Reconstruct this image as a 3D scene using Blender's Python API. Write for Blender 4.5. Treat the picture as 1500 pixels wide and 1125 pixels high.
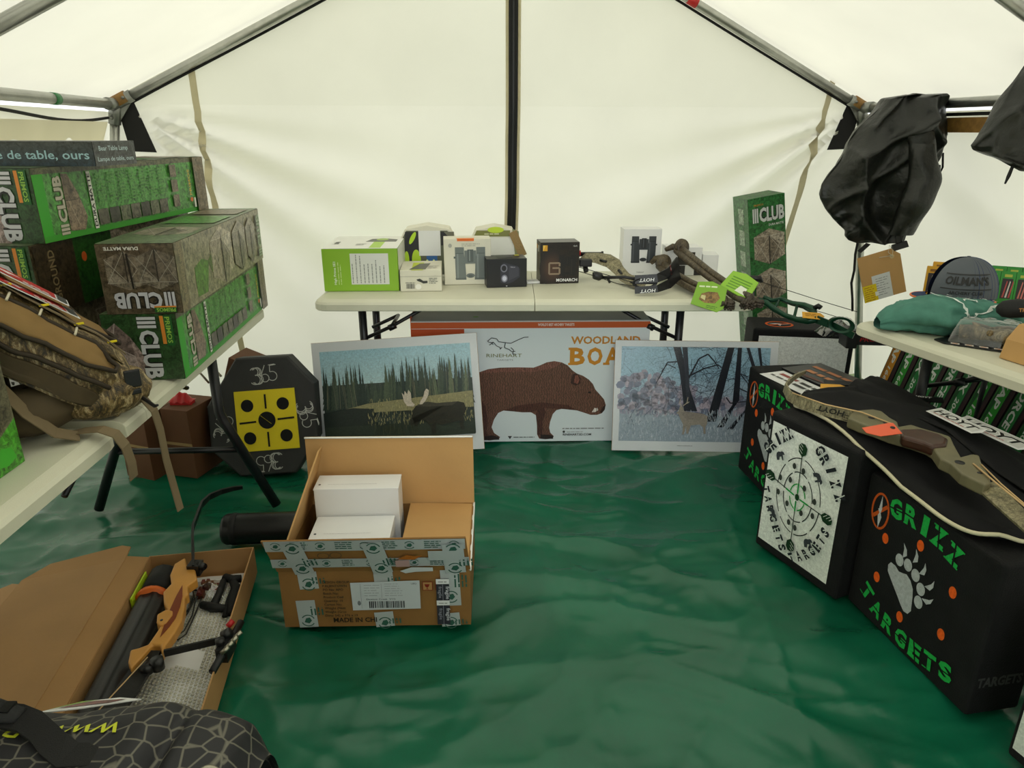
import bpy, math, random
from math import sin, cos, pi, radians as R, sqrt, atan2, hypot
from mathutils import Vector, Matrix, noise
for o in list(bpy.data.objects): bpy.data.objects.remove(o)
SC = bpy.context.scene
COL = SC.collection
V = Vector
random.seed(7)

# ------------------------------------------------------------------ camera, world, lights, exposure
cam = bpy.data.cameras.new('camera'); camo_ = bpy.data.objects.new('camera', cam); COL.objects.link(camo_)
cam.sensor_width = 36.0; cam.lens = 36.0*1035.0/1500.0; cam.clip_start = 0.02
camo_.location = (0, 0, 1.40); camo_.rotation_euler = (R(90-19.7), 0, 0)
SC.camera = camo_
world = bpy.data.worlds.new('world'); SC.world = world; world.use_nodes = True
bg = world.node_tree.nodes['Background']; bg.inputs[0].default_value = (.95, .985, 1.0, 1); bg.inputs[1].default_value = 1.6
sun = bpy.data.lights.new('sun', 'SUN'); sun.energy = 1.0; sun.angle = R(8); sun.color = (1, .96, .88)
so = bpy.data.objects.new('sun', sun); COL.objects.link(so); so.rotation_euler = (R(28), R(-12), 0)
fl = bpy.data.lights.new('camera_flash', 'SPOT'); fl.energy = 62; fl.spot_size = R(54); fl.spot_blend = 1.0; fl.shadow_soft_size = .012; fl.color = (.86, .93, 1.0)
fo = bpy.data.objects.new('camera_flash', fl); COL.objects.link(fo); fo.location = (.0, .03, 1.47); fo.rotation_euler = (R(90-16), 0, R(-5))
SC.view_settings.view_transform = 'Standard'; SC.view_settings.look = 'None'
SC.view_settings.gamma = 1.0; SC.view_settings.use_curve_mapping = False
SC.view_settings.exposure = 0.1
SC.cycles.max_bounces = 8; SC.cycles.diffuse_bounces = 5; SC.cycles.glossy_bounces = 3; SC.cycles.transmission_bounces = 5
SC.cycles.caustics_reflective = False; SC.cycles.caustics_refractive = False
SC.cycles.sample_clamp_indirect = 6.0

# ------------------------------------------------------------------ materials
def srgb(h):
    if isinstance(h, str):
        h = h.lstrip('#'); c = [int(h[i:i+2], 16)/255 for i in (0, 2, 4)]
    else: c = [x/255 for x in h]
    return tuple((x/12.92 if x <= .04045 else ((x+.055)/1.055)**2.4) for x in c)
def nodes(m):
    m.use_nodes = True; nt = m.node_tree
    return nt, nt.nodes['Principled BSDF']
def N(nt, t, **kw):
    n = nt.nodes.new(t)
    for k, v in kw.items():
        if k in n.inputs: n.inputs[k].default_value = v
        else: setattr(n, k, v)
    return n
def coords(nt, scale=1.0, kind='Object'):
    tc = N(nt, 'ShaderNodeTexCoord'); mp = N(nt, 'ShaderNodeMapping')
    mp.inputs['Scale'].default_value = (scale,)*3 if not hasattr(scale, '__len__') else scale
    nt.links.new(tc.outputs[kind], mp.inputs['Vector']); return mp.outputs['Vector']
def ramp(nt, fac, stops, interp='LINEAR'):
    r = N(nt, 'ShaderNodeValToRGB'); cr = r.color_ramp; cr.interpolation = interp
    while len(cr.elements) < len(stops): cr.elements.new(.5)
    for e, (p, c) in zip(cr.elements, stops): e.position = p; e.color = (*c, 1)
    nt.links.new(fac, r.inputs[0]); return r.outputs[0]
def bump(nt, b, h, strength, dist=.01):
    bn = N(nt, 'ShaderNodeBump'); bn.inputs['Strength'].default_value = strength; bn.inputs['Distance'].default_value = dist
    nt.links.new(h, bn.inputs['Height']); nt.links.new(bn.outputs[0], b.inputs['Normal']); return bn
def mat(name, c, rough=.6, metal=0, var=.0, vscale=8, bmp=0, bscale=60, spec=.5, bdist=.004):
    m = bpy.data.materials.new(name); nt, b = nodes(m); c = srgb(c)
    b.inputs['Base Color'].default_value = (*c, 1); b.inputs['Roughness'].default_value = rough; b.inputs['Metallic'].default_value = metal
    b.inputs['Specular IOR Level'].default_value = spec
    if var:
        n = N(nt, 'ShaderNodeTexNoise', Scale=vscale, Detail=6.0); nt.links.new(coords(nt), n.inputs['Vector'])
        nt.links.new(ramp(nt, n.outputs[0], [(.3, tuple(x*(1-var) for x in c)), (.7, tuple(min(1, x*(1+var)) for x in c))]), b.inputs['Base Color'])
    if bmp:
        n2 = N(nt, 'ShaderNodeTexNoise', Scale=bscale, Detail=5.0); nt.links.new(coords(nt), n2.inputs['Vector']); bump(nt, b, n2.outputs[0], bmp, bdist)
    return m
def camo(name, cols, scale=14, rough=.55, stretch=(1, 1, .45), bmp=.15):
    m = bpy.data.materials.new(name); nt, b = nodes(m)
    v = coords(nt, tuple(scale*s for s in stretch))
    n1 = N(nt, 'ShaderNodeTexNoise', Scale=1.0, Detail=7.0, Roughness=.72, Distortion=1.2); nt.links.new(v, n1.inputs['Vector'])
    k = len(cols); st = [(.30+.42*i/(k-1), srgb(c)) for i, c in enumerate(cols)]
    base = ramp(nt, n1.outputs[0], st)
    vo = N(nt, 'ShaderNodeTexVoronoi', Scale=2.6); vo.feature = 'DISTANCE_TO_EDGE'
    ad = N(nt, 'ShaderNodeVectorMath', operation='ADD'); nt.links.new(v, ad.inputs[0]); nt.links.new(n1.outputs[1], ad.inputs[1]); nt.links.new(ad.outputs[0], vo.inputs['Vector'])
    mx = N(nt, 'ShaderNodeMixRGB', blend_type='MULTIPLY'); mx.inputs[0].default_value = .65
    nt.links.new(base, mx.inputs[1]); nt.links.new(ramp(nt, vo.outputs[0], [(.0, (.12, .11, .09)), (.10, (1, 1, 1))]), mx.inputs[2])
    nt.links.new(mx.outputs[0], b.inputs['Base Color']); b.inputs['Roughness'].default_value = rough
    if bmp: bump(nt, b, n1.outputs[0], bmp, .004)
    return m
def inkmat(name, rough=.5, noisy=0, scale=60, spec=.5):
    m = bpy.data.materials.new(name); nt, b = nodes(m)
    a = N(nt, 'ShaderNodeAttribute'); a.attribute_name = 'Col'
    out = a.outputs['Color']
    if noisy:
        n = N(nt, 'ShaderNodeTexNoise', Scale=scale, Detail=8.0, Roughness=.75, Distortion=.8); nt.links.new(coords(nt), n.inputs['Vector'])
        mx = N(nt, 'ShaderNodeMixRGB', blend_type='MULTIPLY'); mx.inputs[0].default_value = 1
        nt.links.new(out, mx.inputs[1]); nt.links.new(ramp(nt, n.outputs[0], [(.36, (1-noisy,)*3), (.62, (1+noisy*.7,)*3)]), mx.inputs[2]); out = mx.outputs[0]
    nt.links.new(out, b.inputs['Base Color']); b.inputs['Roughness'].default_value = rough; b.inputs['Specular IOR Level'].default_value = spec
    return m
INK = inkmat('printed_ink', .45); INKC = inkmat('printed_camo_ink', .33, .80, 58); INKM = inkmat('matte_paint', .75, .22, 90, .25)
INKG = inkmat('picture_ink', .28, .25, 130)

def canvas_mat(name, c, tr, k=.5):
    m = bpy.data.materials.new(name); m.use_nodes = True; nt = m.node_tree; nt.nodes.clear()
    o = N(nt, 'ShaderNodeOutputMaterial'); d = N(nt, 'ShaderNodeBsdfDiffuse'); t = N(nt, 'ShaderNodeBsdfTranslucent'); mx = N(nt, 'ShaderNodeMixShader')
    v = coords(nt, 1.0); n = N(nt, 'ShaderNodeTexNoise', Scale=2.2, Detail=5.0); nt.links.new(v, n.inputs['Vector'])
    cc = srgb(c); tt = srgb(tr)
    nt.links.new(ramp(nt, n.outputs[0], [(.3, tuple(x*.95 for x in cc)), (.7, cc)]), d.inputs[0])
    nt.links.new(ramp(nt, n.outputs[0], [(.3, tuple(x*.93 for x in tt)), (.7, tt)]), t.inputs[0])
    w = N(nt, 'ShaderNodeTexNoise', Scale=260.0, Detail=2.0); nt.links.new(v, w.inputs['Vector'])
    b = N(nt, 'ShaderNodeBump'); b.inputs['Strength'].default_value = .12; b.inputs['Distance'].default_value = .002
    nt.links.new(w.outputs[0], b.inputs['Height']); nt.links.new(b.outputs[0], d.inputs['Normal'])
    mx.inputs[0].default_value = k
    nt.links.new(d.outputs[0], mx.inputs[1]); nt.links.new(t.outputs[0], mx.inputs[2]); nt.links.new(mx.outputs[0], o.inputs[0])
    return m
def clear_mat(name, c=(.9, .92, .93), amt=.8, rough=.12):
    m = bpy.data.materials.new(name); m.use_nodes = True; nt = m.node_tree; nt.nodes.clear()
    o = N(nt, 'ShaderNodeOutputMaterial'); t = N(nt, 'ShaderNodeBsdfTransparent'); g = N(nt, 'ShaderNodeBsdfGlossy'); mx = N(nt, 'ShaderNodeMixShader')
    t.inputs[0].default_value = (*c, 1); g.inputs['Roughness'].default_value = rough
    lw = N(nt, 'ShaderNodeLayerWeight'); lw.inputs[0].default_value = .35
    mm = N(nt, 'ShaderNodeMath', operation='MULTIPLY'); mm.inputs[1].default_value = 1-amt+.35; nt.links.new(lw.outputs['Facing'], mm.inputs[0])
    ad = N(nt, 'ShaderNodeMath', operation='ADD'); ad.inputs[1].default_value = (1-amt)*.4; nt.links.new(mm.outputs[0], ad.inputs[0])
    nt.links.new(ad.outputs[0], mx.inputs[0]); nt.links.new(t.outputs[0], mx.inputs[1]); nt.links.new(g.outputs[0], mx.inputs[2]); nt.links.new(mx.outputs[0], o.inputs[0])
    return m

M = {}
def defm(k, *a, **kw): M[k] = mat(k, *a, **kw)
defm('aluminium_pipe', '#b4b5ae', .34, .85, var=.12, vscale=20)
defm('galvanised_steel', '#8f918c', .42, .8, var=.15, vscale=30)
defm('black_steel', '#15151a', .38, 0, var=.2)
defm('black_plastic', '#141416', .42, 0, bmp=.1, bscale=200)
defm('black_rubber', '#101112', .7, 0, bmp=.2, bscale=150)
defm('table_plastic', '#d3d1bd', .5, 0, var=.05, vscale=5, bmp=.25, bscale=350, bdist=.001)
defm('cardboard', '#ad8454', .75, 0, var=.08, vscale=6, bmp=.1, bscale=90)
defm('cardboard_light', '#bd935c', .75, 0, var=.06, vscale=6, bmp=.1, bscale=90)
defm('cardboard_dark', '#87602f', .75, 0, var=.12, vscale=7, bmp=.1, bscale=90)
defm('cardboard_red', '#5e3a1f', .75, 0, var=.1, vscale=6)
defm('white_card', '#e6e6e6', .5, 0, var=.02)
defm('cream_card', '#dedac9', .5, 0, var=.03)
defm('grey_card', '#a7a7a4', .55, 0, var=.05)
defm('green_card', '#8dbb2f', .45)
defm('orange_card', '#c2521d', .5, var=.05)
defm('dark_card', '#16161a', .35, var=.1)
defm('brown_card', '#231912', .3, var=.25, vscale=12)
defm('foam_black', '#131314', .8, 0, var=.35, vscale=14, bmp=.5, bscale=220, bdist=.003, spec=.3)
defm('foam_white', '#d5d8d2', .75, 0, var=.04, vscale=40, bmp=.35, bscale=160, bdist=.002)
defm('rubber_grey', '#2c2c2c', .7, 0, var=.2, bmp=.25, bscale=160)
defm('yellow_foam', '#e0c912', .65, 0, var=.05, bmp=.2, bscale=120)
defm('black_cloth', '#101012', .8, 0, var=.3, vscale=20, bmp=.35, bscale=400, bdist=.001, spec=.25)
defm('jacket_cloth', '#1b1d19', .40, 0, var=.3, vscale=7, bmp=.45, bscale=16, bdist=.02)
defm('black_web', '#0d0d0e', .75, 0, bmp=.3, bscale=500)
defm('tan_web', '#736349', .8, 0, var=.1, bmp=.4, bscale=500, bdist=.001)
defm('tan_cloth', '#86693d', .85, 0, var=.12, vscale=12, bmp=.3, bscale=260, bdist=.001)
defm('brown_cloth', '#4a3d27', .8, 0, var=.18, vscale=14, bmp=.3, bscale=260, bdist=.001)
defm('dark_piping', '#33291c', .8)
defm('cream_tape', '#c9c2a4', .7, var=.08)
defm('seam_cloth', '#c9bf9d', .8, var=.1)
defm('teal_cloth', '#4a7f71', .88, 0, var=.14, vscale=25, bmp=.3, bscale=180, bdist=.002)
defm('cap_grey', '#5b6068', .85, 0, var=.1, bmp=.3, bscale=300, bdist=.001)
defm('cap_navy', '#26365c', .85, 0, var=.1, bmp=.5, bscale=260, bdist=.002)
defm('orange_plastic', '#e06a1c', .5)
defm('red_plastic', '#b3181c', .45)
defm('lime_plastic', '#b8d520', .5)
defm('wood_pale', '#c98f42', .4, 0, var=.12, vscale=9)
defm('wood_red', '#7a3413', .35, 0, var=.15, vscale=12)
defm('wood_grip', '#3f2419', .3, 0, var=.3, vscale=30)
defm('olive_metal', '#6d674d', .45, 0, var=.12, vscale=20)
defm('green_metal', '#12402c', .3, .3, var=.15)
defm('brown_rubber', '#3b3126', .6, 0, var=.25, vscale=40)
defm('white_plastic', '#e8e8e4', .4)
defm('string_pale', '#c9a878', .7)
defm('string_dark', '#22221f', .6)
defm('twine', '#cfc7b0', .8)
defm('grommet_metal', '#a8a393', .3, .9)
defm('tape_green', '#2f7a45', .5)
defm('tape_red', '#c0201f', .5)
defm('pad_brown', '#8a6630', .6, var=.25, vscale=40)
defm('corrugated', '#9b8156', .85, 0, bmp=.8, bscale=160)
M['canvas_roof'] = canvas_mat('canvas_roof', '#ece9da', '#f0ecd8', .50)
M['canvas_wall'] = canvas_mat('canvas_wall', '#ebe8da', '#f5f1de', .56)
M['canvas_flap'] = canvas_mat('canvas_flap', '#efe9d2', '#f4eed4', .6)
M['camo_brown'] = camo('camo_brown', ['#15120d', '#3b3022', '#6b5a3f', '#a08c66', '#2e2a1c'])
M['camo_pack'] = camo('camo_pack', ['#120f0a', '#3a2f1c', '#7b643b', '#c2ae86', '#2d3318'], 46)
M['camo_box'] = camo('camo_box', ['#1b1a14', '#4b4536', '#746b57', '#948b74', '#4d4a38'], 16)
M['camo_green'] = camo('camo_green', ['#10200f', '#23471f', '#2f6b2a', '#4b5f3a', '#1b2a16'], 20)
M['camo_stick'] = camo('camo_stick', ['#1a1610', '#3d3426', '#564a37', '#6d604a', '#2c2519'], 60)
M['camo_bow'] = camo('camo_bow', ['#3b3626', '#6d664c', '#8a8264', '#a39a78', '#4f4834'], 40)
M['clear_plastic'] = clear_mat('clear_plastic', (.93, .95, .95), .72, .1)
M['clear_film'] = clear_mat('clear_film', (.97, .98, .99), .9, .16)
M['bubble'] = mat('bubble', '#cfccbc', .22, 0, var=.08, vscale=30)
def tarp_mat():
    m = bpy.data.materials.new('green_tarp'); nt, b = nodes(m)
    v = coords(nt)
    n = N(nt, 'ShaderNodeTexNoise', Scale=3.0, Detail=7.0); nt.links.new(v, n.inputs['Vector'])
    nt.links.new(ramp(nt, n.outputs[0], [(.3, srgb('#0c523b')), (.7, srgb('#11664a'))]), b.inputs['Base Color'])
    b.inputs['Roughness'].default_value = .27; b.inputs['Specular IOR Level'].default_value = .5
    n2 = N(nt, 'ShaderNodeTexNoise', Scale=4.0, Detail=4.0, Distortion=.6); nt.links.new(v, n2.inputs['Vector'])
    n3 = N(nt, 'ShaderNodeTexNoise', Scale=300.0, Detail=2.0); nt.links.new(v, n3.inputs['Vector'])
    ad = N(nt, 'ShaderNodeMath', operation='MULTIPLY_ADD'); ad.inputs[1].default_value = .04
    nt.links.new(n3.outputs[0], ad.inputs[0]); nt.links.new(n2.outputs[0], ad.inputs[2])
    bump(nt, b, ad.outputs[0], .30, .012)
    return m
M['green_tarp'] = tarp_mat()
M['grass_ground'] = mat('grass_ground', '#5d6a3c', .9, 0, var=.4, vscale=5)
def hexbag():
    m = bpy.data.materials.new('hex_nylon'); nt, b = nodes(m); v = coords(nt, 26.0)
    vo = N(nt, 'ShaderNodeTexVoronoi', Scale=1.0, Randomness=.62); vo.feature = 'DISTANCE_TO_EDGE'; nt.links.new(v, vo.inputs['Vector'])
    nt.links.new(ramp(nt, vo.outputs[0], [(.0, srgb('#6d6a5f')), (.035, srgb('#5a574e')), (.06, srgb('#1c1c20'))]), b.inputs['Base Color'])
    b.inputs['Roughness'].default_value = .6
    n = N(nt, 'ShaderNodeTexNoise', Scale=8.0); nt.links.new(coords(nt), n.inputs['Vector']); bump(nt, b, n.outputs[0], .5, .02)
    return m
M['hex_nylon'] = hexbag()
def fur():
    m = inkmat('boar_relief_ink', .42, .35, 90); nt = m.node_tree; b = nt.nodes['Principled BSDF']
    w = N(nt, 'ShaderNodeTexWave', Scale=55.0, Distortion=9.0, Detail=4.0); w.inputs['Detail Scale'].default_value = 1.2
    nt.links.new(coords(nt, (.5, 1.2, 1)), w.inputs['Vector']); 
    mx = N(nt, 'ShaderNodeMixRGB', blend_type='MULTIPLY'); mx.inputs[0].default_value = .55
    src = b.inputs['Base Color'].links[0].from_socket
    nt.links.new(src, mx.inputs[1]); nt.links.new(ramp(nt, w.outputs[0], [(.1, (.5, .47, .45)), (.8, (1.5, 1.42, 1.38))]), mx.inputs[2]); nt.links.new(mx.outputs[0], b.inputs['Base Color'])
    return m
M['boar_ink'] = fur()

# ------------------------------------------------------------------ mesh builder
class MB:
    def __init__(s): s.v = []; s.f = []; s.m = []; s.sm = []
    def add(s, vs, fs, m=0, smooth=False):
        o = len(s.v); s.v += [tuple(v) for v in vs]
        for f in fs: s.f.append(tuple(i+o for i in f)); s.m.append(m); s.sm.append(smooth)
        return s
    def box(s, a, b, m=0, mx=None):
        x0, y0, z0 = a; x1, y1, z1 = b
        vs = [V(p) for p in ((x0, y0, z0), (x1, y0, z0), (x1, y1, z0), (x0, y1, z0), (x0, y0, z1), (x1, y0, z1), (x1, y1, z1), (x0, y1, z1))]
        if mx is not None: vs = [mx @ v for v in vs]
        return s.add(vs, [(0, 3, 2, 1), (4, 5, 6, 7), (0, 1, 5, 4), (1, 2, 6, 5), (2, 3, 7, 6), (3, 0, 4, 7)], m)
    def prism(s, poly, z0, z1, m=0, mx=None, smooth=False):
        n = len(poly); vs = [V((x, y, z0)) for x, y in poly]+[V((x, y, z1)) for x, y in poly]
        if mx is not None: vs = [mx @ v for v in vs]
        return s.add(vs, [tuple(range(n-1, -1, -1)), tuple(range(n, 2*n))]+[(i, (i+1) % n, n+(i+1) % n, n+i) for i in range(n)], m, smooth)
    def loft(s, rings, m=0, caps=True, smooth=True, closed=True):
        n = len(rings[0]); vs = [p for r in rings for p in r]; fs = []
        for i in range(len(rings)-1):
            for j in range(n if closed else n-1):
                k = (j+1) % n; fs.append((i*n+j, i*n+k, (i+1)*n+k, (i+1)*n+j))
        if caps and closed: fs.append(tuple(range(n-1, -1, -1))); fs.append(tuple((len(rings)-1)*n+j for j in range(n)))
        return s.add(vs, fs, m, smooth)
    def tube(s, pts, r, n=10, m=0, caps=True, flat=None, up=None):
        pts = [V(p) for p in pts]; k = len(pts); rr = r if hasattr(r, '__len__') else [r]*k; rings = []
        pu = None
        for i, p in enumerate(pts):
            t = (pts[min(i+1, k-1)]-pts[max(i-1, 0)]).normalized()
            if pu is None:
                a = V(up) if up else (V((0, 0, 1)) if abs(t.z) < .9 else V((1, 0, 0)))
            else: a = pu
            if up: a = V(up)
            u = (a-t*a.dot(t)).normalized(); w = t.cross(u); pu = u
            fa = flat if flat else 1.0
            rings.append([p+u*(cos(2*pi*j/n)*rr[i]*fa)+w*(sin(2*pi*j/n)*rr[i]) for j in range(n)])
        return s.loft(rings, m, caps)
    def ribbon(s, pts, wdir, w, t, m=0):
        """strap of width w and thickness t along pts; wdir = vector(s) across"""
        pts = [V(p) for p in pts]; k = len(pts); rings = []
        for i, p in enumerate(pts):
            tn = (pts[min(i+1, k-1)]-pts[max(i-1, 0)]).normalized()
            a = V(wdir[i] if hasattr(wdir[0], '__len__') else wdir); a = (a-tn*a.dot(tn)).normalized(); nn = tn.cross(a)
            ww = w[i] if hasattr(w, '__len__') else w
            rings.append([p-a*ww/2-nn*t/2, p+a*ww/2-nn*t/2, p+a*ww/2+nn*t/2, p-a*ww/2+nn*t/2])
        return s.loft(rings, m, True, False)
    def lathe(s, prof, n=20, m=0, mx=None):
        rings = []
        for r, z in prof:
            ring = [V((r*cos(2*pi*j/n), r*sin(2*pi*j/n), z)) for j in range(n)]
            rings.append([mx @ p for p in ring] if mx is not None else ring)
        return s.loft(rings, m)
    def grid(s, fn, nu, nv, m=0, smooth=True):
        vs = [fn(i/nu, j/nv) for j in range(nv+1) for i in range(nu+1)]; w = nu+1
        return s.add(vs, [(j*w+i, j*w+i+1, (j+1)*w+i+1, (j+1)*w+i) for j in range(nv) for i in range(nu)], m, smooth)
    def obj(s, name, mats, parent=None, bevel=0, seg=2, subsurf=0, mesh=None):
        me = bpy.data.meshes.new(name); me.from_pydata(s.v, [], s.f); 
        if not isinstance(mats, (list, tuple)): mats = [mats]
        for m in mats: me.materials.append(M[m] if isinstance(m, str) else m)
        me.polygons.foreach_set('material_index', s.m); me.polygons.foreach_set('use_smooth', s.sm); me.update()
        o = bpy.data.objects.new(name, me); COL.objects.link(o)
        if parent is not None: o.parent = parent
        if bevel:
            b = o.modifiers.new('bevel', 'BEVEL'); b.width = bevel; b.segments = seg; b.limit_method = 'ANGLE'; b.angle_limit = R(40)
        if subsurf:
            q = o.modifiers.new('subsurf', 'SUBSURF'); q.levels = subsurf; q.render_levels = subsurf
        return o
def tag(o, label=None, cat=None, group=None, kind=None):
    if label: o['label'] = label
    if cat: o['category'] = cat
    if group: o['group'] = group
    if kind: o['kind'] = kind
    return o
def thing(name, label, cat, loc=(0, 0, 0), rot=(0, 0, 0), group=None, mx=None):
    o = bpy.data.objects.new(name, None); COL.objects.link(o); o.empty_display_size = .05
    if mx is not None: o.matrix_world = mx
    else: o.location = loc; o.rotation_euler = tuple(R(a) for a in rot)
    return tag(o, label, cat, group)
def frame(o, x, y, z=None):
    """matrix with origin o and unit axes x, y (z = x cross y)"""
    x = V(x).normalized(); y = V(y); y = (y-x*y.dot(x)).normalized(); zz = x.cross(y)
    return Matrix((( x.x, y.x, zz.x, o[0]), (x.y, y.y, zz.y, o[1]), (x.z, y.z, zz.z, o[2]), (0, 0, 0, 1)))

def rebase(t, base):
    t.location = base
    for ch in t.children: ch.location = ch.location-V(base)
    return t
# ------------------------------------------------------------------ flat print (lettering, pictures, labels)
_tc = {}
def glyphs(txt, bold):
    key = (txt, bold)
    if key not in _tc:
        cu = bpy.data.curves.new('t', 'FONT'); cu.body = txt; cu.size = 1.0; cu.offset = bold; cu.resolution_u = 2
        ob = bpy.data.objects.new('t', cu); COL.objects.link(ob)
        dg = bpy.context.evaluated_depsgraph_get(); me = bpy.data.meshes.new_from_object(ob.evaluated_get(dg))
        vs = [(v.co.x, v.co.y) for v in me.vertices]; fs = [tuple(p.vertices) for p in me.polygons]
        bpy.data.objects.remove(ob); bpy.data.curves.remove(cu); bpy.data.meshes.remove(me)
        xs = [v[0] for v in vs] or [0]; ys = [v[1] for v in vs] or [0]
        _tc[key] = (vs, fs, min(xs), max(xs), min(ys), max(ys))
    return _tc[key]
class Pr:
    dz = .00016
    def __init__(s): s.v = []; s.f = []; s.c = []; s.mi = []; s.L = 0
    def raw(s, vs, fs, c, m=0, L=None):
        if L is None: s.L += 1; L = s.L
        s.L = max(s.L, L)
        o = len(s.v); s.v += [(x, y, L) for x, y in vs]; cc = srgb(c)
        for f in fs: s.f.append(tuple(i+o for i in f)); s.c.append(cc); s.mi.append(m)
    def poly(s, P, c, m=0, L=None): s.raw(P, [tuple(range(len(P)))], c, m, L)
    def rect(s, x0, y0, x1, y1, c, m=0, L=None): s.poly([(x0, y0), (x1, y0), (x1, y1), (x0, y1)], c, m, L)
    def ell(s, x, y, rx, ry, c, m=0, n=20, rot=0, L=None):
        ca, sa = cos(R(rot)), sin(R(rot)); P = []
        for i in range(n):
            a = 2*pi*i/n; ux, uy = rx*cos(a), ry*sin(a); P.append((x+ux*ca-uy*sa, y+ux*sa+uy*ca))
        s.poly(P, c, m, L)
    def ring(s, x, y, rx, ry, w, c, m=0, n=40, a0=0, a1=360, L=None):
        vs = []; fs = []
        for i in range(n+1):
            a = R(a0+(a1-a0)*i/n); vs += [(x+(rx-w/2)*cos(a), y+(ry-w/2)*sin(a)), (x+(rx+w/2)*cos(a), y+(ry+w/2)*sin(a))]
        for i in range(n): fs.append((2*i, 2*i+1, 2*i+3, 2*i+2))
        s.raw(vs, fs, c, m, L)
    def line(s, P, w, c, m=0, L=None, w1=None):
        if L is None: s.L += 1; L = s.L
        k = len(P)-1
        for i in range(k):
            (x0, y0), (x1, y1) = P[i], P[i+1]; d = hypot(x1-x0, y1-y0) or 1e-9
            wa = w if w1 is None else w+(w1-w)*i/k; wb = w if w1 is None else w+(w1-w)*(i+1)/k
            nx, ny = -(y1-y0)/d, (x1-x0)/d
            s.raw([(x0+nx*wa/2, y0+ny*wa/2), (x0-nx*wa/2, y0-ny*wa/2), (x1-nx*wb/2, y1-ny*wb/2), (x1+nx*wb/2, y1+ny*wb/2)], [(0, 1, 2, 3)], c, m, L)
    def dline(s, P, w, c, step=.008, m=0):
        Q = []
        for (x0, y0), (x1, y1) in zip(P, P[1:]):
            n = max(1, int(hypot(x1-x0, y1-y0)/step)); Q += [(x0+(x1-x0)*i/n, y0+(y1-y0)*i/n) for i in range(n)]
        s.line(Q+[P[-1]], w, c, m)
    def text(s, t, x, y, h, c, w=None, rot=0, bold=.0, shear=0, al='l', mirror=False, m=0, L=None, outline=None):
        """cap height h, optional total width w, anchored at baseline; al l/c/r"""
        vs, fs, x0, x1, y0, y1 = glyphs(t, bold)
        _, _, _, _, cy0, cy1 = glyphs('H', bold); k = h/(cy1-cy0); kx = k if w is None else w/((x1-x0) or 1)
        W = (x1-x0)*kx; off = {'l': 0, 'c': -W/2, 'r': -W}[al]; ca, sa = cos(R(rot)), sin(R(rot)); out = []
        for a, b in vs:
            ux = (a-x0)*kx+off; uy = (b-cy0)*k; ux += shear*uy
            if mirror: ux = -ux
            out.append((x+ux*ca-uy*sa, y+ux*sa+uy*ca))
        if mirror: fs = [tuple(reversed(f)) for f in fs]
        if outline: s.text(t, x, y, h, outline, w, rot, bold+.055, shear, al, mirror, m)
        s.raw(out, fs, c, m, L)
    def lines(s, x, y, w, n, lh, c, th=None, seed=1, rag=.35, rot=0):
        """small unreadable print: rows of short dashes"""
        rnd = random.Random(seed); s.L += 1; L = s.L; ca, sa = cos(R(rot)), sin(R(rot)); th = th or lh*.42
        for i in range(n):
            px = 0; end = w*(1-rag*rnd.random())
            while px < end:
                d = min(end-px, lh*(.6+2.2*rnd.random()))
                P = [(px, -i*lh), (px+d, -i*lh), (px+d, -i*lh+th), (px, -i*lh+th)]
                s.poly([(x+a*ca-b*sa, y+a*sa+b*ca) for a, b in P], c, 0, L); px += d+lh*.35
    def bars(s, x, y, w, h, c, seed=3, rot=0):
        rnd = random.Random(seed); s.L += 1; L = s.L; px = 0; ca, sa = cos(R(rot)), sin(R(rot))
        while px < w:
            d = w*rnd.choice((.012, .02, .03)); P = [(px, 0), (min(w, px+d), 0), (min(w, px+d), h), (px, h)]
            s.poly([(x+a*ca-b*sa, y+a*sa+b*ca) for a, b in P], c, 0, L); px += d+w*rnd.choice((.012, .02, .028))
    def build(s, name, parent, o=(0, 0, 0), x=(1, 0, 0), y=(0, 1, 0), mats=None, lift=.0009, warp=None):
        me = bpy.data.meshes.new(name); x = V(x); y = V(y); n = x.cross(y).normalized(); o = V(o)
        if warp: vs = [warp(a, b, lift+L*s.dz) for a, b, L in s.v]
        else: vs = [o+x*a+y*b+n*(lift+L*s.dz) for a, b, L in s.v]
        me.from_pydata([tuple(v) for v in vs], [], s.f)
        at = me.color_attributes.new('Col', 'FLOAT_COLOR', 'CORNER'); data = []
        for p, c in zip(me.polygons, s.c): data += [c[0], c[1], c[2], 1.0]*p.loop_total
        at.data.foreach_set('color', data)
        for m in (mats or [INK, INKC]): me.materials.append(m)
        me.polygons.foreach_set('material_index', s.mi); me.update()
        ob = bpy.data.objects.new(name, me); COL.objects.link(ob); ob.parent = parent
        return ob
# ------------------------------------------------------------------ the tent
PSI = R(7.873); XL, XR, YB, YF, ZE, ZR = -1.285, 2.297, 3.582, -1.7, 1.512, 2.389; XC = (XL+XR)/2
def T(x, y, z): return V((x*cos(PSI)-y*sin(PSI), x*sin(PSI)+y*cos(PSI), z))
def roofz(x): return ZR-(ZR-ZE)*abs(x-XC)/((XR-XL)/2)
def splay(z): return .20*max(0, ZE-z)
def back_y(x, z):
    y = YB+.035+.10*max(0, ZE-z)
    for cx, sg in ((XL, 1), (XR, -1)):
        dx = (x-cx)*sg; dz = ZE-z; r = hypot(dx, dz); th = math.degrees(atan2(dz, max(dx, 1e-4)))
        if r > 1e-3:
            wnd = max(0, sin(pi*min(1, max(0, (th-2)/62))))
            y += .05*min(1, r/.3)*math.exp(-r/1.1)*sin(th*.38+.4*sg)*wnd
    y += .014*sin(x*2.1+.6)*sin(z*1.9+.3)+.006*sin(x*5.7+z*3.1)
    y += .028*noise.noise(V((x*.8, z*.9, 3.1)))
    return y
def S_(o): return tag(o, kind='structure')
TH = R(0)
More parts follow.
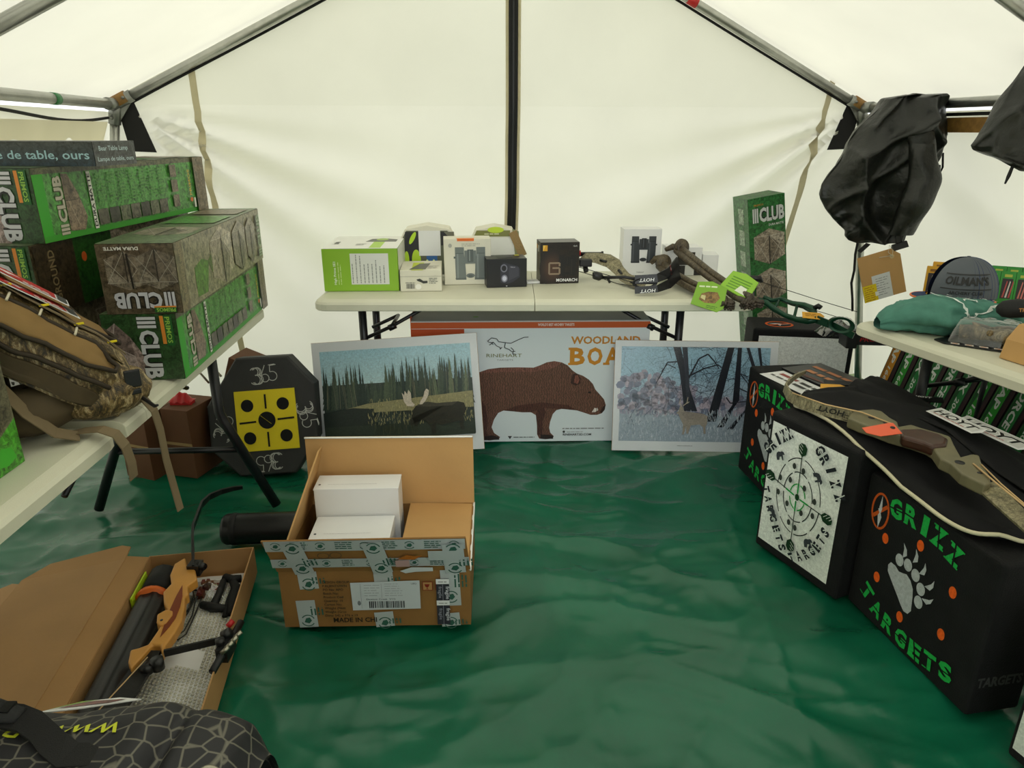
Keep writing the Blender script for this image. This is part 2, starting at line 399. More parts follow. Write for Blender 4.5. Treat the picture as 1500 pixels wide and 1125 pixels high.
# floor: creased green tarp
def tarp_z(x, y):
    h = 0
    p = V((x*1.1, y*1.3, .3)); q = p+V((noise.noise(p*1.3), noise.noise(p*1.3+V((5, 2, 1))), 0))*.35
    h += .027*(1-abs(noise.noise(V((q.x*.9, q.y*1.9, .4)))))**2
    h += .015*(1-abs(noise.noise(V((q.x*1.1, q.y*3.3, 7.7)))))**4
    h += .006*(1-abs(noise.noise(V((q.x*3.4, q.y*1.7, 4.1)))))**5
    h += .007*(1-abs(noise.noise(V((q.x*2.2+q.y*2.4, q.y*2.6-q.x*1.4, 9.1)))))**7
    h += .0032*(1-abs(noise.noise(V((x*3.1-y*1.2, y*5.5+x*.7, 21.)))))**12+.0032*(1-abs(noise.noise(V((x*1.6+y*4.2, y*1.9-x*3.1, 33.)))))**12
    for k, (px, py, nx, ny) in enumerate(((.1, 1.18, .1, 1), (.1, 1.60, -.12, 1), (.1, 2.05, -.05, 1), (.3, 2.55, .05, 1), (.25, .9, 1, .12), (.75, 1.5, 1, -.1), (-.3, 1.2, 1, .2), (.5, 1.4, .8, -.6))):
        d = ((x-px)*nx+(y-py)*ny)/hypot(nx, ny)
        h += .0085*math.exp(-abs(d)/.012)*(.4+.6*abs(noise.noise(V((x*2, y*2, k)))))
    return h-.044
fb = MB()
FX0, FX1, FY0, FY1 = XL-.32, XR+.32, YF-.05, YB+.22
def flo(u, v):
    tx = FX0+(FX1-FX0)*u; ty = FY0+(FY1-FY0)*v; p = T(tx, ty, 0); p.z = min(.002, tarp_z(p.x, p.y)); return p
fb.grid(flo, 300, 400)
S_(fb.obj('floor', 'green_tarp'))
gb = MB(); gb.add([(-9, -9, -.06), (9, -9, -.06), (9, 12, -.06), (-9, 12, -.06)], [(0, 1, 2, 3)])
S_(gb.obj('ground', 'grass_ground'))
# back wall with its gable, seams, zip and corner patches
wb = MB()
def bw_low(u, v):
    z = ZE*v; s = splay(z)+.03; x = XL-s+(XR-XL+2*s)*u; return T(x, back_y(x, z), z)
def bw_up(u, v):
    x = XL-.03+(XR-XL+.06)*u; zt = roofz(x)+.03; z = ZE+(zt-ZE)*v if zt > ZE else ZE; return T(x, back_y(x, z), z)
wb.grid(bw_low, 110, 60); wb.grid(bw_up, 110, 30)
wall_back = S_(wb.obj('wall_back', 'canvas_wall'))
def wall_strip(xfn, z0, z1, w, off, n=40):
    m = MB()
    m.grid(lambda u, v: (lambda z, : (lambda x: T(x, back_y(x, z)-off, z))(xfn(z)+(u-.5)*w))(z0+(z1-z0)*v), 2, n)
    return m
wall_strip(lambda z: XC, .02, ZR-.03, .072, .006).obj('zip_facing', 'seam_cloth', wall_back)
wall_strip(lambda z: XC, .02, ZR-.03, .044, .010).obj('zip_tape', 'black_web', wall_back)
wall_strip(lambda z: XC, .02, ZR-.03, .009, .014).obj('zip_teeth', 'black_plastic', wall_back)
zs = MB(); 
for k in range(46):
    z = .5+k*.04
    for sx in (-.031, .031): zs.box((sx-.002, -.001, 0), (sx+.002, .001, .014), 0, Matrix.Translation(T(XC+sx*0, back_y(XC, z)-.010, z)))
tag(zs.obj('stitching', 'cream_tape', wall_back), kind='stuff')
wall_strip(lambda z: XL+.335+.02*(1.9-z), .02, 1.69, .030, .010).obj('seam_strap', 'seam_cloth', wall_back)
wall_strip(lambda z: XR-.17-.13*(1.65-z), .02, 1.66, .030, .010).obj('seam_strap', 'seam_cloth', wall_back)
for sg, cx in ((1, XL), (-1, XR)):
    cp = MB()
    P = [(.005, -.03), (.07, .035), (.135, -.205), (.02, -.20)]
    vs = [T(cx+sg*a, back_y(cx+sg*a, ZE+b)-.014, ZE+b) for a, b in P]+[T(cx+sg*a, back_y(cx+sg*a, ZE+b)-.010, ZE+b) for a, b in P]
    cp.add(vs, [(0, 1, 2, 3), (7, 6, 5, 4), (0, 4, 5, 1), (1, 5, 6, 2), (2, 6, 7, 3), (3, 7, 4, 0)])
    cp.obj('corner_patch', 'black_web', wall_back)
ed = MB()
for sg, cx in ((1, XL), (-1, XR)):
    ed.tube([T(cx+sg*t, back_y(cx+sg*t, roofz(cx+sg*t)-.026)-.012, roofz(cx+sg*t)-.026) for t in [i*.06 for i in range(1, 30)]], .006, 6)
ed.obj('gable_piping', 'black_web', wall_back)
# side walls
def side(u, v, sg):
    z = (ZE-.03)*v; y = YF+(YB+.07+.11*(ZE-z)-YF)*u; s = splay(z)+.045+.02*noise.noise(V((y*.9, z*1.1, 9*sg)))+.012*sin(y*3+z*2)
    if sg > 0:
        d = (z-1.38)*.89-(y-3.35)*.45; s += .030*math.exp(-(d/.06)**2)*max(0, min(1, (3.45-y)*2))*max(0, min(1, (y-1.9)*2))
    if v > .99: s = .045
    return T(XL-s if sg < 0 else XR+s, y, z)
ml = MB(); ml.grid(lambda u, v: side(u, v, -1), 60, 26); wall_left = S_(ml.obj('wall_left', 'canvas_wall'))
mr = MB(); mr.grid(lambda u, v: side(u, v, 1), 60, 26); wall_right = S_(mr.obj('wall_right', 'canvas_wall'))
pp = MB(); pp.tube([T(XL-.03, y, ZE-.055-.018*sin((YB-y)*4.2)) for y in [YB-.02-.07*i for i in range(26)]], .006, 6); pp.obj('wall_piping', 'black_web', wall_left)
pp = MB(); pp.ribbon([T(XR+.02, y, ZE-.045) for y in [YB-.05-.1*i for i in range(18)]], (0, 0, 1), .014, .006); pp.obj('wall_piping', 'black_web', wall_right)
pp = MB(); pp.ribbon([T(XR+.016, y, ZE-.088) for y in [YB-.05-.1*i for i in range(18)]], (0, 0, 1), .06, .005); pp.obj('wall_strap', 'pad_brown', wall_right)
fp = MB()
fp.grid(lambda u, v: T(XL+.010-.035*v+.008*sin(u*30)*v, YB-.14-1.35*u, ZE-.075-(.085+.016*sin(u*44)+.008*sin(u*19))*v), 110, 5)
fp.obj('window_flap', 'canvas_flap', wall_left)
# roof slopes (two canvas halves) and the open front
for sg in (-1, 1):
    m = MB()
    def rf(u, v, sg=sg):
        t = 1.055*u; x = XC+sg*(XR-XL)/2*t; y = YF-.1+(YB+.10-YF+.1)*v
        z = ZR-(ZR-ZE)*t+.036+.012*noise.noise(V((x*1.3, y*1.1, 4)))*min(1, 4*(1-min(1, u)))-.010*sin(pi*((y-2.13)/1.45 % 1))*sin(pi*min(1, u))
        return T(x, y, z)
    m.grid(rf, 40, 60); S_(m.obj('ceiling', 'canvas_roof'))
wf = MB()
for sg in (-1, 1):
    def fr(u, v, sg=sg):
        x = XC+sg*(.55+((XR-XL)/2-.55)*u)
        return T(x, YF+.03*sin(x*9), (roofz(x)+.03)*v)
    wf.grid(fr, 20, 14)
wf.grid(lambda u, v: T(XC+(-.55+1.1*u), YF, 1.95+(roofz(XC+(-.55+1.1*u))+.03-1.95)*v), 10, 4)
S_(wf.obj('wall_front', 'canvas_wall'))

# pipe frame that carries the canvas
frm = thing('tent_frame', 'aluminium pipe frame holding up the cream canvas roof and walls', 'tent frame', T(XC, YB, 0))
fr0 = frm.location.copy()
def L0(p): return V(p)-fr0
RP = .0205
def pipe(name, a, b, parent=frm, m='aluminium_pipe', r=RP):
    k = MB(); k.tube([L0(a), L0(b)], r, 16); return k.obj(name, m, parent)
def band(parent, a, b, t0, t1, m, name='tape_band'):
    a, b = V(a), V(b); k = MB(); k.tube([L0(a.lerp(b, t0)), L0(a.lerp(b, t1))], RP+.0012, 16); k.obj(name, m, parent)
eL = [T(XL, YB, ZE), T(XL, YF, ZE)]; eR = [T(XR, YB, ZE), T(XR, YF, ZE)]
p = pipe('eave_pole', *eL); LL = (eL[0]-eL[1]).length; band(p, *eL, .555/LL, .60/LL, 'tape_green')
p = pipe('eave_pole', *eR); band(p, *eR, .50/LL, .555/LL, 'tape_green')
for y, legs in ((YB, True), (2.13, False), (.68, False), (-.77, False)):
    tops = T(XC, y, ZR)
    for sg, cx in ((1, XL), (-1, XR)):
        e = T(cx, y, ZE); p = pipe('rafter', e, tops); q = (tops-e).length
        if legs: band(p, e, tops, .515+(.02 if sg > 0 else 0), .515+(.045 if sg > 0 else .025), 'tape_red')
        elif y > 2:
            pr = Pr(); pr.text('ASTM B221 ALUMINUM', 0, -.005, .010, '#4a4d50', rot=0)
            dirv = (tops-e).normalized(); o = L0(e+dirv*.13)+V((0, -RP*.8, -RP*.62)); 
            if sg > 0: pr.build('stamp', p, o, dirv, V((0, -.6, .8)) if False else dirv.cross(V((0, -.8, -.6))).normalized()*-1)
        if y > -9:
            foot = T(cx+(-1 if sg > 0 else 1)*.2*ZE, y+(.10*ZE*.6 if y == YB else 0), 0)
            pipe('leg_pole', e, foot)
        # joint: three sleeves, gusset and bolts
        jt = MB()
        d1 = (tops-e).normalized(); d2 = (T(cx, y-1, ZE)-e).normalized(); d3 = (foot-e).normalized()
        for d in (d1, d2, d3): jt.tube([L0(e-d*.012), L0(e+d*.085)], RP+.0055, 16)
        g = V((0, 0, 1))
        nrm = d1.cross(d3).normalized()*.003
        a, b, c_ = L0(e+d1*.115), L0(e+d3*.115), L0(e)
        jt.add([a+nrm, b+nrm, c_+nrm, a-nrm, b-nrm, c_-nrm], [(0, 1, 2), (5, 4, 3), (0, 3, 4, 1)])
        jo = jt.obj('corner_joint', 'galvanised_steel', frm)
        bt = MB()
        for d, qd in ((d1, d2), (d2, d3), (d3, d2)):
            cpt = L0(e+d*.06+V((0, -1, 0))*(RP+.006)); bt.tube([cpt, cpt+V((0, -.009, 0))], .007, 8)
        tag(bt.obj('bolt', 'galvanised_steel', jo), kind='stuff')
        if legs:
            pd = MB(); pd.tube([L0(e+d1*.0+g*.004-d1*.02), L0(e+d1*.062+g*.004)], RP+.0085, 16); pd.obj('wrap_pad', 'pad_brown', jo)
pipe('ridge_pole', T(XC, YB, ZR), T(XC, YF, ZR))

# ------------------------------------------------------------------ folding tables
def table(name, label, mx, Lx, Wy, legsets, group=None, H=.735, seam=.5):
    """origin at one front corner at floor level; x along the long edge, y across"""
    t = thing(name, label, 'table', mx=mx, group=group)
    def half(x0, x1, c0, c1):
        def outline(ins):
            P = []; r = max(.004, .06-ins)
            for (cx, cy, a0, rounded) in ((x1-ins, ins, 270, c1), (x1-ins, Wy-ins, 0, c1), (x0+ins, Wy-ins, 90, c0), (x0+ins, ins, 180, c0)):
                rr = r if rounded else .003
                sx = -1 if a0 in (270, 0) else 1; sy = 1 if a0 in (270, 180) else -1
                if not rounded: cx = x1-.001 if a0 in (270, 0) else x0+.001
                for k in range(5):
                    a = R(a0+22.5*k); P.append((cx+sx*rr+rr*cos(a), cy+sy*rr+rr*sin(a)))
            return P
        m = MB(); rings = []
        for ins, z in ((.05, H-.032), (.05, H-.046), (.004, H-.046), (0, H-.043), (0, H-.018), (.006, H-.009), (.024, H-.002), (.03, H)):
            rings.append([V((x, y, z)) for x, y in outline(ins)])
        m.loft(rings, 0, True, False); m.obj('tabletop', 'table_plastic', t)
    half(0, Lx*seam, seam > .3, False); half(Lx*seam, Lx, False, True)
    for (x, spread, ins0, ins1) in legsets:
        lf = MB(); zt = H-.04
        for y, sg in ((ins0, -1), (Wy-ins1, 1)):
            lf.tube([(x, y, zt), (x, y, .40), (x, y+sg*spread*.08, .36), (x, y+sg*spread, .0)], .0185, 12)
        lf.tube([(x, ins0-spread*.35, .245), (x, Wy-ins1+spread*.35, .245)], .0125, 8); lf.tube([(x, ins0-.03, zt-.006), (x, Wy-ins1+.03, zt-.006)], .0155, 10)
        l = lf.obj('leg_frame', 'black_steel', t)
        br = MB(); s = 1 if x < Lx/2 else -1
        br.tube([(x, Wy*.35, .50), (x+s*.13, Wy*.35, .56), (x+s*.36, Wy*.35, zt-.005)], .0085, 8); br.tube([(x, Wy*.65, .50), (x+s*.13, Wy*.65, .56)], .0085, 8)
        br.tube([(x+s*.13, Wy*.35, .56), (x+s*.13, Wy*.65, .56)], .0085, 8); br.tube([(x+s*.12, Wy*.35-.01, .554), (x+s*.15, Wy*.35-.01, .568)], .015, 8)
        br.obj('brace', 'black_steel', l)
    return t
table('folding_table', 'white plastic folding table standing across the back canvas wall', frame((-.835, 2.885, 0), (1, 0, 0), (0, 1, 0)), 1.86, .69, ((.155, .0, .245, .13), (1.60, .0, .245, .13)), 'white folding tables')
# left row, edge towards the aisle; x runs back to front so that y points to the wall
table('folding_table', 'white folding table under the stacked camouflage cartons and the pack', frame((-.945, 1.592, 0), (-.055, 1.2, 0), (-1.2, -.055, 0)), 1.235, .64, ((.06, .0, .55, .035), (.89, .17, .12, .17)), 'white folding tables', seam=.09)
table('folding_table', 'white folding table on the near left, mostly bare, ending beside the pack', frame((-.90, .235, 0), (-.045, 1.29, 0), (-1.29, -.045, 0)), 1.342, .66, ((.15, .0, .1, .1), (.62, .0, .12, .05)), 'white folding tables')
RT = frame((1.262, 2.56, 0), (.293, -.956, 0), (.956, .293, 0))
table('folding_table', 'white folding table with the caps and teal shirt, along the canvas wall', RT, 1.52, .76, ((.15, .0, .24, .2), (1.25, .0, .2, .2)), 'white folding tables')
def rt(a, b, z): return RT @ V((a, b, z))
# ------------------------------------------------------------------ foam archery targets
STEN = '#22b14c'
def foam_block(name, label, mx, l, w, h, m='foam_black', bev=.012):
    t = thing(name, label, 'archery target', mx=mx); k = MB(); k.box((0, 0, 0), (l, w, h)); b = k.obj('foam_body', m, t, bevel=bev, seg=3); return t
def stencil(p, ch, x, y, h, rot, c, w=None, bg='#131314', bridge=True, slab=True):
    """one heavy stencil letter with a painted bridge across it"""
    ww = w or h*.82
    if ch == 'I': ww *= .46
    p.text(ch, x, y, h, c, ww, rot, .045, 0, 'c', m=0)
    ca, sa = cos(R(rot)), sin(R(rot))
    def loc(a, b): return (x+a*ca-b*sa, y+a*sa+b*ca)
    if slab:
        for b in (0, h):
            s = h*.07*(1 if b == 0 else -1)
            if ch in 'AITRP' and b == 0 or ch in 'I' or ch in 'ZE':
                p.poly([loc(-ww*.52, b), loc(ww*.52, b), loc(ww*.52, b+s), loc(-ww*.52, b+s)] if ch in 'IZE' else [loc(-ww*.54, b), loc(-ww*.2, b), loc(-ww*.2, b+s), loc(-ww*.54, b+s)], c)
    if bridge and ch != 'I':
        a0 = -.02*h if ch not in 'TI' else 0
        if ch in 'GRSA': p.poly([loc(-ww*.6, h*.46), loc(ww*.6, h*.40), loc(ww*.6, h*.48), loc(-ww*.6, h*.54)], bg)
        elif ch in 'ZE': p.poly([loc(ww*.12, -h*.03), loc(ww*.24, -h*.03), loc(-ww*.1, h*1.03), loc(-ww*.22, h*1.03)], bg)
        else: p.poly([loc(-ww*.6, h*.66), loc(ww*.6, h*.66), loc(ww*.6, h*.74), loc(-ww*.6, h*.74)], bg)
def circle_logo(p, x, y, r, sq=1.0):
    p.ring(x, y, r*sq, r, r*.13, '#c8581c', 0); 
    p.line([(x-r*.75*sq, y-r*.5), (x+r*.75*sq, y+r*.5)], r*.2, '#c8581c')
    p.poly([(x-.02*r, y+r*.95), (x+r*.17*sq, y+r*.2), (x+r*.1*sq, y-r*.1), (x+r*.28*sq, y-r*.3), (x+r*.06*sq, y-r*1.0), (x-r*.2*sq, y-r*.3), (x-r*.06*sq, y-r*.1), (x-r*.18*sq, y+r*.2)], '#c9ccd0')
    p.poly([(x-r*.28*sq, y+r*.08), (x+r*.2*sq, y+r*.22), (x+r*.12*sq, y-.0*r), (x-r*.12*sq, y-.08*r)], '#c9ccd0')
def paw(p, ox=0, oy=0, k=1.0):
    f = lambda L: [(ox+a*k, oy+b*k) for a, b in L]
    p.poly(f([(.151, .236), (.143, .222), (.146, .203), (.160, .190), (.180, .172), (.200, .155), (.218, .138), (.232, .128), (.248, .131), (.257, .147), (.254, .170), (.252, .190), (.247, .212), (.233, .230), (.215, .238), (.200, .232), (.186, .228), (.170, .236)]), '#b9bdc0', 0)
    for x, y in ((.180, .262), (.213, .267), (.246, .256), (.273, .230), (.275, .190)): p.ell(ox+x*k, oy+y*k, .0155*k, .0185*k, '#b9bdc0')
    for (x, y), a in zip(((.190, .297), (.232, .306), (.266, .288), (.299, .262), (.303, .218)), (40, 30, 15, -5, -25)):
        ca, sa = cos(R(a)), sin(R(a)); 
        p.poly([(ox+(x+(u*ca-w*sa)*k), oy+(y+(u*sa+w*ca)*k)) for u, w in ((-.014, -.016), (.006, -.014), (.013, .002), (.010, .022), (.004, .006))], '#b9bdc0')
def big_face(t, dz=0):
    at = lambda p, n: p.build(n, t, (0, 0, dz), (1, 0, 0), (0, 0, 1), INKP)
    p = Pr(); circle_logo(p, .072, .357, .054, .62); at(p, 'logo_paint')
    p = Pr()
    for ch, (x, y), r in zip('GRIZZ', ((.135, .368), (.191, .377), (.242, .379), (.290, .376), (.345, .360)), (12, 5, 0, -5, -12)): stencil(p, ch, x, y, .058, r, STEN)
    at(p, 'stencil_lettering'); p = Pr()
    for ch, (x, y), r in zip('TARGETS', ((.074, .064), (.128, .036), (.186, .024), (.243, .020), (.301, .022), (.358, .032), (.414, .046)), (-24, -12, -5, 0, 3, 7, 12)): stencil(p, ch, x, y, .052, r, STEN, .044)
    at(p, 'stencil_lettering')
    for x, y in ((.112, .29), (.240, .346), (.109, .157), (.371, .290), (.223, .102), (.367, .157)): p = Pr(); p.ell(x, y, .0125, .0165, '#f0641e'); at(p, 'orange_dot')
    p = Pr(); paw(p); at(p, 'paw_paint')
INKP = [INKM, INKM]
F_BIG = frame((1.062, 1.885, 0), (cos(R(-80)), sin(R(-80)), 0), (-sin(R(-80)), cos(R(-80)), 0))
tB = foam_block('archery_target', 'large black foam target block with green stencilled words and a silver bear paw', F_BIG, .49, .16, .452)
big_face(tB)
p = Pr(); p.text('TARGETS', .01, .09, .03, '#454645', .13, 0, .04); p.build('end_lettering', tB, (.49, .0, 0), (0, 1, 0), (0, 0, 1), INKP)
# white faced block
F_WH = frame((.874, 2.209, 0), (cos(R(-66.4)), sin(R(-66.4)), 0), (-sin(R(-66.4)), cos(R(-66.4)), 0))
tW = foam_block('archery_target', 'black framed foam block with a white ring face crossed by four green arrows', F_WH, .368, .22, .515)
def bear(p, x, y, s, rot, c):
    P = [(-1, -.75), (-.98, .1), (-.8, .55), (-.35, .78), (.15, .72), (.5, .86), (.85, .72), (1.05, .30), (.86, .2), (.6, .25), (.58, -.75), (.3, -.75), (.2, -.1), (-.2, -.15), (-.4, -.75)]
    ca, sa = cos(R(rot)), sin(R(rot)); p.poly([(x+s*(a*ca-b*sa), y+s*(a*sa+b*ca)) for a, b in P], c)
def white_face(p, ox=0, oy=0):
    p.rect(.016+ox, .036, .325+ox, .484, '#eef1ea', 0)
    cx, cy = .163+ox, .268
    for rx, ry, n in ((.092, .136, 8), (.061, .088, 6)):
        for k in range(n): p.ring(cx, cy, rx, ry, .0035, '#1c201c', 0, 8, 360*k/n+4, 360*(k+1)/n-4)
    for k in range(4): p.ring(cx, cy, .032, .046, .004, '#1d9c3c', 0, 8, 90*k+12, 90*k+78)
    p.ell(cx, cy, .009, .012, '#14401f')
    for tx, ty in ((.157, .458), (.019, .296), (.312, .254), (.168, .068)):
        tx += ox; dx, dy = tx-cx, ty-cy; d = hypot(dx, dy); ux, uy = dx/d, dy/d; nx, ny = -uy, ux
        p.line([(cx+ux*.012, cy+uy*.012), (tx-ux*.03, ty-uy*.03)], .0035, '#1b2a1c'); p.line([(cx+ux*.014, cy+uy*.014), (cx+ux*.05, cy+uy*.05)], .006, '#1da046')
        L = .046
        p.poly([(tx-ux*L, ty-uy*L), (tx-ux*L*.72+nx*.016, ty-uy*L*.72+ny*.016), (tx-ux*.012+nx*.018, ty-uy*.012+ny*.018), (tx+nx*.008, ty+ny*.008), (tx, ty-0), (tx-nx*.008, ty-ny*.008), (tx-ux*.012-nx*.018, ty-uy*.012-ny*.018), (tx-ux*L*.72-nx*.016, ty-uy*L*.72-ny*.016)], '#16381f')
        for q in (.25, .5, .75): p.line([(tx-ux*L*q, ty-uy*L*q), (tx-ux*(L*q-.012)+nx*.014, ty-uy*(L*q-.012)+ny*.014)], .0018, '#dfe3dc')
    for x, y in ((.137, .371), (.176, .37), (.086, .306), (.129, .317), (.086, .252), (.191, .315), (.13, .23), (.238, .29), (.193, .226), (.239, .24), (.149, .169), (.178, .163)): p.ell(x+ox, y, .0075, .0105, '#3a3f3a')
    def arc(word, pts, h):
        for i, ch in enumerate(word):
            t = i/(len(word)-1)*(len(pts)-1); k = min(int(t), len(pts)-2); f = t-k
            x = pts[k][0]*(1-f)+pts[k+1][0]*f; y = pts[k][1]*(1-f)+pts[k+1][1]*f
            r = math.degrees(atan2(pts[k+1][1]-pts[k][1], pts[k+1][0]-pts[k][0])); stencil(p, ch, x+ox, y-h*.4*cos(R(r)), h, r, '#20242a', h*.62, '#dfe3dc', True, False)
    arc('GRIZZ', [(.030, .380), (.068, .432), (.112, .470)], .041)
    arc('GRIZZ', [(.216, .464), (.265, .420), (.312, .350)], .041)
    arc('TARGETS', [(.020, .236), (.052, .176), (.090, .118), (.128, .066)], .034)
    arc('TARGETS', [(.198, .052), (.255, .100), (.296, .150), (.318, .216)], .034)
    for (x, y), r in zip(((.082, .385), (.243, .377), (.080, .170), (.247, .145)), (20, -62, -60, 22)): bear(p, x+ox, y, .019, r, '#3b3f44')
p = Pr(); white_face(p); p.build('target_face', tW, (0, 0, 0), (1, 0, 0), (0, 0, 1), INKP)
# far black block
F_FAR = frame((.995, 2.815, 0), (cos(R(-83)), sin(R(-83)), 0), (-sin(R(-83)), cos(R(-83)), 0))
tF = foam_block('archery_target', 'black foam block with green stencilled words, half hidden behind the white faced block', F_FAR, .49, .29, .475)
big_face(tF, .015)
# back block with a blank white face
F_BK = frame((1.185, 3.35, 0), (cos(R(-9)), sin(R(-9)), 0), (-sin(R(-9)), cos(R(-9)), 0))
tK = foam_block('archery_target', 'black foam block with a white front panel under the green compound bow', F_BK, .475, .24, .492)
p = Pr(); p.rect(.028, .03, .45, .455, '#f2f4f0')
p.poly([(.255+a, .27+b) for a, b in ((-.016, -.03), (.016, -.03), (.02, .0), (.012, .022), (.004, .012), (0, .04), (-.006, .014), (-.014, .02), (-.02, 0))], '#2c332c')
for k in range(9): p.ring(.255, .20, .14, .10, .004, '#2c332c', 0, 5, 20+k*16, 30+k*16)
p.build('target_face', tK, (0, 0, 0), (1, 0, 0), (0, 0, 1), INKP)
p = Pr(); p.ring(.135, .09, .062, .05, .011, '#c8581c'); p.poly([(.08, .10), (.125, .085), (.135, .06), (.145, .085), (.19, .10), (.135, .105)], '#c9ccd0'); p.line([(.085, .07), (.185, .11)], .012, '#c8581c')
p.build('logo_paint', tK, (0, 0, .492), (1, 0, 0), (0, 1, 0), INKP)
# sliver of another white faced block at the lower right
F_R2 = frame((1.178, 1.292, 0), (cos(R(-72)), sin(R(-72)), 0), (-sin(R(-72)), cos(R(-72)), 0))
tR = foam_block('archery_target', 'white sided target block cut off by the lower right corner of the picture', F_R2, .37, .3, .36)
p = Pr(); p.rect(.012, .03, .36, .345, '#dfe3dc'); 
for k in range(4): p.rect(.05+.03*k, .20, .07+.03*k, .27, '#2b2f2c')
p.build('target_face', tR, (0, 0, 0), (1, 0, 0), (0, 0, 1), INKP)

# ------------------------------------------------------------------ octagonal 365 target leaning under the left table
lean = 13
F_OC = Matrix.Translation((-1.052, 2.735, .004)) @ Matrix.Rotation(R(4), 4, 'Z') @ Matrix.Rotation(R(-lean), 4, 'X') @ Matrix.Rotation(R(-2), 4, 'Y')
tO = thing('octagonal_target', 'octagonal dark rubber target with a yellow five spot square, leaning under the left table', 'archery target', mx=F_OC)
OCT = [(-.115, 0), (.12, 0), (.225, .15), (.228, .385), (.125, .51), (-.09, .51), (-.228, .31), (-.228, .12)]
k = MB(); n = len(OCT)
rg = [[V((x*s, y0, .255+(z-.255)*s)) for x, z in OCT] for s, y0 in ((.975, 0), (1, .008), (1, .10), (.88, .15))]
k.loft(rg, 0, True, False); k.obj('rubber_body', 'rubber_grey', tO, bevel=.003)
k = MB(); SQ = [(-.105, .118), (.145, .122), (.148, .372), (-.102, .372), (-.102, .14)]
SQ = [(-.085, .108), (.146, .112), (.144, .372), (-.108, .368), (-.108, .132)]
k.prism([(x, z) for x, z in SQ], 0, .008, 0, Matrix(((1, 0, 0, 0), (0, 0, -1, .001), (0, 1, 0, 0), (0, 0, 0, 1)))); yp = k.obj('yellow_pad', 'yellow_foam', tO)
p = Pr(); C0 = (.020, .240)
for dx, dy, r in ((-.077, .066, .026), (.072, .068, .026), (0, 0, .036), (-.077, -.074, .026), (.076, -.070, .026)): p.ell(C0[0]+dx, C0[1]+dy, r, r*1.03, '#141414', 0, 28)
for a, b in (((0, .050), (0, .112)), ((0, -.05), (0, -.115)), ((-.045, -.004), (-.115, -.008)), ((.045, .002), (.115, .006))): p.line([(C0[0]+a[0], C0[1]+a[1]), (C0[0]+b[0], C0[1]+b[1])], .008, '#1a1a14')
p.line([(C0[0]-.026, C0[1]+.022), (C0[0]+.018, C0[1]-.016)], .0016, '#b9a51a')
p.build('spots', yp, (0, -.0075, 0), (1, 0, 0), (0, 0, 1), INKP)
p = Pr(); ch = '#b9b9b4'
def chalk(x, z, rot):
    ca, sa = cos(R(rot)), sin(R(rot)); T2 = lambda L: [(x+1.3*(a*ca-b*sa), z+1.3*(a*sa+b*ca)) for a, b in L]
    arc = lambda cx, cy, r, a0, a1, sq=1: [(cx+r*cos(R(a0+(a1-a0)*i/10)), cy+r*sq*sin(R(a0+(a1-a0)*i/10))) for i in range(11)]
    for o in (0, .006, .010):
        p.line(T2(arc(-.028+o, .012, .013, 150, -80)+arc(-.028+o, -.014, .016, 80, -150)), .0031, ch)
    p.line(T2([(.008, .030), (-.006, .0)]+arc(.004, -.012, .013, 150, 500)), .0031, ch)
    p.line(T2([(.044, .028), (.024, .027), (.022, .006)]+arc(.028, -.008, .015, 100, -140)), .0031, ch)
    p.line(T2([(.04, .03), (.02, .029)]), .0031, ch)
for q_ in ((.02, .435, 4), (-.166, .215, 68), (.014, .055, 182), (.188, .255, -80)):
    p = Pr(); chalk(*q_); p.build('chalk_number', tO, (0, 0, 0), (1, 0, 0), (0, 0, 1), INKP)

# ------------------------------------------------------------------ carton with the boar print under the back table
BX, BW, BH, BD = -.455, 1.083, .592, .30
F_BO = frame((BX, 3.085, 0), (cos(R(1.3)), sin(R(1.3)), 0), (-sin(R(1.3)), cos(R(1.3)), 0))
tb = thing('target_carton', 'large white carton printed with a brown boar, standing under the back table', 'carton', mx=F_BO)
k = MB(); k.box((0, 0, 0), (BW, BD, BH)); k.obj('carton_body', 'white_card', tb, bevel=.004)
k = MB(); k.box((.0, .002, BH), (BW, BD-.002, BH+.003)); k.obj('top_flap', 'grey_card', tb)
k = MB(); k.box((-.003, .003, 0), (0.0, BD-.003, BH+.02)); k.obj('side_panel', 'orange_card', tb)
p = Pr()
p.rect(0, .560, BW, .592, '#c4551c'); p.rect(0, 0, .239, .558, '#b94a18'); p.rect(.239, 0, BW, .560, '#dfe6ea'); p.rect(0, .589, BW, .592, '#d9d9d6')
def slab_text(t, x, y, h, c, w): p.text(t, x, y, h, c, w, 0, .03)
slab_text('WOODLAND', .045, .496, .030, '#d9922b', .150); slab_text('BOAR', .045, .447, .042, '#d9922b', .150)
p.text("WORLD'S BEST ARCHERY TARGETS", .655, .570, .012, '#f0e6df', .165, 0, .02, 0, 'c')
slab_text('WOODLAND', .724, .484, .036, '#c9862a', .318)
def slab_letters(word, x, y, h, w, c):
    for i, chh in enumerate(word):
        cx = x+i*w*1.06; p.text(chh, cx+w/2, y, h, c, w*.92, 0, .035, 0, 'c')
        for zz in (0, h-.011):
            if chh in 'BAR' and not (chh == 'A' and zz > 0): p.rect(cx-.004, y+zz, cx+w*.34, y+zz+.011, c)
            if chh in 'AR' and zz == 0: p.rect(cx+w*.64, y, cx+w*1.02, y+.011, c)
slab_letters('BOAR', .718, .383, .084, .076, '#d08a24')
p.text('RINEHART', .338, .424, .016, '#7d7d45', .162); p.text('TARGETS', .385, .407, .007, '#8d8d8d', .075)
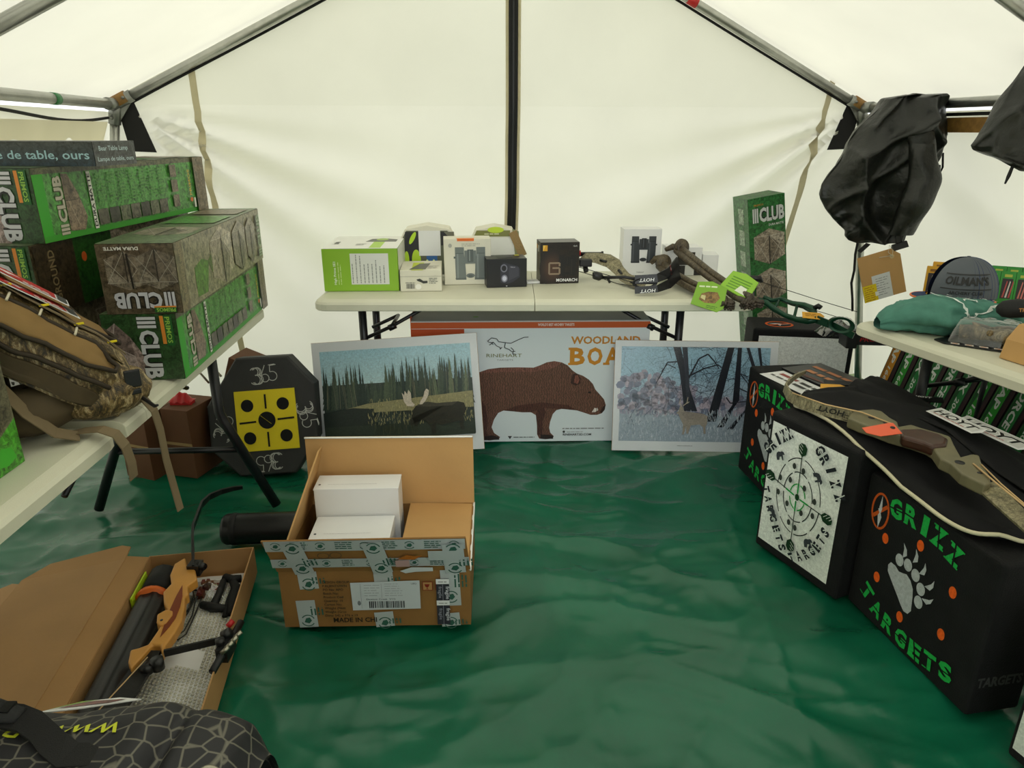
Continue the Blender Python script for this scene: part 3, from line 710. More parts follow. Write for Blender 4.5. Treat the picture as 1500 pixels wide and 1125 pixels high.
for P in ([(.343, .500), (.362, .516), (.385, .512), (.395, .498), (.42, .494), (.45, .490), (.48, .505), (.51, .518), (.53, .519)], [(.345, .498), (.36, .494), (.372, .496), (.36, .488)], [(.372, .494), (.385, .478), (.402, .470), (.40, .462), (.41, .472)], [(.425, .492), (.42, .470), (.44, .462), (.455, .450), (.47, .452)], [(.45, .470), (.462, .458), (.458, .440), (.475, .437)], [(.352, .482), (.362, .49), (.37, .485)]): p.line(P, .0035, '#3b3b3b')
p.lines(.695, .064, .2, 1, .012, '#8a8a8a', None, 4, .05); p.ell(.702, .050, .006, .006, '#3b3b3b'); p.lines(.715, .047, .10, 1, .008, '#a8a8a8', None, 5); p.text('RINEHART3D.COM', .698, .030, .011, '#33302e', .135, 0, .02)
p.poly([(.435, .030), (.455, .030), (.445, .014)], '#333333'); p.lines(.462, .022, .1, 1, .010, '#555555', None, 6, .0)
p.build('printed_front', tb, (0, 0, 0), (1, 0, 0), (0, 0, 1))
p = Pr(); p.bars(.72, .17, .10, .06, '#555550'); p.build('barcode', tb, (0, 0, BH+.003), (1, 0, 0), (0, 1, 0))
p = Pr(); p.ell(.29, .07, .014, .01, '#6aa52c'); p.build('green_dot', tb, (0, 0, BH+.003), (1, 0, 0), (0, 1, 0))
p = Pr(); BC = '#664639'
body = [(.235, .26), (.262, .318), (.30, .350), (.345, .366), (.40, .373), (.48, .374), (.555, .372), (.585, .383), (.615, .397), (.65, .403), (.685, .396), (.712, .382), (.735, .357), (.755, .342), (.785, .330), (.812, .312), (.832, .290), (.845, .262), (.868, .236), (.888, .212), (.897, .185), (.893, .160), (.880, .142), (.858, .134), (.828, .134), (.795, .146), (.760, .158), (.722, .163), (.690, .166), (.665, .160), (.648, .140), (.636, .100), (.632, .070), (.638, .044), (.655, .026), (.650, .014), (.615, .010), (.585, .014), (.575, .036), (.574, .08), (.568, .135), (.545, .150), (.502, .150), (.455, .156), (.415, .160), (.39, .148), (.37, .115), (.358, .075), (.37, .045), (.398, .024), (.392, .012), (.345, .006), (.318, .012), (.305, .03), (.30, .07), (.288, .11), (.262, .15), (.240, .20)]
p.poly(body, BC)
p.poly([(.24, .20), (.262, .15), (.288, .11), (.30, .07), (.305, .03), (.318, .012), (.345, .01), (.335, .06), (.34, .12), (.33, .18), (.30, .24)], '#4a2a22'); p.poly([(.568, .135), (.574, .08), (.575, .036), (.60, .03), (.60, .10), (.615, .15), (.60, .19), (.575, .18)], '#4a2a22')
p.poly([(.415, .160), (.455, .156), (.545, .150), (.6, .17), (.69, .166), (.76, .158), (.72, .185), (.6, .20), (.48, .185)], '#4d2c23')
p.poly([(.30, .345), (.345, .366), (.48, .374), (.555, .372), (.65, .403), (.685, .396), (.66, .375), (.56, .352), (.40, .352)], '#7a5045')
p.poly([(.728, .295), (.736, .338), (.757, .342), (.775, .318), (.772, .290), (.75, .282)], '#3a1f19'); p.poly([(.742, .298), (.748, .332), (.760, .334), (.770, .310), (.762, .290)], '#7d4c3f')
p.ell(.818, .248, .007, .005, '#1a0f0c'); p.poly([(.88, .142), (.893, .160), (.897, .185), (.885, .178), (.872, .15)], '#2c1713')
p.poly([(.592, .036), (.59, .014), (.652, .013), (.65, .03), (.63, .034)], '#231411'); p.poly([(.322, .028), (.322, .008), (.395, .011), (.39, .026), (.36, .034)], '#231411')
p.poly([(.832, .148), (.845, .172), (.852, .166), (.858, .172), (.862, .158), (.85, .150)], '#d9d2cb'); 
p.build('boar_picture', tb, (0, -.0012, 0), (1, 0, 0), (0, 0, 1), [M['boar_ink'], INK])

# ------------------------------------------------------------------ framed prints in clear sleeves
def sleeve(name, label, mx, w, h):
    t = thing(name, label, 'picture', mx=mx)
    k = MB(); k.box((0, .0015, 0), (w, .006, h)); k.obj('backing_board', 'cardboard', t)
    k = MB(); k.box((.001, -.001, .001), (w-.001, .0015, h-.001)); k.obj('mat_board', 'white_card', t)
    k = MB()
    def fs(u, v): return V((w*u, -.004-.0016*noise.noise(V((u*6, v*5, w*7)))-.0012*sin(u*9+v*5), h*v))
    k.grid(fs, 30, 22); k.obj('clear_sleeve', 'clear_film', t); return t
def mixc(a, b, t):
    A = [int(a[i:i+2], 16) for i in (1, 3, 5)]; B = [int(b[i:i+2], 16) for i in (1, 3, 5)]
    return tuple(x*(1-t)+y*t for x, y in zip(A, B))
W1, H1 = .745, .52
Fm = Matrix.Translation((-.865, 2.905, .004)) @ Matrix.Rotation(R(-3), 4, 'Z') @ Matrix.Rotation(R(-14), 4, 'X') @ Matrix.Rotation(R(-4.5), 4, 'Y')
tm = sleeve('art_print', 'matted moose print in a clear sleeve, leaning behind the open carton', Fm, W1, H1)
p = Pr(); rnd = random.Random(5); x0, x1, y0, y1 = .035, .712, .075, .478; pw, ph = x1-x0, y1-y0
for i in range(10): p.rect(x0, y0+ph*(.55+.045*i), x1, y0+ph*(.595+.045*i), mixc('#c4dfe0', '#a9d0dc', i/9), 0, 1)
p.rect(x0, y0, x1, y0+ph*.62, '#3e4a42', 0, 2)
def spruce(x, yb, h, w, c, cols=7):
    P = [(x, yb+h)]
    for i in range(cols): t = (i+1)/cols; P += [(x+w*t*.5, yb+h*(1-t)+h*.02), (x+w*t*.28, yb+h*(1-t)+h*.045)]
    for i in range(cols, 0, -1): t = i/cols; P += [(x-w*t*.28, yb+h*(1-t)+h*.045), (x-w*t*.5, yb+h*(1-t)+h*.02)]
    p.poly(P, c)
for i in range(95):
    u = i/94; x = x0+pw*min(.985, max(.015, u+rnd.uniform(-.01, .01)))
    env = .86 if u < .27 else (.62 if u < .42 else .92); env *= rnd.uniform(.72, 1.0)
    if .27 < u < .42: env = rnd.uniform(.5, .66)
    h = min(ph*.99-ph*.33, ph*(env-.33)); spruce(x, y0+ph*.33, h, .026+.014*rnd.random(), mixc('#2c3a36', '#6a7559', rnd.random()*(.5+.5*u)))
for i in range(22):
    x = x0+pw*rnd.random(); a = rnd.uniform(-.012, .012); p.line([(x, y0+ph*.36), (x+a, y0+ph*rnd.uniform(.55, .8))], .0014, mixc('#77735f', '#8f8a73', rnd.random()))
p.poly([(x0, y0+ph*.30), (x0+pw*.3, y0+ph*.40), (x1, y0+ph*.48), (x1, y0+ph*.30)], '#938d68'); 
p.poly([(x0, y0+ph*.05), (x0, y0+ph*.32), (x0+pw*.2, y0+ph*.36), (x0+pw*.34, y0+ph*.34), (x0+pw*.34, y0+ph*.05)], '#2b332f')
p.rect(x0, y0, x1, y0+ph*.16, '#333c33')
for i in range(420):
    x = x0+pw*rnd.uniform(.3, .99); y = y0+ph*rnd.uniform(.14, .43); p.line([(x, y), (x+rnd.uniform(-.004, .004), y+.012)], .0018, mixc('#77734f', '#c4b984', rnd.random()), 0, 140)
for i in range(60):
    x = x0+pw*rnd.uniform(.32, .62); y = y0+ph*rnd.uniform(.02, .12); p.line([(x, y), (x, y+.03)], .0025, mixc('#2a322b', '#4a4f3a', rnd.random()), 0, 141)
mo = [(.60, .30), (.62, .345), (.66, .375), (.70, .385), (.76, .365), (.84, .36), (.90, .37), (.94, .35), (.95, .28), (.93, .20), (.925, .06), (.905, .06), (.90, .16), (.84, .14), (.78, .12), (.745, .14), (.74, .03), (.715, .03), (.705, .12), (.68, .17), (.65, .20), (.632, .17), (.622, .12), (.604, .12), (.60, .17), (.588, .22), (.578, .20), (.572, .15), (.582, .13), (.60, .15), (.59, .24)]
p.poly([(x0+pw*a, y0+ph*b) for a, b in mo], '#2d2e27', 0, 150)
p.poly([(x0+pw*a, y0+ph*b) for a, b in ((.62, .345), (.66, .375), (.70, .385), (.76, .365), (.9, .37), (.86, .33), (.70, .33))], '#45443a', 0, 151)
for L in ([(.605, .34), (.565, .35), (.545, .40), (.535, .50), (.55, .47), (.555, .52), (.57, .48), (.58, .53), (.595, .49), (.595, .40), (.615, .36)], [(.645, .36), (.665, .36), (.69, .40), (.71, .46), (.715, .51), (.70, .53), (.685, .50), (.675, .44), (.655, .40)]): p.poly([(x0+pw*a, y0+ph*b) for a, b in L], '#c9bcab', 0, 152)
p.build('picture', tm, (0, -.0011, 0), (1, 0, 0), (0, 0, 1), [INKG, INK], .0002); Pr
W2, H2 = .735, .515
Fd = Matrix.Translation((.462, 2.985, .004)) @ Matrix.Rotation(R(-1), 4, 'Z') @ Matrix.Rotation(R(-9.5), 4, 'X') @ Matrix.Rotation(R(.4), 4, 'Y')
td = sleeve('art_print', 'matted print of a deer among bare trees, in a clear sleeve against the boar carton', Fd, W2, H2)
p = Pr(); rnd = random.Random(11); x0, x1, y0, y1 = .030, .700, .047, .487; pw, ph = x1-x0, y1-y0; q = lambda a, b: (x0+pw*a, y0+ph*b)
for i in range(14): p.rect(x0, y0+ph*(.30+.05*i), x1, y0+ph*(.35+.05*i), mixc('#b4b7c4', '#a3c6d8', min(1, i/8)), 0, 1)
p.rect(x0, y0, x1, y0+ph*.33, '#a4b0bb', 0, 1)
for i in range(260):
    a = rnd.uniform(0, .5) if i < 180 else rnd.uniform(.45, .98); b = rnd.uniform(.30, .74-.5*abs(a-.15)) if i < 180 else rnd.uniform(.3, .48)
    p.ell(*q(a, b), .012+.012*rnd.random(), .010+.010*rnd.random(), mixc('#747d94', '#c0b0bc', rnd.random()), 0, 7, rnd.random()*90, 2+i % 3)
def branch(x, y, ang, L, w, d, c):
    pts = [(x, y)]; a = ang
    for i in range(4):
        a += rnd.uniform(-16, 16); x += L/4*cos(R(a)); y += L/4*sin(R(a))
        x = min(max(x, x0), x1); y = min(max(y, y0), y1); pts.append((x, y))
        if d > 0 and i > 0: branch(x, y, a+rnd.choice((-1, 1))*rnd.uniform(25, 60), L*.58, w*.55, d-1, c)
    p.line(pts, w, c, 0, 12, w*.5)
for i in range(60): branch(*q(rnd.uniform(.0, .98), rnd.uniform(.45, .98)), rnd.uniform(0, 360), .07, .0012, 1, '#4b5566')
for (ax, ay, an, L) in ((.10, .17, 95, .13), (.06, .18, 80, .12), (.14, .2, 70, .1)): branch(*q(ax, ay), an, L, .003, 2, '#5a6272')
trk = '#2b2d35'
p.poly([q(.345, 1), q(.395, 1), q(.475, .55), q(.53, .33), (q(.44, .33)), q(.43, .45), q(.395, .75)], trk); p.poly([q(.405, 1), q(.44, 1), q(.46, .72), q(.475, .45), q(.45, .45), q(.43, .75)], '#3a3c45')
p.poly([q(.71, 1), q(.755, 1), q(.66, .22), q(.595, .22)], '#25272e'); p.poly([q(.778, 1), q(.805, 1), q(.81, .45), q(.78, .38), q(.715, .16), q(.67, .16), q(.765, .40)], '#25272e')
p.poly([q(.835, 1), q(.855, 1), q(.91, .78), q(.985, .70), q(.985, .68), q(.89, .76)], '#2b2d35'); p.poly([q(.91, 1), q(.93, 1), q(.955, .78), q(.94, .78)], '#2b2d35'); p.poly([q(.86, .36), q(.885, .40), q(.78, .14), q(.74, .14)], '#2b2d35')
for P, w in (([(.46, .68), (.52, .88), (.58, .93), (.63, .85), (.66, .78)], .008), ([(.46, .70), (.56, .78), (.65, .82), (.68, .79)], .008), ([(.38, .85), (.31, .84), (.26, .68), (.24, .62)], .006), ([(.37, .78), (.31, .82), (.27, .74)], .004), ([(.80, .58), (.86, .54), (.95, .50)], .006), ([(.72, .48), (.75, .42), (.85, .44), (.93, .40)], .006), ([(.81, .72), (.86, .63), (.87, .48)], .005)): p.line([q(a, b) for a, b in P], w, trk, 0, None, w*.5)
for i in range(46): branch(*q(rnd.choice((.35, .46, .5, .58, .68, .8, .9))+rnd.uniform(-.06, .06), rnd.uniform(.55, .97)), rnd.uniform(0, 360), .09, .0022, 2, trk)
Lg = p.L+1
for i in range(900):
    a = rnd.random(); b = rnd.uniform(0, .31); s = .010+.010*rnd.random(); xx, yy = q(a, b)
    p.line([(xx, yy), (min(x1, max(x0, xx+rnd.uniform(-.006, .006))), yy+s)], .002, mixc('#8493a2', '#d4d9de', rnd.random()), 0, Lg+int(40*(.31-b)))
p.L = Lg+16
de = [(.400, .330), (.41, .385), (.43, .375), (.44, .33), (.47, .30), (.52, .295), (.57, .305), (.60, .28), (.60, .20), (.59, .16), (.595, .09), (.58, .09), (.575, .16), (.55, .19), (.49, .18), (.475, .09), (.462, .09), (.458, .17), (.445, .08), (.433, .08), (.437, .19), (.415, .25), (.40, .30), (.385, .31)]
p.poly([q(a, b) for a, b in de], '#958b80'); p.poly([q(.42, .31), q(.44, .33), q(.57, .305), q(.55, .24), q(.46, .24)], '#8b8178')
for P in ([(.42, .385), (.405, .42), (.41, .46)], [(.43, .385), (.455, .42), (.46, .48)], [(.45, .41), (.47, .43)]): p.line([q(a, b) for a, b in P], .003, '#b7ab97')
p.lines(.30, .028, .07, 1, .006, '#8a8a8a', None, 2, .0)
p.build('picture', td, (0, -.0011, 0), (1, 0, 0), (0, 0, 1), [INKG, INK], .0002)
# ------------------------------------------------------------------ long blind cartons on the left table
CL, CWD, CHT = .90, .20, .19
def blind(p, cx, cy, w, h, rot=0, tone=1.0):
    """printed picture of a faceted pop-up blind"""
    ca, sa = cos(R(rot)), sin(R(rot)); T2 = lambda L: [(cx+a*w*ca-b*h*sa, cy+a*w*sa+b*h*ca) for a, b in L]
    g = lambda *c: tuple(x*tone for x in c)
    p.poly(T2([(-.5, .32), (0, .5), (.5, .32), (.5, -.30), (0, -.5), (-.5, -.30)]), g(150, 139, 122), 1)
    p.poly(T2([(-.5, .32), (0, .30), (0, -.5), (-.5, -.30), (-.36, 0)]), g(132, 120, 104), 1)
    p.poly(T2([(0, .30), (.36, 0), (.24, -.4), (0, -.5)]), g(108, 98, 84), 1)
    p.poly(T2([(0, .30), (.5, .32), (.36, 0)]), g(160, 150, 134), 1)
    for a, b in (((-.5, .32), (0, -.5)), ((.5, .32), (0, -.5)), ((-.5, -.3), (0, .3)), ((.5, -.3), (0, .3)), ((-.5, .32), (0, .3)), ((.5, .32), (0, .3))): p.line(T2([a, b]), .0014, g(190, 184, 170))
    p.line(T2([(0, .3), (0, -.5)]), w*.03, (38, 34, 28))
def club(p, x, y, h, w, rot, c='#c3c4ca', oc='#16181a'):
    """stripes + word, running along rot, (x, y) = lower left of the run, h cap height, w total run"""
    ca, sa = cos(R(rot)), sin(R(rot)); at = lambda a, b: (x+a*ca-b*sa, y+a*sa+b*ca)
    sw = w*.045
    for k in range(3):
        a = k*sw*1.45; p.poly([at(a-.001, -.001), at(a+sw+.001, -.001), at(a+sw+.001, h+.001), at(a-.001, h+.001)], oc); p.poly([at(a, 0), at(a+sw, 0), at(a+sw, h), at(a, h)], c)
    X = at(w*.21, 0); p.text('CLUB', X[0], X[1], h, c, w*.79, rot, .04, 0, 'l', outline=oc)
    X = at(w*.285, h*.44); p.text('THE', X[0], X[1], h*.10, oc, w*.06, rot, .02, 0, 'l')
def front_side(p):      # word runs down the right half
    w, h = CWD, CHT
    p.rect(0, 0, w, h, '#2b4a28', 1); 
    p.poly([(.0, .0), (.0, .14), (.035, .165), (.07, .125), (.105, .06), (.11, .0)], (150, 132, 128), 1); p.poly([(.035, .165), (.07, .125), (.075, .07), (.02, .10)], (118, 102, 98), 1); p.poly([(.02, .10), (.075, .07), (.085, .0), (.04, .0)], (168, 152, 150), 1)
    for a, b in (((.035, .165), (.02, .10)), ((.02, .10), (.075, .07)), ((.075, .07), (.085, 0)), ((.02, .1), (.04, 0))): p.line([a, b], .0015, '#c6b9b6')
    club(p, .096, .182, .050, .178, -90)
    p.poly([(.158, .185), (.168, .185), (.168, .105), (.158, .105)], '#d58432'); p.rect(.168, .10, .190, .186, '#1d5a26'); p.text('PRIMOS', .172, .182, .0125, '#8fbb4a', .075, -90, .02)
def front_flip(p):      # upside-down word along the bottom, camouflage behind
    w, h = CWD, CHT
    p.rect(0, 0, w, h, (84, 74, 58), 1)
    blind(p, .070, .118, .105, .105, 180, .82); blind(p, .150, .122, .10, .11, 180, .75)
    p.line([(.078, .165), (.082, .07)], .005, '#15130f')
    club(p, .186, .060, .044, .158, 180, '#b9bac2')
    p.rect(.128, .004, .186, .018, '#1d5a26'); p.text('PRIMOS', .183, .016, .010, '#8fbb4a', .05, 180, .02); p.rect(.128, .018, .186, .022, '#d58432')
    p.text('DURA MATTE', .112, .183, .009, '#d5d5d0', .088, 180, .03)
def front_up(p, w=.2, h=.9):        # standing carton
    p.rect(0, 0, w, h, '#2f6a35', 1)
    club(p, .022, h-.125, .072, .168, 0, '#c9cbc8'); p.text('PRIMOS', .03, h-.042, .010, '#c98b3a', .05)
    p.text('DURA MATTE', .105, h-.150, .011, '#cfd3cc', .08, 0, .02)
    for cy in (h-.255, h-.46, h-.66): blind(p, .105, cy, .165, .185, 0, 1.05)
def side_green(p, L=CL, h=CHT, camo_end=True):
    p.rect(0, 0, L, h, '#4f9140', 1, 1); p.rect(0, 0, .04, h, '#3aa32a', 0); p.rect(0, 0, L, .016, '#3c9a2b', 0); p.rect(.0, h-.016, L, h, '#5b5b42', 1)
    club(p, .105, .012, .034, .155, 90, '#c0b9a8', '#55603f'); p.poly([(.108, .02), (.17, .015), (.19, .05), (.165, .12), (.135, .17), (.108, .172)], (136, 118, 98), 1); p.poly([(.108, .10), (.15, .10), (.135, .17), (.108, .172)], (112, 96, 78), 1); p.line([(.108, .10), (.155, .10)], .002, '#4a4034'); p.line([(.12, .10), (.15, .03)], .0015, '#bbab95')
    p.rect(.215, .012, .232, .172, '#e2e2d8'); p.text('DURA MATTE', .229, .018, .013, '#23251f', .148, 90, .03)
    x = .25
    for k in range(7):
        p.line([(x+.055*k, .07), (x+.055*k, .165)], .002, '#2f5f28'); p.lines(x+.055*k+.006, .16, .04, 9, .010, '#5f9a4c', .004, 20+k, .3)
        p.rect(x+.055*k-.012, .02, x+.055*k+.038, .064, [(92, 88, 74), (60, 58, 50), (96, 100, 76)][k % 3], 1)
    for k in range(3): p.rect(.66, .03+.05*k, .70, .070+.05*k, (116, 105, 88), 1)
    p.text('PRIMOS', .79, .06, .014, '#c8a83a', .09, 90, .02); p.ell(.784, .045, .01, .008, '#d2691e')
    p.rect(.80, .016, .812, .05, '#d9d9d2')
    if camo_end: p.rect(.825, .0, L, h, (112, 98, 76), 1); p.text('GROUND', .87, .03, .02, '#6b5c45', .13, 90, .03)
def side_camo(p, L=CL, h=CHT):
    p.rect(0, 0, L, h, (134, 126, 102), 1, 1); p.rect(.0, 0, .06, h, (112, 98, 72), 1); p.text('GROUND BLIND', .05, .02, .022, '#8d7f66', .15, 90, .02)
    p.poly([(.13, .015), (.22, .012), (.26, .10), (.20, .115), (.13, .10)], '#4d7a24', 1); p.poly([(.25, .10), (.38, .15), (.36, .09), (.28, .06)], '#4a5d26', 1)
    blind(p, .40, .095, .22, .18, 0, 1.12); blind(p, .60, .095, .16, .17, 0, .95); blind(p, .74, .095, .12, .16, 0, .95)
    club(p, .872, .018, .045, .155, 90, '#9aa88e', '#4a6a3a')
def top_art(p, L=CL):
    p.rect(0, 0, CWD, L, '#5b6b49', 1, 1); blind(p, .1, .25, .16, .2, 0, 1.0); p.rect(.02, .42, .18, .62, '#4f8a3c', 1); p.rect(.02, .68, .18, .84, (120, 110, 90), 1)
def club_carton(label, loc, yaw, front, side, ends='camo_box', dark=False):
    t = thing('blind_carton', label, 'carton', loc, (0, 0, yaw), 'long cartons with printed blinds')
    k = MB(); k.box((0, 0, 0), (CWD, CL, CHT)); k.obj('carton_body', ends, t, bevel=.002)
    p = Pr(); front(p); p.build('front_print', t, (0, 0, 0), (1, 0, 0), (0, 0, 1))
    p = Pr(); side(p); p.build('side_print', t, (CWD, 0, 0), (0, 1, 0), (0, 0, 1))
    p = Pr(); top_art(p); p.build('top_print', t, (0, 0, CHT), (1, 0, 0), (0, 1, 0))
    return t
zt_ = .737
club_carton('green blind carton at the bottom of the aisle side stack, beside the pack', (-1.128, 1.882, zt_), 4.2, front_side, side_green)
club_carton('camouflage blind carton with the word upside down, on a green one beside the aisle', (-1.104, 1.881, zt_+.1915), 5.0, front_flip, side_camo)
club_carton('blind carton at the foot of the wall side stack, mostly hidden by the pack', (-1.46, 1.80, zt_), 1.0, front_side, side_camo)
club_carton('blind carton with dark camouflage side in the middle of the wall side stack', (-1.455, 1.85, zt_+.1915), -1.5, front_side, lambda p: (side_camo(p), p.rect(0, 0, .17, CHT, (58, 48, 34), 1), p.rect(.17, 0, .36, CHT, '#234f1c', 1), p.text('GROUND', .08, .03, .026, '#7d6b4d', .14, 90, .02), p.ell(.21, .13, .012, .014, '#c4581c'), p.text('PRIMOS', .30, .02, .014, '#8a7a2a', .09, 90, .02)))
club_carton('topmost green blind carton of the wall side stack, under the lamp box', (-1.432, 1.895, zt_+.383), -3.9, front_side, side_green)
# lamp box on top
tl = thing('lamp_box', 'flat dark teal table lamp box lying on top of the highest carton', 'box', (-1.508, 2.005, zt_+.5745), (0, 0, -6))
LX, LY, LZ = .405, .18, .063
k = MB(); k.box((0, 0, 0), (LX, LY, LZ)); k.obj('carton_body', 'dark_card', tl, bevel=.0015)
p = Pr()
for i in range(8): p.rect(0, LZ*i/8, LX, LZ*(i+1)/8, mixc('#23343e', '#3a3f3c', i/7), 1, 1)
p.text('Lampe de table, ours', LX-.013, .018, .022, '#9fc3cc', .36, 0, .012, 0, 'r'); p.build('front_print', tl, (0, 0, 0), (1, 0, 0), (0, 0, 1))
p = Pr(); p.rect(0, 0, LY, LZ, '#4a4c4c', 1, 1); p.text('Bear Table Lamp', .022, .039, .012, '#b9cdd2', .125, 0, .01); p.text('Lampe de table, ours', .012, .012, .011, '#b9cdd2', .155, 0, .01)
p.build('side_print', tl, (LX, 0, 0), (0, 1, 0), (0, 0, 1))
# carton at the left edge of the frame
ts = thing('feed_carton', 'green and camouflage carton on the near table, cut by the left edge', 'carton', (-1.245, 1.00, .736), (0, 0, 2))
k = MB(); k.box((0, 0, 0), (.215, .36, .33)); k.obj('carton_body', 'camo_green', ts, bevel=.002)
p = Pr(); p.rect(0, 0, .36, .33, (104, 100, 78), 1, 1); p.poly([(0, 0), (.36, 0), (.36, .10), (.27, .06), (.16, .08), (.06, .04), (0, .07)], '#4b9a2c', 1); p.poly([(.12, .10), (.24, .09), (.30, .15), (.25, .21), (.15, .2), (.09, .15)], '#b59b6b', 1); p.poly([(.15, .12), (.22, .12), (.25, .16), (.2, .18), (.15, .17)], '#4a2d1a', 1)
p.poly([(.27, .04), (.30, .055), (.33, .045), (.34, .02), (.31, .012), (.285, .018)], '#3fae2a'); p.rect(.30, .22, .36, .33, '#3f8f34'); p.build('side_print', ts, (.215, 0, 0), (0, 1, 0), (0, 0, 1))
# standing carton in the back corner
Ft = Matrix.Translation((1.352, 3.67, .045)) @ Matrix.Rotation(R(8), 4, 'Z') @ Matrix.Rotation(R(-9.5), 4, 'Y')
tt = thing('blind_carton', 'tall green blind carton standing on end in the back right corner', 'carton', mx=Ft, group=None)
k = MB(); k.box((0, 0, 0), (.195, .17, 1.045)); k.obj('carton_body', 'camo_green', tt, bevel=.002)
p = Pr(); front_up(p, .195, 1.045); p.build('front_print', tt, (0, 0, 0), (1, 0, 0), (0, 0, 1))
p = Pr(); p.rect(0, 0, .17, 1.045, '#3d6b3c', 1, 1); 
for k_ in range(7): p.rect(.06, .25+.11*k_, .12, .33+.11*k_, '#8fa088', 1)
p.build('side_print', tt, (0, .17, 0), (0, -1, 0), (0, 0, 1))

# ------------------------------------------------------------------ goods on the back table
ZT = .7365
def goods(name, label, cat, x, y, yaw, w, d, h, m, group=None, z=ZT, bev=.0015, body='carton_body'):
    t = thing(name, label, cat, (x, y, z), (0, 0, yaw), group)
    k = MB(); k.box((0, 0, 0), (w, d, h)); k.obj(body, m, t, bevel=bev); return t
def face(p, t, which, w, d, h, name=None):
    o, x, y = {'front': ((0, 0, 0), (1, 0, 0), (0, 0, 1)), 'right': ((w, 0, 0), (0, 1, 0), (0, 0, 1)), 'left': ((0, d, 0), (0, -1, 0), (0, 0, 1)), 'top': ((0, 0, h), (1, 0, 0), (0, 1, 0))}[which]
    return p.build(name or which+'_print', t, o, x, y)
def binoc(p, x, y, w, h, c1='#2e3133', c2='#55595b', c3='#17191a'):
    """printed picture of binoculars in a w x h box"""
    for sx in (-1, 1):
        X = x+sx*w*.35; a = sx*w*.02
        p.poly([(X-w*.185-a, y), (X+w*.185-a, y), (X+w*.175, y+h*.5), (X+w*.155+a, y+h*.82), (X+w*.155+a, y+h), (X-w*.155+a, y+h), (X-w*.155+a, y+h*.82), (X-w*.175, y+h*.5)], c1)
        p.rect(X-w*.12, y+h*.03, X-w*.06, y+h*.8, c2); p.rect(X-w*.15+a, y+h*.80, X+w*.15+a, y+h*.825, c3); p.rect(X-w*.18, y+h*.03, X+w*.18, y+h*.055, c3)
        p.rect(X+sx*w*.155, y+h*.66, X+sx*w*.225, y+h*.72, c3)
    p.rect(x-w*.2, y+h*.50, x+w*.2, y+h*.90, c1); p.rect(x-w*.10, y+h*.55, x+w*.11, y+h*.93, c3); p.rect(x-w*.04, y+h*.58, x, y+h*.90, c2)
    p.ell(x, y+h*.13, w*.15, h*.07, c1); p.ell(x, y+h*.12, w*.08, h*.04, c3)
# green and white optics carton
w, d, h = .325, .38, .185
t = goods('optics_box', 'large lime green and white optics box on the end of the back table', 'box', -.822, 3.058, 2.6, w, d, h, 'green_card')
p = Pr(); p.rect(.12, .030, .285, .165, '#dfe0dc'); 
for k_ in range(9): p.lines(.13+.017*k_, .036, .125, 1, .006, '#8a8f8c', .004, 30+k_, .6, 90)
p.text('High Prime SE1', .056, .03, .010, '#e9f0dc', .10, 90, .02); p.lines(.068, .03, .12, 2, .010, '#cfe39a', .003, 5, .3, 90); face(p, t, 'front', w, d, h)
p = Pr(); p.rect(0, 0, w, d, '#e9e9e4', 0, 1); p.rect(.20, .02, .25, .2, '#a9cf4a'); p.poly([(.16, .20), (.30, .20), (.30, .27), (.25, .30), (.18, .29)], '#5b5c58'); p.ell(.23, .27, .028, .035, '#9ab84a'); p.text('hawke', .05, .13, .03, '#3d3f3d', .07, 90, .02); p.lines(.13, .13, .05, 3, .018, '#8a8a86', .006); face(p, t, 'top', w, d, h)
p = Pr(); p.rect(0, 0, d, h, '#dcdcd6', 0, 1); p.rect(0, 0, .015, h, '#8dbb2f'); face(p, t, 'right', w, d, h)
# small cream box with a scope picture
w, d, h = .180, .24, .092
t = goods('scope_box', 'low cream box with a small scope picture, beside the lime optics box', 'box', -.488, 3.057, 4.8, w, d, h, 'cream_card')
p = Pr(); p.rect(0, h*.70, w, h*.715, '#9b988c'); p.bars(.025, .012, .036, .022, '#55554f'); p.ell(.078, .020, .013, .012, '#f2f0e8'); p.lines(.022, .037, .045, 1, .006, '#6a6a62'); p.poly([(.07, .052), (.085, .056), (.10, .046), (.118, .046), (.118, .036), (.10, .034), (.09, .040), (.075, .046)], '#33342f'); p.lines(.125, .055, .04, 4, .007, '#6f6f68'); face(p, t, 'front', w, d, h)
p = Pr(); p.rect(.05, .0, .10, .19, '#c2cf3e'); p.poly([(.04, .02), (.11, .02), (.13, .17), (.08, .16)], '#5d5e55'); p.lines(.12, .1, .05, 4, .02, '#a5a298', .006); face(p, t, 'top', w, d, h)
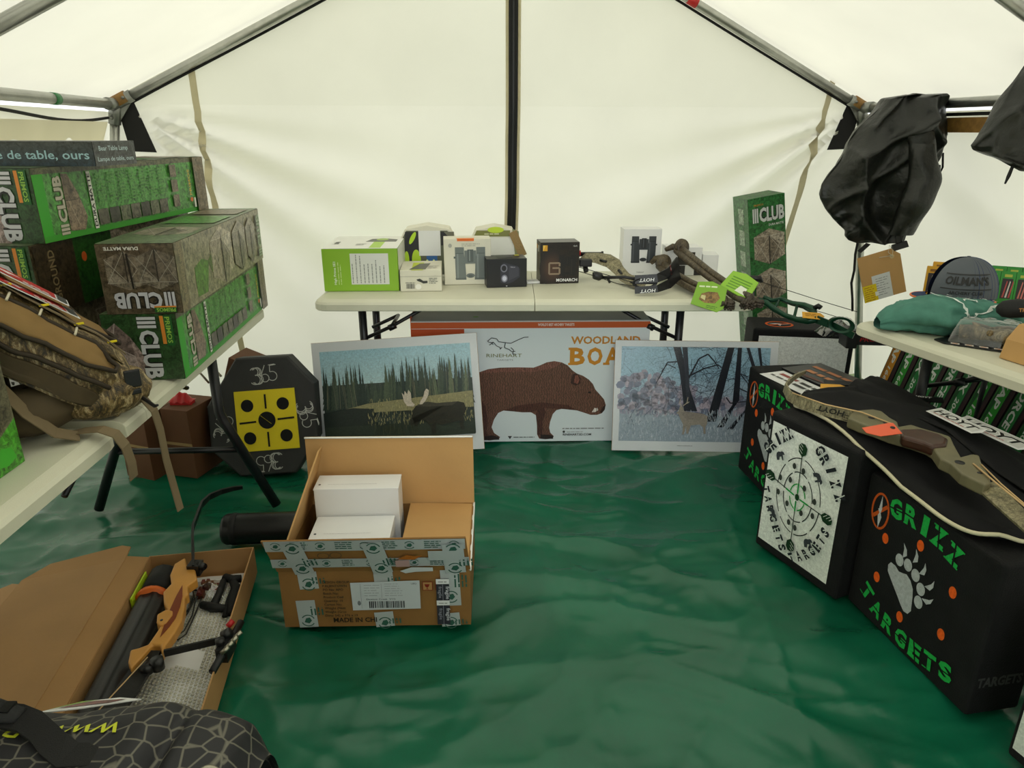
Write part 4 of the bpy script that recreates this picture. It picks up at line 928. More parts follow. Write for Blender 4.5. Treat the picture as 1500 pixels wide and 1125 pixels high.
# two hexagonal blister packs standing behind
def hexpack(label, x, y, yaw, w, h, second):
    t = thing('ear_muff_pack', label, 'package', (x, y, ZT), (0, 0, yaw), 'hexagonal packs with lime trim')
    P = [(0, 0), (w, 0), (w, h*.62), (w*.86, h*.93), (w*.5, h*1.0), (w*.14, h*.93), (0, h*.62)]
    FM = Matrix(((1, 0, 0, 0), (0, 0, -1, .0), (0, 1, 0, 0), (0, 0, 0, 1)))
    k = MB(); k.prism(P, -.13, 0, 0, FM); k.obj('carton_shell', 'cream_card', t, bevel=.002)
    p = Pr()
    if not second:
        p.poly([(w*.02, h*.05), (w*.98, h*.05), (w*.98, h*.6), (w*.84, h*.9), (w*.16, h*.9), (w*.02, h*.6)], '#5c5f49'); p.poly([(w*.14, h*.88), (w*.36, h*.88), (w*.36, h*.05), (w*.1, h*.05)], '#17181a')
        p.ell(w*.26, h*.76, w*.035, h*.13, '#b9dc2a', 0, 20, -28); p.ell(w*.15, h*.35, w*.04, h*.16, '#b9dc2a'); p.ell(w*.31, h*.34, w*.075, h*.20, '#b9dc2a'); p.ell(w*.32, h*.06, w*.05, h*.14, '#b9dc2a')
        p.rect(w*.36, h*.42, w*.72, h*.90, '#d9dbe6'); p.lines(w*.42, h*.82, w*.22, 6, h*.07, '#8288b0', .003, 8); p.rect(w*.48, h*.02, w*.66, h*.42, '#2a5f9c')
        for a, b in ((.49, .30), (.54, .22), (.60, .30), (.65, .26), (.52, .12), (.6, .12)): p.ell(w*a, h*b, w*.022, h*.05, '#d8e8a0')
        p.poly([(w*.73, h*.88), (w*.94, h*.88), (w*.96, h*.62), (w*.73, h*.62)], '#1c1b18'); p.poly([(w*.78, h*.88), (w*.95, h*.88), (w*.95, h*.66)], '#6b6a58')
    else:
        p.poly([(w*.05, h*.02), (w*.95, h*.02), (w*.95, h*.6), (w*.80, h*.78), (w*.16, h*.78), (w*.05, h*.6)], '#e2e2da'); p.poly([(w*.15, h*.92), (w*.80, h*.92), (w*.80, h*.80), (w*.1, h*.80)], '#7b7d3a'); p.ell(w*.52, h*.93, w*.16, h*.06, '#c4dc2a'); p.lines(w*.3, h*.84, w*.3, 1, h*.05, '#d8d8b0', None, 3, .05)
        p.rect(w*.48, h*.22, w*.68, h*.40, '#8f9c36'); p.ell(w*.60, h*.14, w*.14, h*.12, '#1b1b18'); p.poly([(w*.84, h*.95), (w*.97, h*.9), (w*.99, h*.35), (w*.9, h*.4)], '#8c8f62'); p.poly([(w*.86, h*.25), (w*.93, h*.28), (w*.93, h*.05), (w*.84, h*.05)], '#b9dc2a')
    p.build('front_print', t, (0, 0, 0), (1, 0, 0), (0, 0, 1))
    if second:
        k = MB(); mx = Matrix.Translation((w*.98, -.006, h*.38)) @ Matrix.Rotation(R(-24), 4, 'Y'); k.box((0, -.003, 0), (.040, .003, .125), 0, mx); k.obj('opened_flap', 'corrugated', t)
    else:
        k = MB(); k.box((w*.36, -.0022, h*.42), (w*.72, -.0012, h*.90)); k.obj('paper_note', 'white_card', t)
    return t
hexpack('hexagonal pack with a pale paper note, behind the cream scope box', -.545, 3.38, 2, .285, .245, False)
hexpack('hexagonal pack with an opened flap, standing right of the paper note pack', -.205, 3.40, 3, .245, .238, True)
# pale binocular box
w, d, h = .212, .10, .207
t = goods('binocular_box', 'worn cream binocular box with an orange sticker on top edge', 'box', -.307, 3.200, 6, w, d, h, 'cream_card')
p = Pr(); binoc(p, .118, .022, .130, .148, '#6e7674', '#858d8b', '#575e5d'); p.ell(.028, .178, .008, .009, '#a8a9a2'); p.lines(.08, .183, .09, 2, .008, '#a9a79b', .003, 3); face(p, t, 'front', w, d, h)
p = Pr(); p.poly([(.06, .0), (.135, .0), (.14, .022), (.055, .022)], '#f08a1e'); face(p, t, 'top', w, d, h)
k = MB(); k.box((.060, -.0016, h-.010), (.136, .0, h+.001)); k.obj('orange_sticker', 'orange_plastic', t)
# rangefinder box
w, d, h = .182, .11, .128
t = goods('rangefinder_box', 'black box with a rangefinder picture, overlapping the cream binocular box', 'box', -.113, 3.135, 9, w, d, h, 'dark_card')
p = Pr(); p.poly([(.062, .022), (.062, .098), (.078, .112), (.10, .105), (.14, .095), (.15, .08), (.15, .045), (.12, .024), (.095, .015)], '#2b2b38'); p.ell(.078, .086, .0155, .018, '#6f7080'); p.ell(.078, .086, .0105, .0125, '#15151c'); p.ell(.080, .040, .014, .017, '#7d7e90'); p.ell(.080, .040, .009, .011, '#c2c4d8'); p.poly([(.10, .098), (.145, .09), (.145, .05), (.10, .03)], '#3a3a47'); p.text('Nikon', .108, .088, .005, '#b9bac8', .02); p.ell(.09, .006, .003, .002, '#c5c5cc'); face(p, t, 'front', w, d, h)
p = Pr(); p.rect(.05, .02, .12, .08, '#2c2d33'); p.rect(.138, .07, .16, .10, '#b8b42e'); face(p, t, 'top', w, d, h)
p = Pr(); p.text('LASER', .03, .02, .012, '#9a9aa4', .08, 90); face(p, t, 'left', w, d, h)
# dark binocular box
w, d, h = .180, .115, .188
t = goods('binocular_box', 'dark brown and black binocular box with white lettering, middle of the back table', 'box', .130, 3.225, 7, w, d, h, 'brown_card')
p = Pr(); p.rect(0, 0, w, h, '#1d130d', 1, 1)
for i in range(7): p.ell(.055, .07, .06-.006*i, .085-.009*i, mixc('#1d130d', '#4a3020', i/6))
binoc(p, .125, .035, .075, .095, '#0e0c0b', '#241d18', '#070606'); p.rect(.010, .150, .031, .176, '#d89c22'); p.poly([(.010, .176), (.022, .176), (.012, .150), (.010, .150)], '#e9c35a'); p.text('MONARCH', .172, .009, .014, '#f2f2f2', .098, 0, .025, 0, 'r')
for a, b in (((.04, .095), (.088, .095)), ((.04, .095), (.04, .045)), ((.04, .045), (.088, .045)), ((.088, .095), (.088, .08)), ((.055, .072), (.088, .072)), ((.088, .072), (.088, .045))): p.line([a, b], .008, '#8d7a66')
p.text('10x42', .15, .168, .007, '#d8d8d8', .018); face(p, t, 'front', w, d, h)
p = Pr(); p.rect(.01, .15, .035, .17, '#d89c22'); p.rect(.05, .14, .08, .17, '#d8d8d2'); p.lines(.03, .12, .06, 6, .012, '#6a5a4a', .004); face(p, t, 'left', w, d, h)
t = goods('battery_card', 'thin white card lying on the table between the two dark boxes', 'card', .07, 3.22, 12, .06, .05, .010, 'white_card')
p = Pr(); p.lines(.006, .035, .045, 3, .010, '#9a9a9a'); face(p, t, 'top', .06, .05, .010)
# white binocular box
w, d, h = .184, .10, .222
t = goods('binocular_box', 'upright white box printed with black binoculars, behind the camouflage bow', 'box', .536, 3.43, 1, w, d, h, 'white_card')
p = Pr(); binoc(p, .099, .060, .112, .128, '#33373b', '#4b5055', '#202326'); p.text('TARGUP', .070, .012, .006, '#4a4a4a', .036); face(p, t, 'front', w, d, h)
# small white boxes behind the shooting sticks
w, d, h = .17, .12, .135
t = goods('white_box', 'open fronted white box behind the shooting sticks', 'box', .752, 3.425, 3, w, d, h, 'white_card')
p = Pr(); p.rect(.05, .05, .135, .112, '#2a241c'); p.rect(.0, .0, .17, .048, '#1f1d1a'); p.rect(.09, 0, .135, .05, '#cfcfca'); face(p, t, 'front', w, d, h)
t = goods('white_box', 'small low white box at the far end of the back table', 'box', .925, 3.43, -6, .075, .11, .10, 'white_card')
# ------------------------------------------------------------------ open carton on the tarp
Fc = frame((-.678, 1.745, .003), (cos(R(1.2)), sin(R(1.2)), 0), (-sin(R(1.2)), cos(R(1.2)), 0))
tc_ = thing('open_carton', 'open cardboard shipping carton with taped front, standing on the green tarp', 'carton', mx=Fc)
cw, cd, chh, th = .555, .392, .196, .005
k = MB()
k.box((0, 0, 0), (cw, th, chh)); k.box((0, cd-th, 0), (cw, cd, chh)); k.box((0, th, 0), (th, cd-th, chh)); k.box((cw-th, th, 0), (cw, cd-th, chh)); k.box((th, th, 0), (cw-th, cd-th, .005))
k.obj('carton_body', 'cardboard_dark', tc_)
def flap(name, P, hin, ang, axis, parent, m='cardboard_light', t=.005):
    """flap outline P in (along hinge, outwards), hinge at hin, rotated by ang about axis x or y"""
    mx = Matrix.Translation(hin) @ Matrix.Rotation(R(ang), 4, axis)
    k = MB(); k.prism(P, -t/2, t/2, 0, mx); return k.obj(name, m, parent), mx
fo_, fm_ = flap('front_flap', [(-.024, -.128), (cw-.008, -.136), (cw+.002, 0), (-.002, 0)], (0, 0, chh), -74, 'X', tc_, 'cardboard_dark')
flap('back_flap', [(-.002, 0), (cw+.002, 0), (cw+.001, .246), (.0, .246)], (0, cd, chh), 88, 'X', tc_)
flap('side_flap', [(0, .004), (0, cd-.006), (-.225, cd-.008), (-.232, cd-.06), (-.05, .012)], (.002, 0, chh), 104, 'Y', tc_)
flap('side_flap', [(0, .006), (0, cd-.006), (-.215, cd-.01), (-.215, .012)], (cw, 0, chh-.004), 2, 'Y', tc_)
# torn tape on the rims
k = MB()
k.tube([(cw+.001, y, chh-.004+.003*sin(y*70)) for y in [i*cd/24 for i in range(25)]], .004, 6); k.tube([(x, cd+.001, chh+.246) for x in [i*cw/24 for i in range(25)]], .0035, 6)
tag(k.obj('torn_tape', 'white_plastic', tc_), kind='stuff')
TP = '#a9b0b0'; TG = '#2f5a4c'
def tape(p, x0, y0, x1, y1, w, logos, seed, c=TP):
    p.line([(x0, y0), (x1, y1)], w, c); d = hypot(x1-x0, y1-y0); ux, uy = (x1-x0)/d, (y1-y0)/d; rot = math.degrees(atan2(uy, ux)); rnd = random.Random(seed)
    for i in range(logos):
        t = (i+.5)/logos*d; X, Y = x0+ux*t, y0+uy*t
        if i % 2 == 0: p.ring(X, Y, w*.34, w*.34, w*.06, TG, 0, 20, 20, 150); p.ring(X, Y, w*.34, w*.34, w*.06, TG, 0, 20, 200, 330); p.poly([(X-w*.2, Y-w*.1), (X-w*.1, Y+w*.15), (X+w*.1, Y+w*.2), (X+w*.2, Y), (X+w*.05, Y-w*.18)], TG)
        else: p.lines(X-ux*w*.5-uy*w*-.3, Y-uy*w*.5+ux*w*.3, min(w*1.2, d/logos*.8), 4, w*.19, TG, None, seed+i, .3, rot)
p = Pr()
tape(p, .0, .148, cw, .150, .048, 8, 1); tape(p, .0, .045, cw, .045, .050, 9, 2)
p = Pr(); z = chh
for i, (a, sd) in enumerate(((.085, 3), (.285, 4), (.508, 5))): pass
# front face print
for a, b0, b1, sd in ((.085, z-.062, z, 3), (.072, .0, .095, 4), (.306, .112, z, 5), (.300, .0, .052, 6), (.500, .072, z, 7), (.497, .0, .046, 8)): tape(p, a, b0, a-.004, b1, .056, 2, sd)
for i, tx in enumerate(('DESIGN GROUP', 'F.ELJENTOWN', 'PO No: APO', 'Batch No:', 'Product Cod', 'Quantity: 10', 'Carton No:', 'Weight (Nett', 'Weight (Gros', 'Dims: 542 x 376 x 19')): p.text(tx, .125, z-.040-.0128*i, .0078, '#38291b', None, 0, .012)
p.text('MADE IN CHI', .148, .020, .0165, '#2a1d12', .128, 0, .02)
p.poly([(.208, .062), (.408, .066), (.408, .164), (.206, .158)], '#bcc2c6'); p.lines(.245, .148, .05, 5, .009, '#9aa0a4', .002, 1); p.lines(.305, .152, .06, 6, .008, '#9aa0a4', .002, 2); p.text('UPD', .383, .150, .006, '#44484c'); p.text('Dawson Creek  V1G', .250, .098, .0055, '#3d4145', .085); p.bars(.257, .070, .104, .024, '#26282c', 5); p.ell(.228, .088, .005, .008, '#777c80'); p.line([(.235, .07), (.235, .155)], .0008, '#888c90'); p.line([(.296, .105), (.296, .155)], .0008, '#888c90')
for a in (.420, .458): p.rect(a-.004, .130, a+.026, .160, '#7b2013'); p.rect(a-.002, .132, a+.024, .158, '#a8804f')
p.poly([(.422, .152), (.438, .152), (.434, .143), (.431, .141), (.431, .136), (.436, .134), (.424, .134), (.429, .136), (.429, .141), (.425, .143)], '#7b2013')
p.rect(.456, .010, .494, .170, '#2c2c36'); p.line([(.475, .01), (.475, .15)], .001, '#9a9aa6')
for yy in (.152, .078): p.rect(.456, yy, .494, yy+.017, '#d9dadb'); p.lines(.462, yy+.006, .026, 1, .006, '#777777')
for yy in (.098, .022): p.text('fragile', .484, yy+.046, .011, '#c9cad2', .044, -90, .01); p.text('fragile', .463, yy+.046, .009, '#8a8a96', .04, -90, .01)
p.build('printed_front', tc_, (0, 0, 0), (1, 0, 0), (0, 0, 1))
p = Pr()      # flap print, u along x, v from the fold (0) to the free edge
tape(p, -.018, .108, cw-.010, .112, .042, 9, 11); tape(p, -.010, .040, cw, .042, .036, 9, 12)
for a, sd in ((.072, 13), (.298, 14)): tape(p, a+.008, .0, a-.014, .128, .058, 3, sd)
tape(p, .515, .0, .510, .12, .06, 3, 15); p.rect(.44, .055, .53, .095, TP)
p.ring(.145, .080, .016, .012, .002, '#4a3a26'); p.ring(.180, .082, .016, .012, .002, '#4a3a26'); p.poly([(.35, .062), (.40, .060), (.425, .078), (.40, .074), (.38, .080)], '#a8601f'); p.rect(.345, .030, .385, .058, '#b08f8c'); p.poly([(.355, .012), (.39, .028), (.45, .026), (.45, .010), (.40, .008), (.37, .002)], '#c9cdd0')
ob = p.build('printed_tape', tc_, (0, 0, 0), (1, 0, 0), (0, 0, 1))
ob.matrix_local = fm_ @ Matrix(((1, 0, 0, 0), (0, -1, 0, 0), (0, 0, -1, -.0028), (0, 0, 0, 1))) @ Matrix(((1, 0, 0, 0), (0, 0, 1, 0), (0, -1, 0, 0), (0, 0, 0, 1)))
# boxes in the carton
def inbox(label, o, yaw, w, d, h, dot=True):
    t = thing('white_box', label, 'box', mx=Fc @ Matrix.Translation(o) @ Matrix.Rotation(R(yaw), 4, 'Z'), group='white boxes in the open carton')
    k = MB(); k.box((0, 0, 0), (w, d, h)); k.obj('box_body', 'white_card', t, bevel=.002)
    k = MB(); k.box((-.001, -.001, h-.004), (w+.001, d+.001, h+.001)); k.obj('lid', 'white_card', t, bevel=.001)
    p = Pr(); p.ell(.014, d*.3, .004, .004, '#2b2b30'); p.lines(.04, d*.3, w*.6, 1, .004, '#b5b5b8', .0015, 3, .1); p.build('lid_print', t, (0, 0, h+.001), (1, 0, 0), (0, 1, 0))
    return t
inbox('white lidded box standing upright at the back inside the open carton', (.052, .255, .006), 1, .268, .095, .318)
inbox('low white box lying in front of the upright one inside the open carton', (.062, .098, .006), 1, .245, .150, .222)

# ------------------------------------------------------------------ black tube on the tarp
tu = thing('black_tube', 'thick black tube lying on the tarp behind the open carton', 'tube', (-1.03, 2.205, .058), (0, 0, 4))
k = MB(); k.tube([(0, 0, 0), (.012, 0, 0), (.40, 0, 0), (.41, 0, 0)], [.048, .055, .055, .05], 24); k.obj('tube_body', 'black_plastic', tu)
k = MB(); k.tube([(.03, 0, 0), (.05, 0, 0)], .0565, 24); k.obj('end_collar', 'black_rubber', tu)

# ------------------------------------------------------------------ bow kit: shallow carton with opened lid
aK = 99.6
FK = frame((-.7125, 1.175, .004), (cos(R(aK)), sin(R(aK)), 0), (-sin(R(aK)), cos(R(aK)), 0))     # x along the box away from the camera, y to the left
tk = thing('bow_box', 'shallow brown cardboard bow box lying open on the tarp', 'box', mx=FK)
KL, KW, KH, th = .86, .325, .098, .004
k = MB(); k.box((0, 0, 0), (KL, th, KH)); k.box((0, KW-th, 0), (KL, KW, KH)); k.box((KL-th, th, 0), (KL, KW-th, KH)); k.box((0, th, 0), (th, KW-th, KH)); k.box((th, th, 0), (KL-th, KW-th, .004))
k.obj('tray', 'cardboard', tk)
k = MB(); k.prism([(KL*.0, 0), (KL-.008, 0), (KL-.03, .06), (.0, .06)], -.002, .002, 0, Matrix.Translation((0, KW, KH)) @ Matrix.Rotation(R(24), 4, 'X')); k.obj('lid_hinge', 'cardboard', tk)
ly, lz = KW+.052, KH+.026
lm = Matrix.Translation((0, ly, lz)) @ Matrix.Rotation(R(-8), 4, 'X')
k = MB(); k.prism([(0, 0), (KL-.05, 0), (KL-.05, .31), (0, .31)], -.002, .002, 0, lm); lid = k.obj('lid', 'cardboard', tk)
k = MB(); k.prism([(0, 0), (0, .31), (.055, .245), (.075, .03), (.06, .0)], -.002, .002, 0, lm @ Matrix.Translation((KL-.05, 0, 0)) @ Matrix.Rotation(R(-8), 4, 'Y')); k.obj('lid_tab', 'cardboard', lid)
k = MB(); k.prism([(.25, 0), (KL-.07, 0), (KL-.05, .03), (KL-.055, .085), (KL-.10, .10), (.25, .10)], -.002, .002, 0, lm @ Matrix.Translation((0, .31, 0)) @ Matrix.Rotation(R(-10), 4, 'X')); k.obj('lid_tab', 'cardboard', lid)
def K(x, y, z): return FK @ V((x, y, z))
# bubble wrap and paper lining
tbw = thing('bubble_wrap', 'pale bubble wrap sheet lining the right half of the bow box', 'packing sheet', mx=FK)
k = MB()
k.grid(lambda u, v: V((.02+.82*u, .010+.215*v, .010+.006*noise.noise(V((u*9, v*3, 1)))+.004)), 50, 14); k.obj('paper_liner', 'white_card', tbw)
k = MB(); rnd = random.Random(3)
for i in range(68):
    for j in range(18):
        x, y = .035+.0112*i+(.0056 if j % 2 else 0)+.002*noise.noise(V((i*.7, j*.7, 1))), .014+.0112*j
        if noise.noise(V((x*8, y*8, 3))) > -.22: k.lathe([(.0050, 0), (.004, .0018), (.002, .0026), (.0003, .0028)], 6, 0, Matrix.Translation((x, y, .0165+.004*noise.noise(V((x*9, y*9, 1))))))
tag(k.obj('bubbles', 'bubble', tbw), kind='stuff')
# quiver and arrows bundle
tq = thing('quiver', 'long ribbed black quiver with an orange band, along the left of the bow box', 'quiver', mx=FK)
k = MB()
rr = []
for s in range(15):
    x = .02+.72*s/14; y0 = .266; n = 26
    rr.append([V((x, y0+(.048+.004*cos(7*2*pi*j/n))*cos(2*pi*j/n)*1.0, .052+(.040+.003*cos(7*2*pi*j/n))*sin(2*pi*j/n))) for j in range(n)])
k.loft(rr); k.obj('quiver_body', 'black_plastic', tq)
k = MB(); k.tube([(.665, .266, .052), (.680, .266, .052)], .054, 20); k.obj('orange_band', 'orange_plastic', tq)
k = MB(); k.tube([(.70, .266, .052), (.79, .260, .056)], [.05, .052], 16); k.box((.75, .21, .03), (.80, .30, .085)); k.obj('end_cap', 'black_rubber', tq)
k = MB(); k.box((.64, .311, .03), (.78, .316, .092)); k.obj('header_card', 'lime_plastic', tq)
# takedown recurve bow
tr = thing('recurve_bow', 'takedown recurve bow with pale wooden riser lying across the open bow box', 'bow', (0, 0, 0))
def zb(x, y): return (x, y)
Z0 = .112
Ru = [(-1.04, 1.931), (-1.058, 1.895), (-1.046, 1.837), (-1.022, 1.793), (-1.027, 1.751), (-1.001, 1.7), (-0.976, 1.67), (-0.992, 1.642), (-0.978, 1.609), (-0.963, 1.596), (-0.962, 1.526), (-0.979, 1.513), (-0.998, 1.505), (-0.982, 1.461), (-0.962, 1.436), (-0.955, 1.477), (-0.949, 1.524), (-0.928, 1.522), (-0.908, 1.491), (-0.914, 1.522), (-0.912, 1.569), (-0.915, 1.623), (-0.932, 1.68), (-0.952, 1.73), (-0.947, 1.74), (-0.967, 1.782), (-0.953, 1.815), (-0.981, 1.866), (-1.01, 1.878)]   # riser outline
k = MB(); k.prism(Ru, Z0-.020, Z0+.012); ris = k.obj('riser', 'wood_pale', tr, bevel=.006, seg=3)
st = [(-0.983, 1.782), (-0.978, 1.73), (-0.970, 1.68), (-0.962, 1.632), (-0.95, 1.587), (-0.942, 1.552), (-0.936, 1.596), (-0.936, 1.632), (-0.945, 1.68), (-0.960, 1.73)]
k = MB(); k.prism(st, Z0+.010, Z0+.0135); k.obj('inlay', 'wood_red', ris)
k = MB(); k.prism([(-0.992, 1.642), (-0.978, 1.609), (-0.963, 1.596), (-0.950, 1.605), (-0.948, 1.640), (-0.955, 1.658), (-0.976, 1.665)], Z0+.008, Z0+.017); k.obj('grip_shelf', 'wood_pale', ris, bevel=.004)
k = MB(); k.tube([(-.967, 1.616, Z0+.012), (-.967, 1.616, Z0+.0185)], .004, 8); k.obj('bushing', 'black_plastic', ris)
def limb(name, pts, w, m='black_plastic', t=.008):
    k = MB(); k.ribbon(pts, (.25, -.1, 1), w, t); return k.obj(name, m, tr)
up = [(-.990, 1.868, .118), (-1.005, 1.91, .128), (-1.035, 1.98, .14), (-1.068, 2.06, .148), (-1.088, 2.15, .150), (-1.104, 2.22, .15), (-1.100, 2.28, .148), (-1.075, 2.325, .145), (-1.040, 2.355, .142), (-1.012, 2.368, .14)]
limb('limb', up, [.042, .042, .04, .038, .034, .030, .026, .022, .018, .014], t=.007)
lo_ = [(-.945, 1.515, .108), (-.948, 1.45, .104), (-.948, 1.39, .102), (-.950, 1.33, .100), (-.952, 1.25, .098), (-.952, 1.19, .098)]
k = MB(); k.ribbon(lo_, (1, 0, 0), [.040, .055, .058, .056, .052, .048], .010); k.obj('limb', 'black_plastic', tr)
k = MB(); k.tube([(-.938, 1.475, .125), (-.962, 1.345, .122), (-.985, 1.20, .12)], .0016, 6); k.obj('bowstring', 'string_pale', tr)
k = MB(); k.tube([(-.908, 1.462, .10), (-.908, 1.462, .130)], .016, 14); k.tube([(-.930, 1.45, .10), (-.930, 1.45, .122)], .016, 12); k.obj('limb_bolt', 'black_plastic', tr)
k = MB(); k.box((-1.005, 1.862, .10), (-.968, 1.900, .135)); k.tube([(-.975, 1.885, .128), (-.955, 1.870, .128)], .012, 10); k.obj('limb_bolt', 'black_plastic', tr)
# sight with extension bar
tsg = thing('bow_sight', 'black sight with a red knob on a flat bar, right edge of the bow box', 'bow sight', (0, 0, 0))
k = MB(); k.ribbon([(-.908, 1.500, .116), (-.80, 1.540, .118), (-.770, 1.550, .118)], (0, 0, 1), .020, .006); bar = k.obj('extension_bar', 'black_plastic', tsg)
k = MB(); k.box((-.775, 1.50, .085), (-.745, 1.56, .125)); k.tube([(-.765, 1.45, .10), (-.75, 1.62, .12)], .010, 8); k.tube([(-.775, 1.555, .125), (-.755, 1.56, .135)], .014, 12); k.tube([(-.770, 1.525, .122), (-.770, 1.525, .14)], .012, 12); k.obj('sight_body', 'black_plastic', tsg)
k = MB(); k.tube([(-.775, 1.59, .128), (-.765, 1.605, .136)], .008, 10); k.obj('red_knob', 'red_plastic', tsg)
k = MB()
for i in range(4): k.tube([(-.752+.004*i, 1.485+.02*i, .128), (-.735+.004*i, 1.495+.02*i, .140)], .006, 8)
k.obj('clear_screws', 'grommet_metal', tsg)
# bowstring loop
tsx = thing('spare_bowstring', 'coiled dark spare bowstring lying on the bubble wrap', 'bowstring', mx=FK)
k = MB()
for dz_, L in ((.030, [(-1.014, 1.886), (-0.99, 1.893), (-0.970, 1.86), (-0.960, 1.804), (-0.949, 1.733), (-0.943, 1.68), (-0.955, 1.655), (-0.976, 1.671), (-0.988, 1.73), (-0.984, 1.80), (-0.995, 1.86)]), (.034, [(-1.008, 1.880), (-0.985, 1.882), (-0.978, 1.83), (-0.958, 1.76), (-0.952, 1.69), (-0.965, 1.665), (-0.982, 1.70), (-0.976, 1.77), (-0.985, 1.84), (-1.005, 1.875)])):
    k.tube([FK.inverted() @ V((x, y, dz_)) for x, y in L], .0022, 6)
k.obj('string_loop', 'string_dark', tsx)
# small bag of hardware, finger tab and stringer
tpk = thing('hardware_bag', 'small clear bag of reddish hardware at the far end of the bow box', 'bag', mx=FK)
k = MB(); k.grid(lambda u, v: V((.690+.11*u, .075+.10*v, .022+.028*sin(pi*u)*sin(pi*v)+.008*noise.noise(V((u*5, v*5, 2))))), 14, 12); k.obj('clear_bag', 'clear_plastic', tpk)
k = MB(); rnd = random.Random(2)
for i in range(16): x, y = rnd.uniform(.70, .775), rnd.uniform(.085, .15); k.box((x, y, .018), (x+rnd.uniform(.01, .025), y+rnd.uniform(.006, .012), .034+rnd.uniform(0, .008)))
tag(k.obj('hardware', mat('hardware_red', '#6b2f28', .5), tpk), kind='stuff')
tst = thing('bow_stringer', 'black bow stringer with two rubber cups on the bubble wrap', 'bow stringer', mx=FK)
def FKi(L): return [FK.inverted() @ V(q_) for q_ in L]
k = MB(); k.tube(FKi([(-.950, 1.812, .032), (-.915, 1.795, .036), (-.870, 1.790, .034)]), [.012, .014, .011], 10); k.tube(FKi([(-.912, 1.79, .034), (-.915, 1.86, .040), (-.925, 1.92, .042)]), [.013, .011, .010], 10); k.obj('rubber_cup', 'black_rubber', tst)
k = MB(); k.tube(FKi([(-.928, 1.938, .042), (-.898, 1.925, .044), (-.872, 1.93, .044)]), [.013, .014, .012], 10); k.obj('rubber_cup', 'black_rubber', tst)
k = MB(); k.tube(FKi([(-.895, 1.92, .040), (-.868, 1.88, .042), (-.858, 1.82, .038), (-.850, 1.765, .034)]), [.012, .016, .016, .010], 8); k.tube(FKi([(-.885, 1.90, .03), (-.872, 1.83, .032), (-.862, 1.76, .03)]), [.010, .013, .008], 8); k.obj('webbing_strap', 'black_web', tst)

# ------------------------------------------------------------------ patterned bag in the lower left corner
tg_ = thing('blind_bag', 'black nylon carry bag with a honeycomb pattern and yellow web address, bottom left', 'bag', (-.95, .835, 0))
def bagp(u, v, off=0):
    """u around from the near bottom over the top to the far bottom, v along x"""
    x = -.75+1.245*v; e = min(1, (1-v)*7.5); e = sqrt(max(0, 1-(1-e)**2)) if e < 1 else 1
    e = .5+.5*e if v < .97 else .5+.5*e*(1-(v-.97)/.03)
    a = pi*(1.0-u); c_, s_ = cos(a), sin(a); n_ = .55
    yy = (abs(c_)**n_)*(1 if c_ > 0 else -1)*-.29*(.6+.4*e); zz = (abs(s_)**n_)*.405*(.62+.38*e)
    nz = noise.noise(V((x*4, a*1.6, 1)))*.022+noise.noise(V((x*11, a*4, 5)))*.007
    fold = -.042*math.exp(-((x-.335-.05*(u-.5))/.016)**2)*max(0, sin(a))*max(0, 1-abs(u-.45)*2.6) + .014*math.exp(-((x-.29)/.04)**2)*max(0, sin(a))
    r = 1+nz*2.2
    return V((x, -yy*r*1.0+0, max(.003, zz*r+fold+off)))
k = MB(); k.grid(lambda u, v: bagp(1-u, v), 60, 120)
nb = 71*45
k.obj('bag_body', 'hex_nylon', tg_)
k = MB(); k.ribbon([(-.18, .14, .398), (-.07, .158, .410), (.004, .160, .415), (.060, .152, .416), (.096, .142, .414), (.131, .122, .410), (.164, .098, .408), (.197, .081, .402), (.232, .084, .400), (.236, .101, .398)], [(0, 1, 0), (0, 1, .1), (0, 1, .1), (.4, 1, .1), (.8, .8, 0), (1, .3, 0), (1, .5, 0), (.4, 1, 0), (0, 1, 0), (-.5, 1, 0)], [.04, .045, .05, .05, .046, .042, .046, .05, .05, .03], .006); k.obj('carry_handle', 'black_web', tg_)
k = MB(); k.tube([(-.16, .142, .408), (-.06, .158, .418), (.01, .160, .422), (.075, .150, .420)], [.018, .026, .028, .016], 14, flat=.55); hg = k.obj('handle_grip', 'black_rubber', tg_)
k = MB()
for i in range(5): k.box((-.10+.035*i, .145, .430-.002*abs(i-3)), (-.082+.035*i, .171, .4355-.002*abs(i-3)))
tag(k.obj('grip_rib', 'black_plastic', hg), kind='stuff')
def bagz(x, y):
    v = (x+.75)/1.245; best = 0
    Q = [bagp(1-i/120, v) for i in range(121)]
    for i in range(120):
        a_, b_ = Q[i], Q[i+1]
        if (a_.y-y)*(b_.y-y) <= 0 and abs(a_.y-b_.y) > 1e-6: best = max(best, a_.z+(b_.z-a_.z)*(y-a_.y)/(b_.y-a_.y))
    return best or .38
_bz = {}
def bagzc(x, y):
    k_ = (round(x, 2), round(y, 2))
    if k_ not in _bz: _bz[k_] = bagz(*k_)
    return _bz[k_]
p = Pr(); p.text('www.Bowhunthorix', .0, .0, .026, '#c7cf2e', .56, 0, .0, .15)
p.build('web_address', tg_, warp=lambda a, b, l: V((.255-a, .155-b*1.5, bagzc(.255-a, .155-b*1.5)+l+.002)))
k = MB(); n = 20
ring = [[V(((.016+.005*cos(b))*cos(a), (.016+.005*cos(b))*sin(a), .004*sin(b))) for b in [2*pi*j/8 for j in range(8)]] for a in [2*pi*i/n for i in range(n+1)]]
gm = Matrix.Translation((.440, .065, bagz(.44, .065)+.003)) @ Matrix.Rotation(R(-8), 4, 'X') @ Matrix.Rotation(R(24), 4, 'Y'); k.loft([[gm @ q_ for q_ in r_] for r_ in ring], 0, False); k.obj('grommet', 'grommet_metal', tg_)
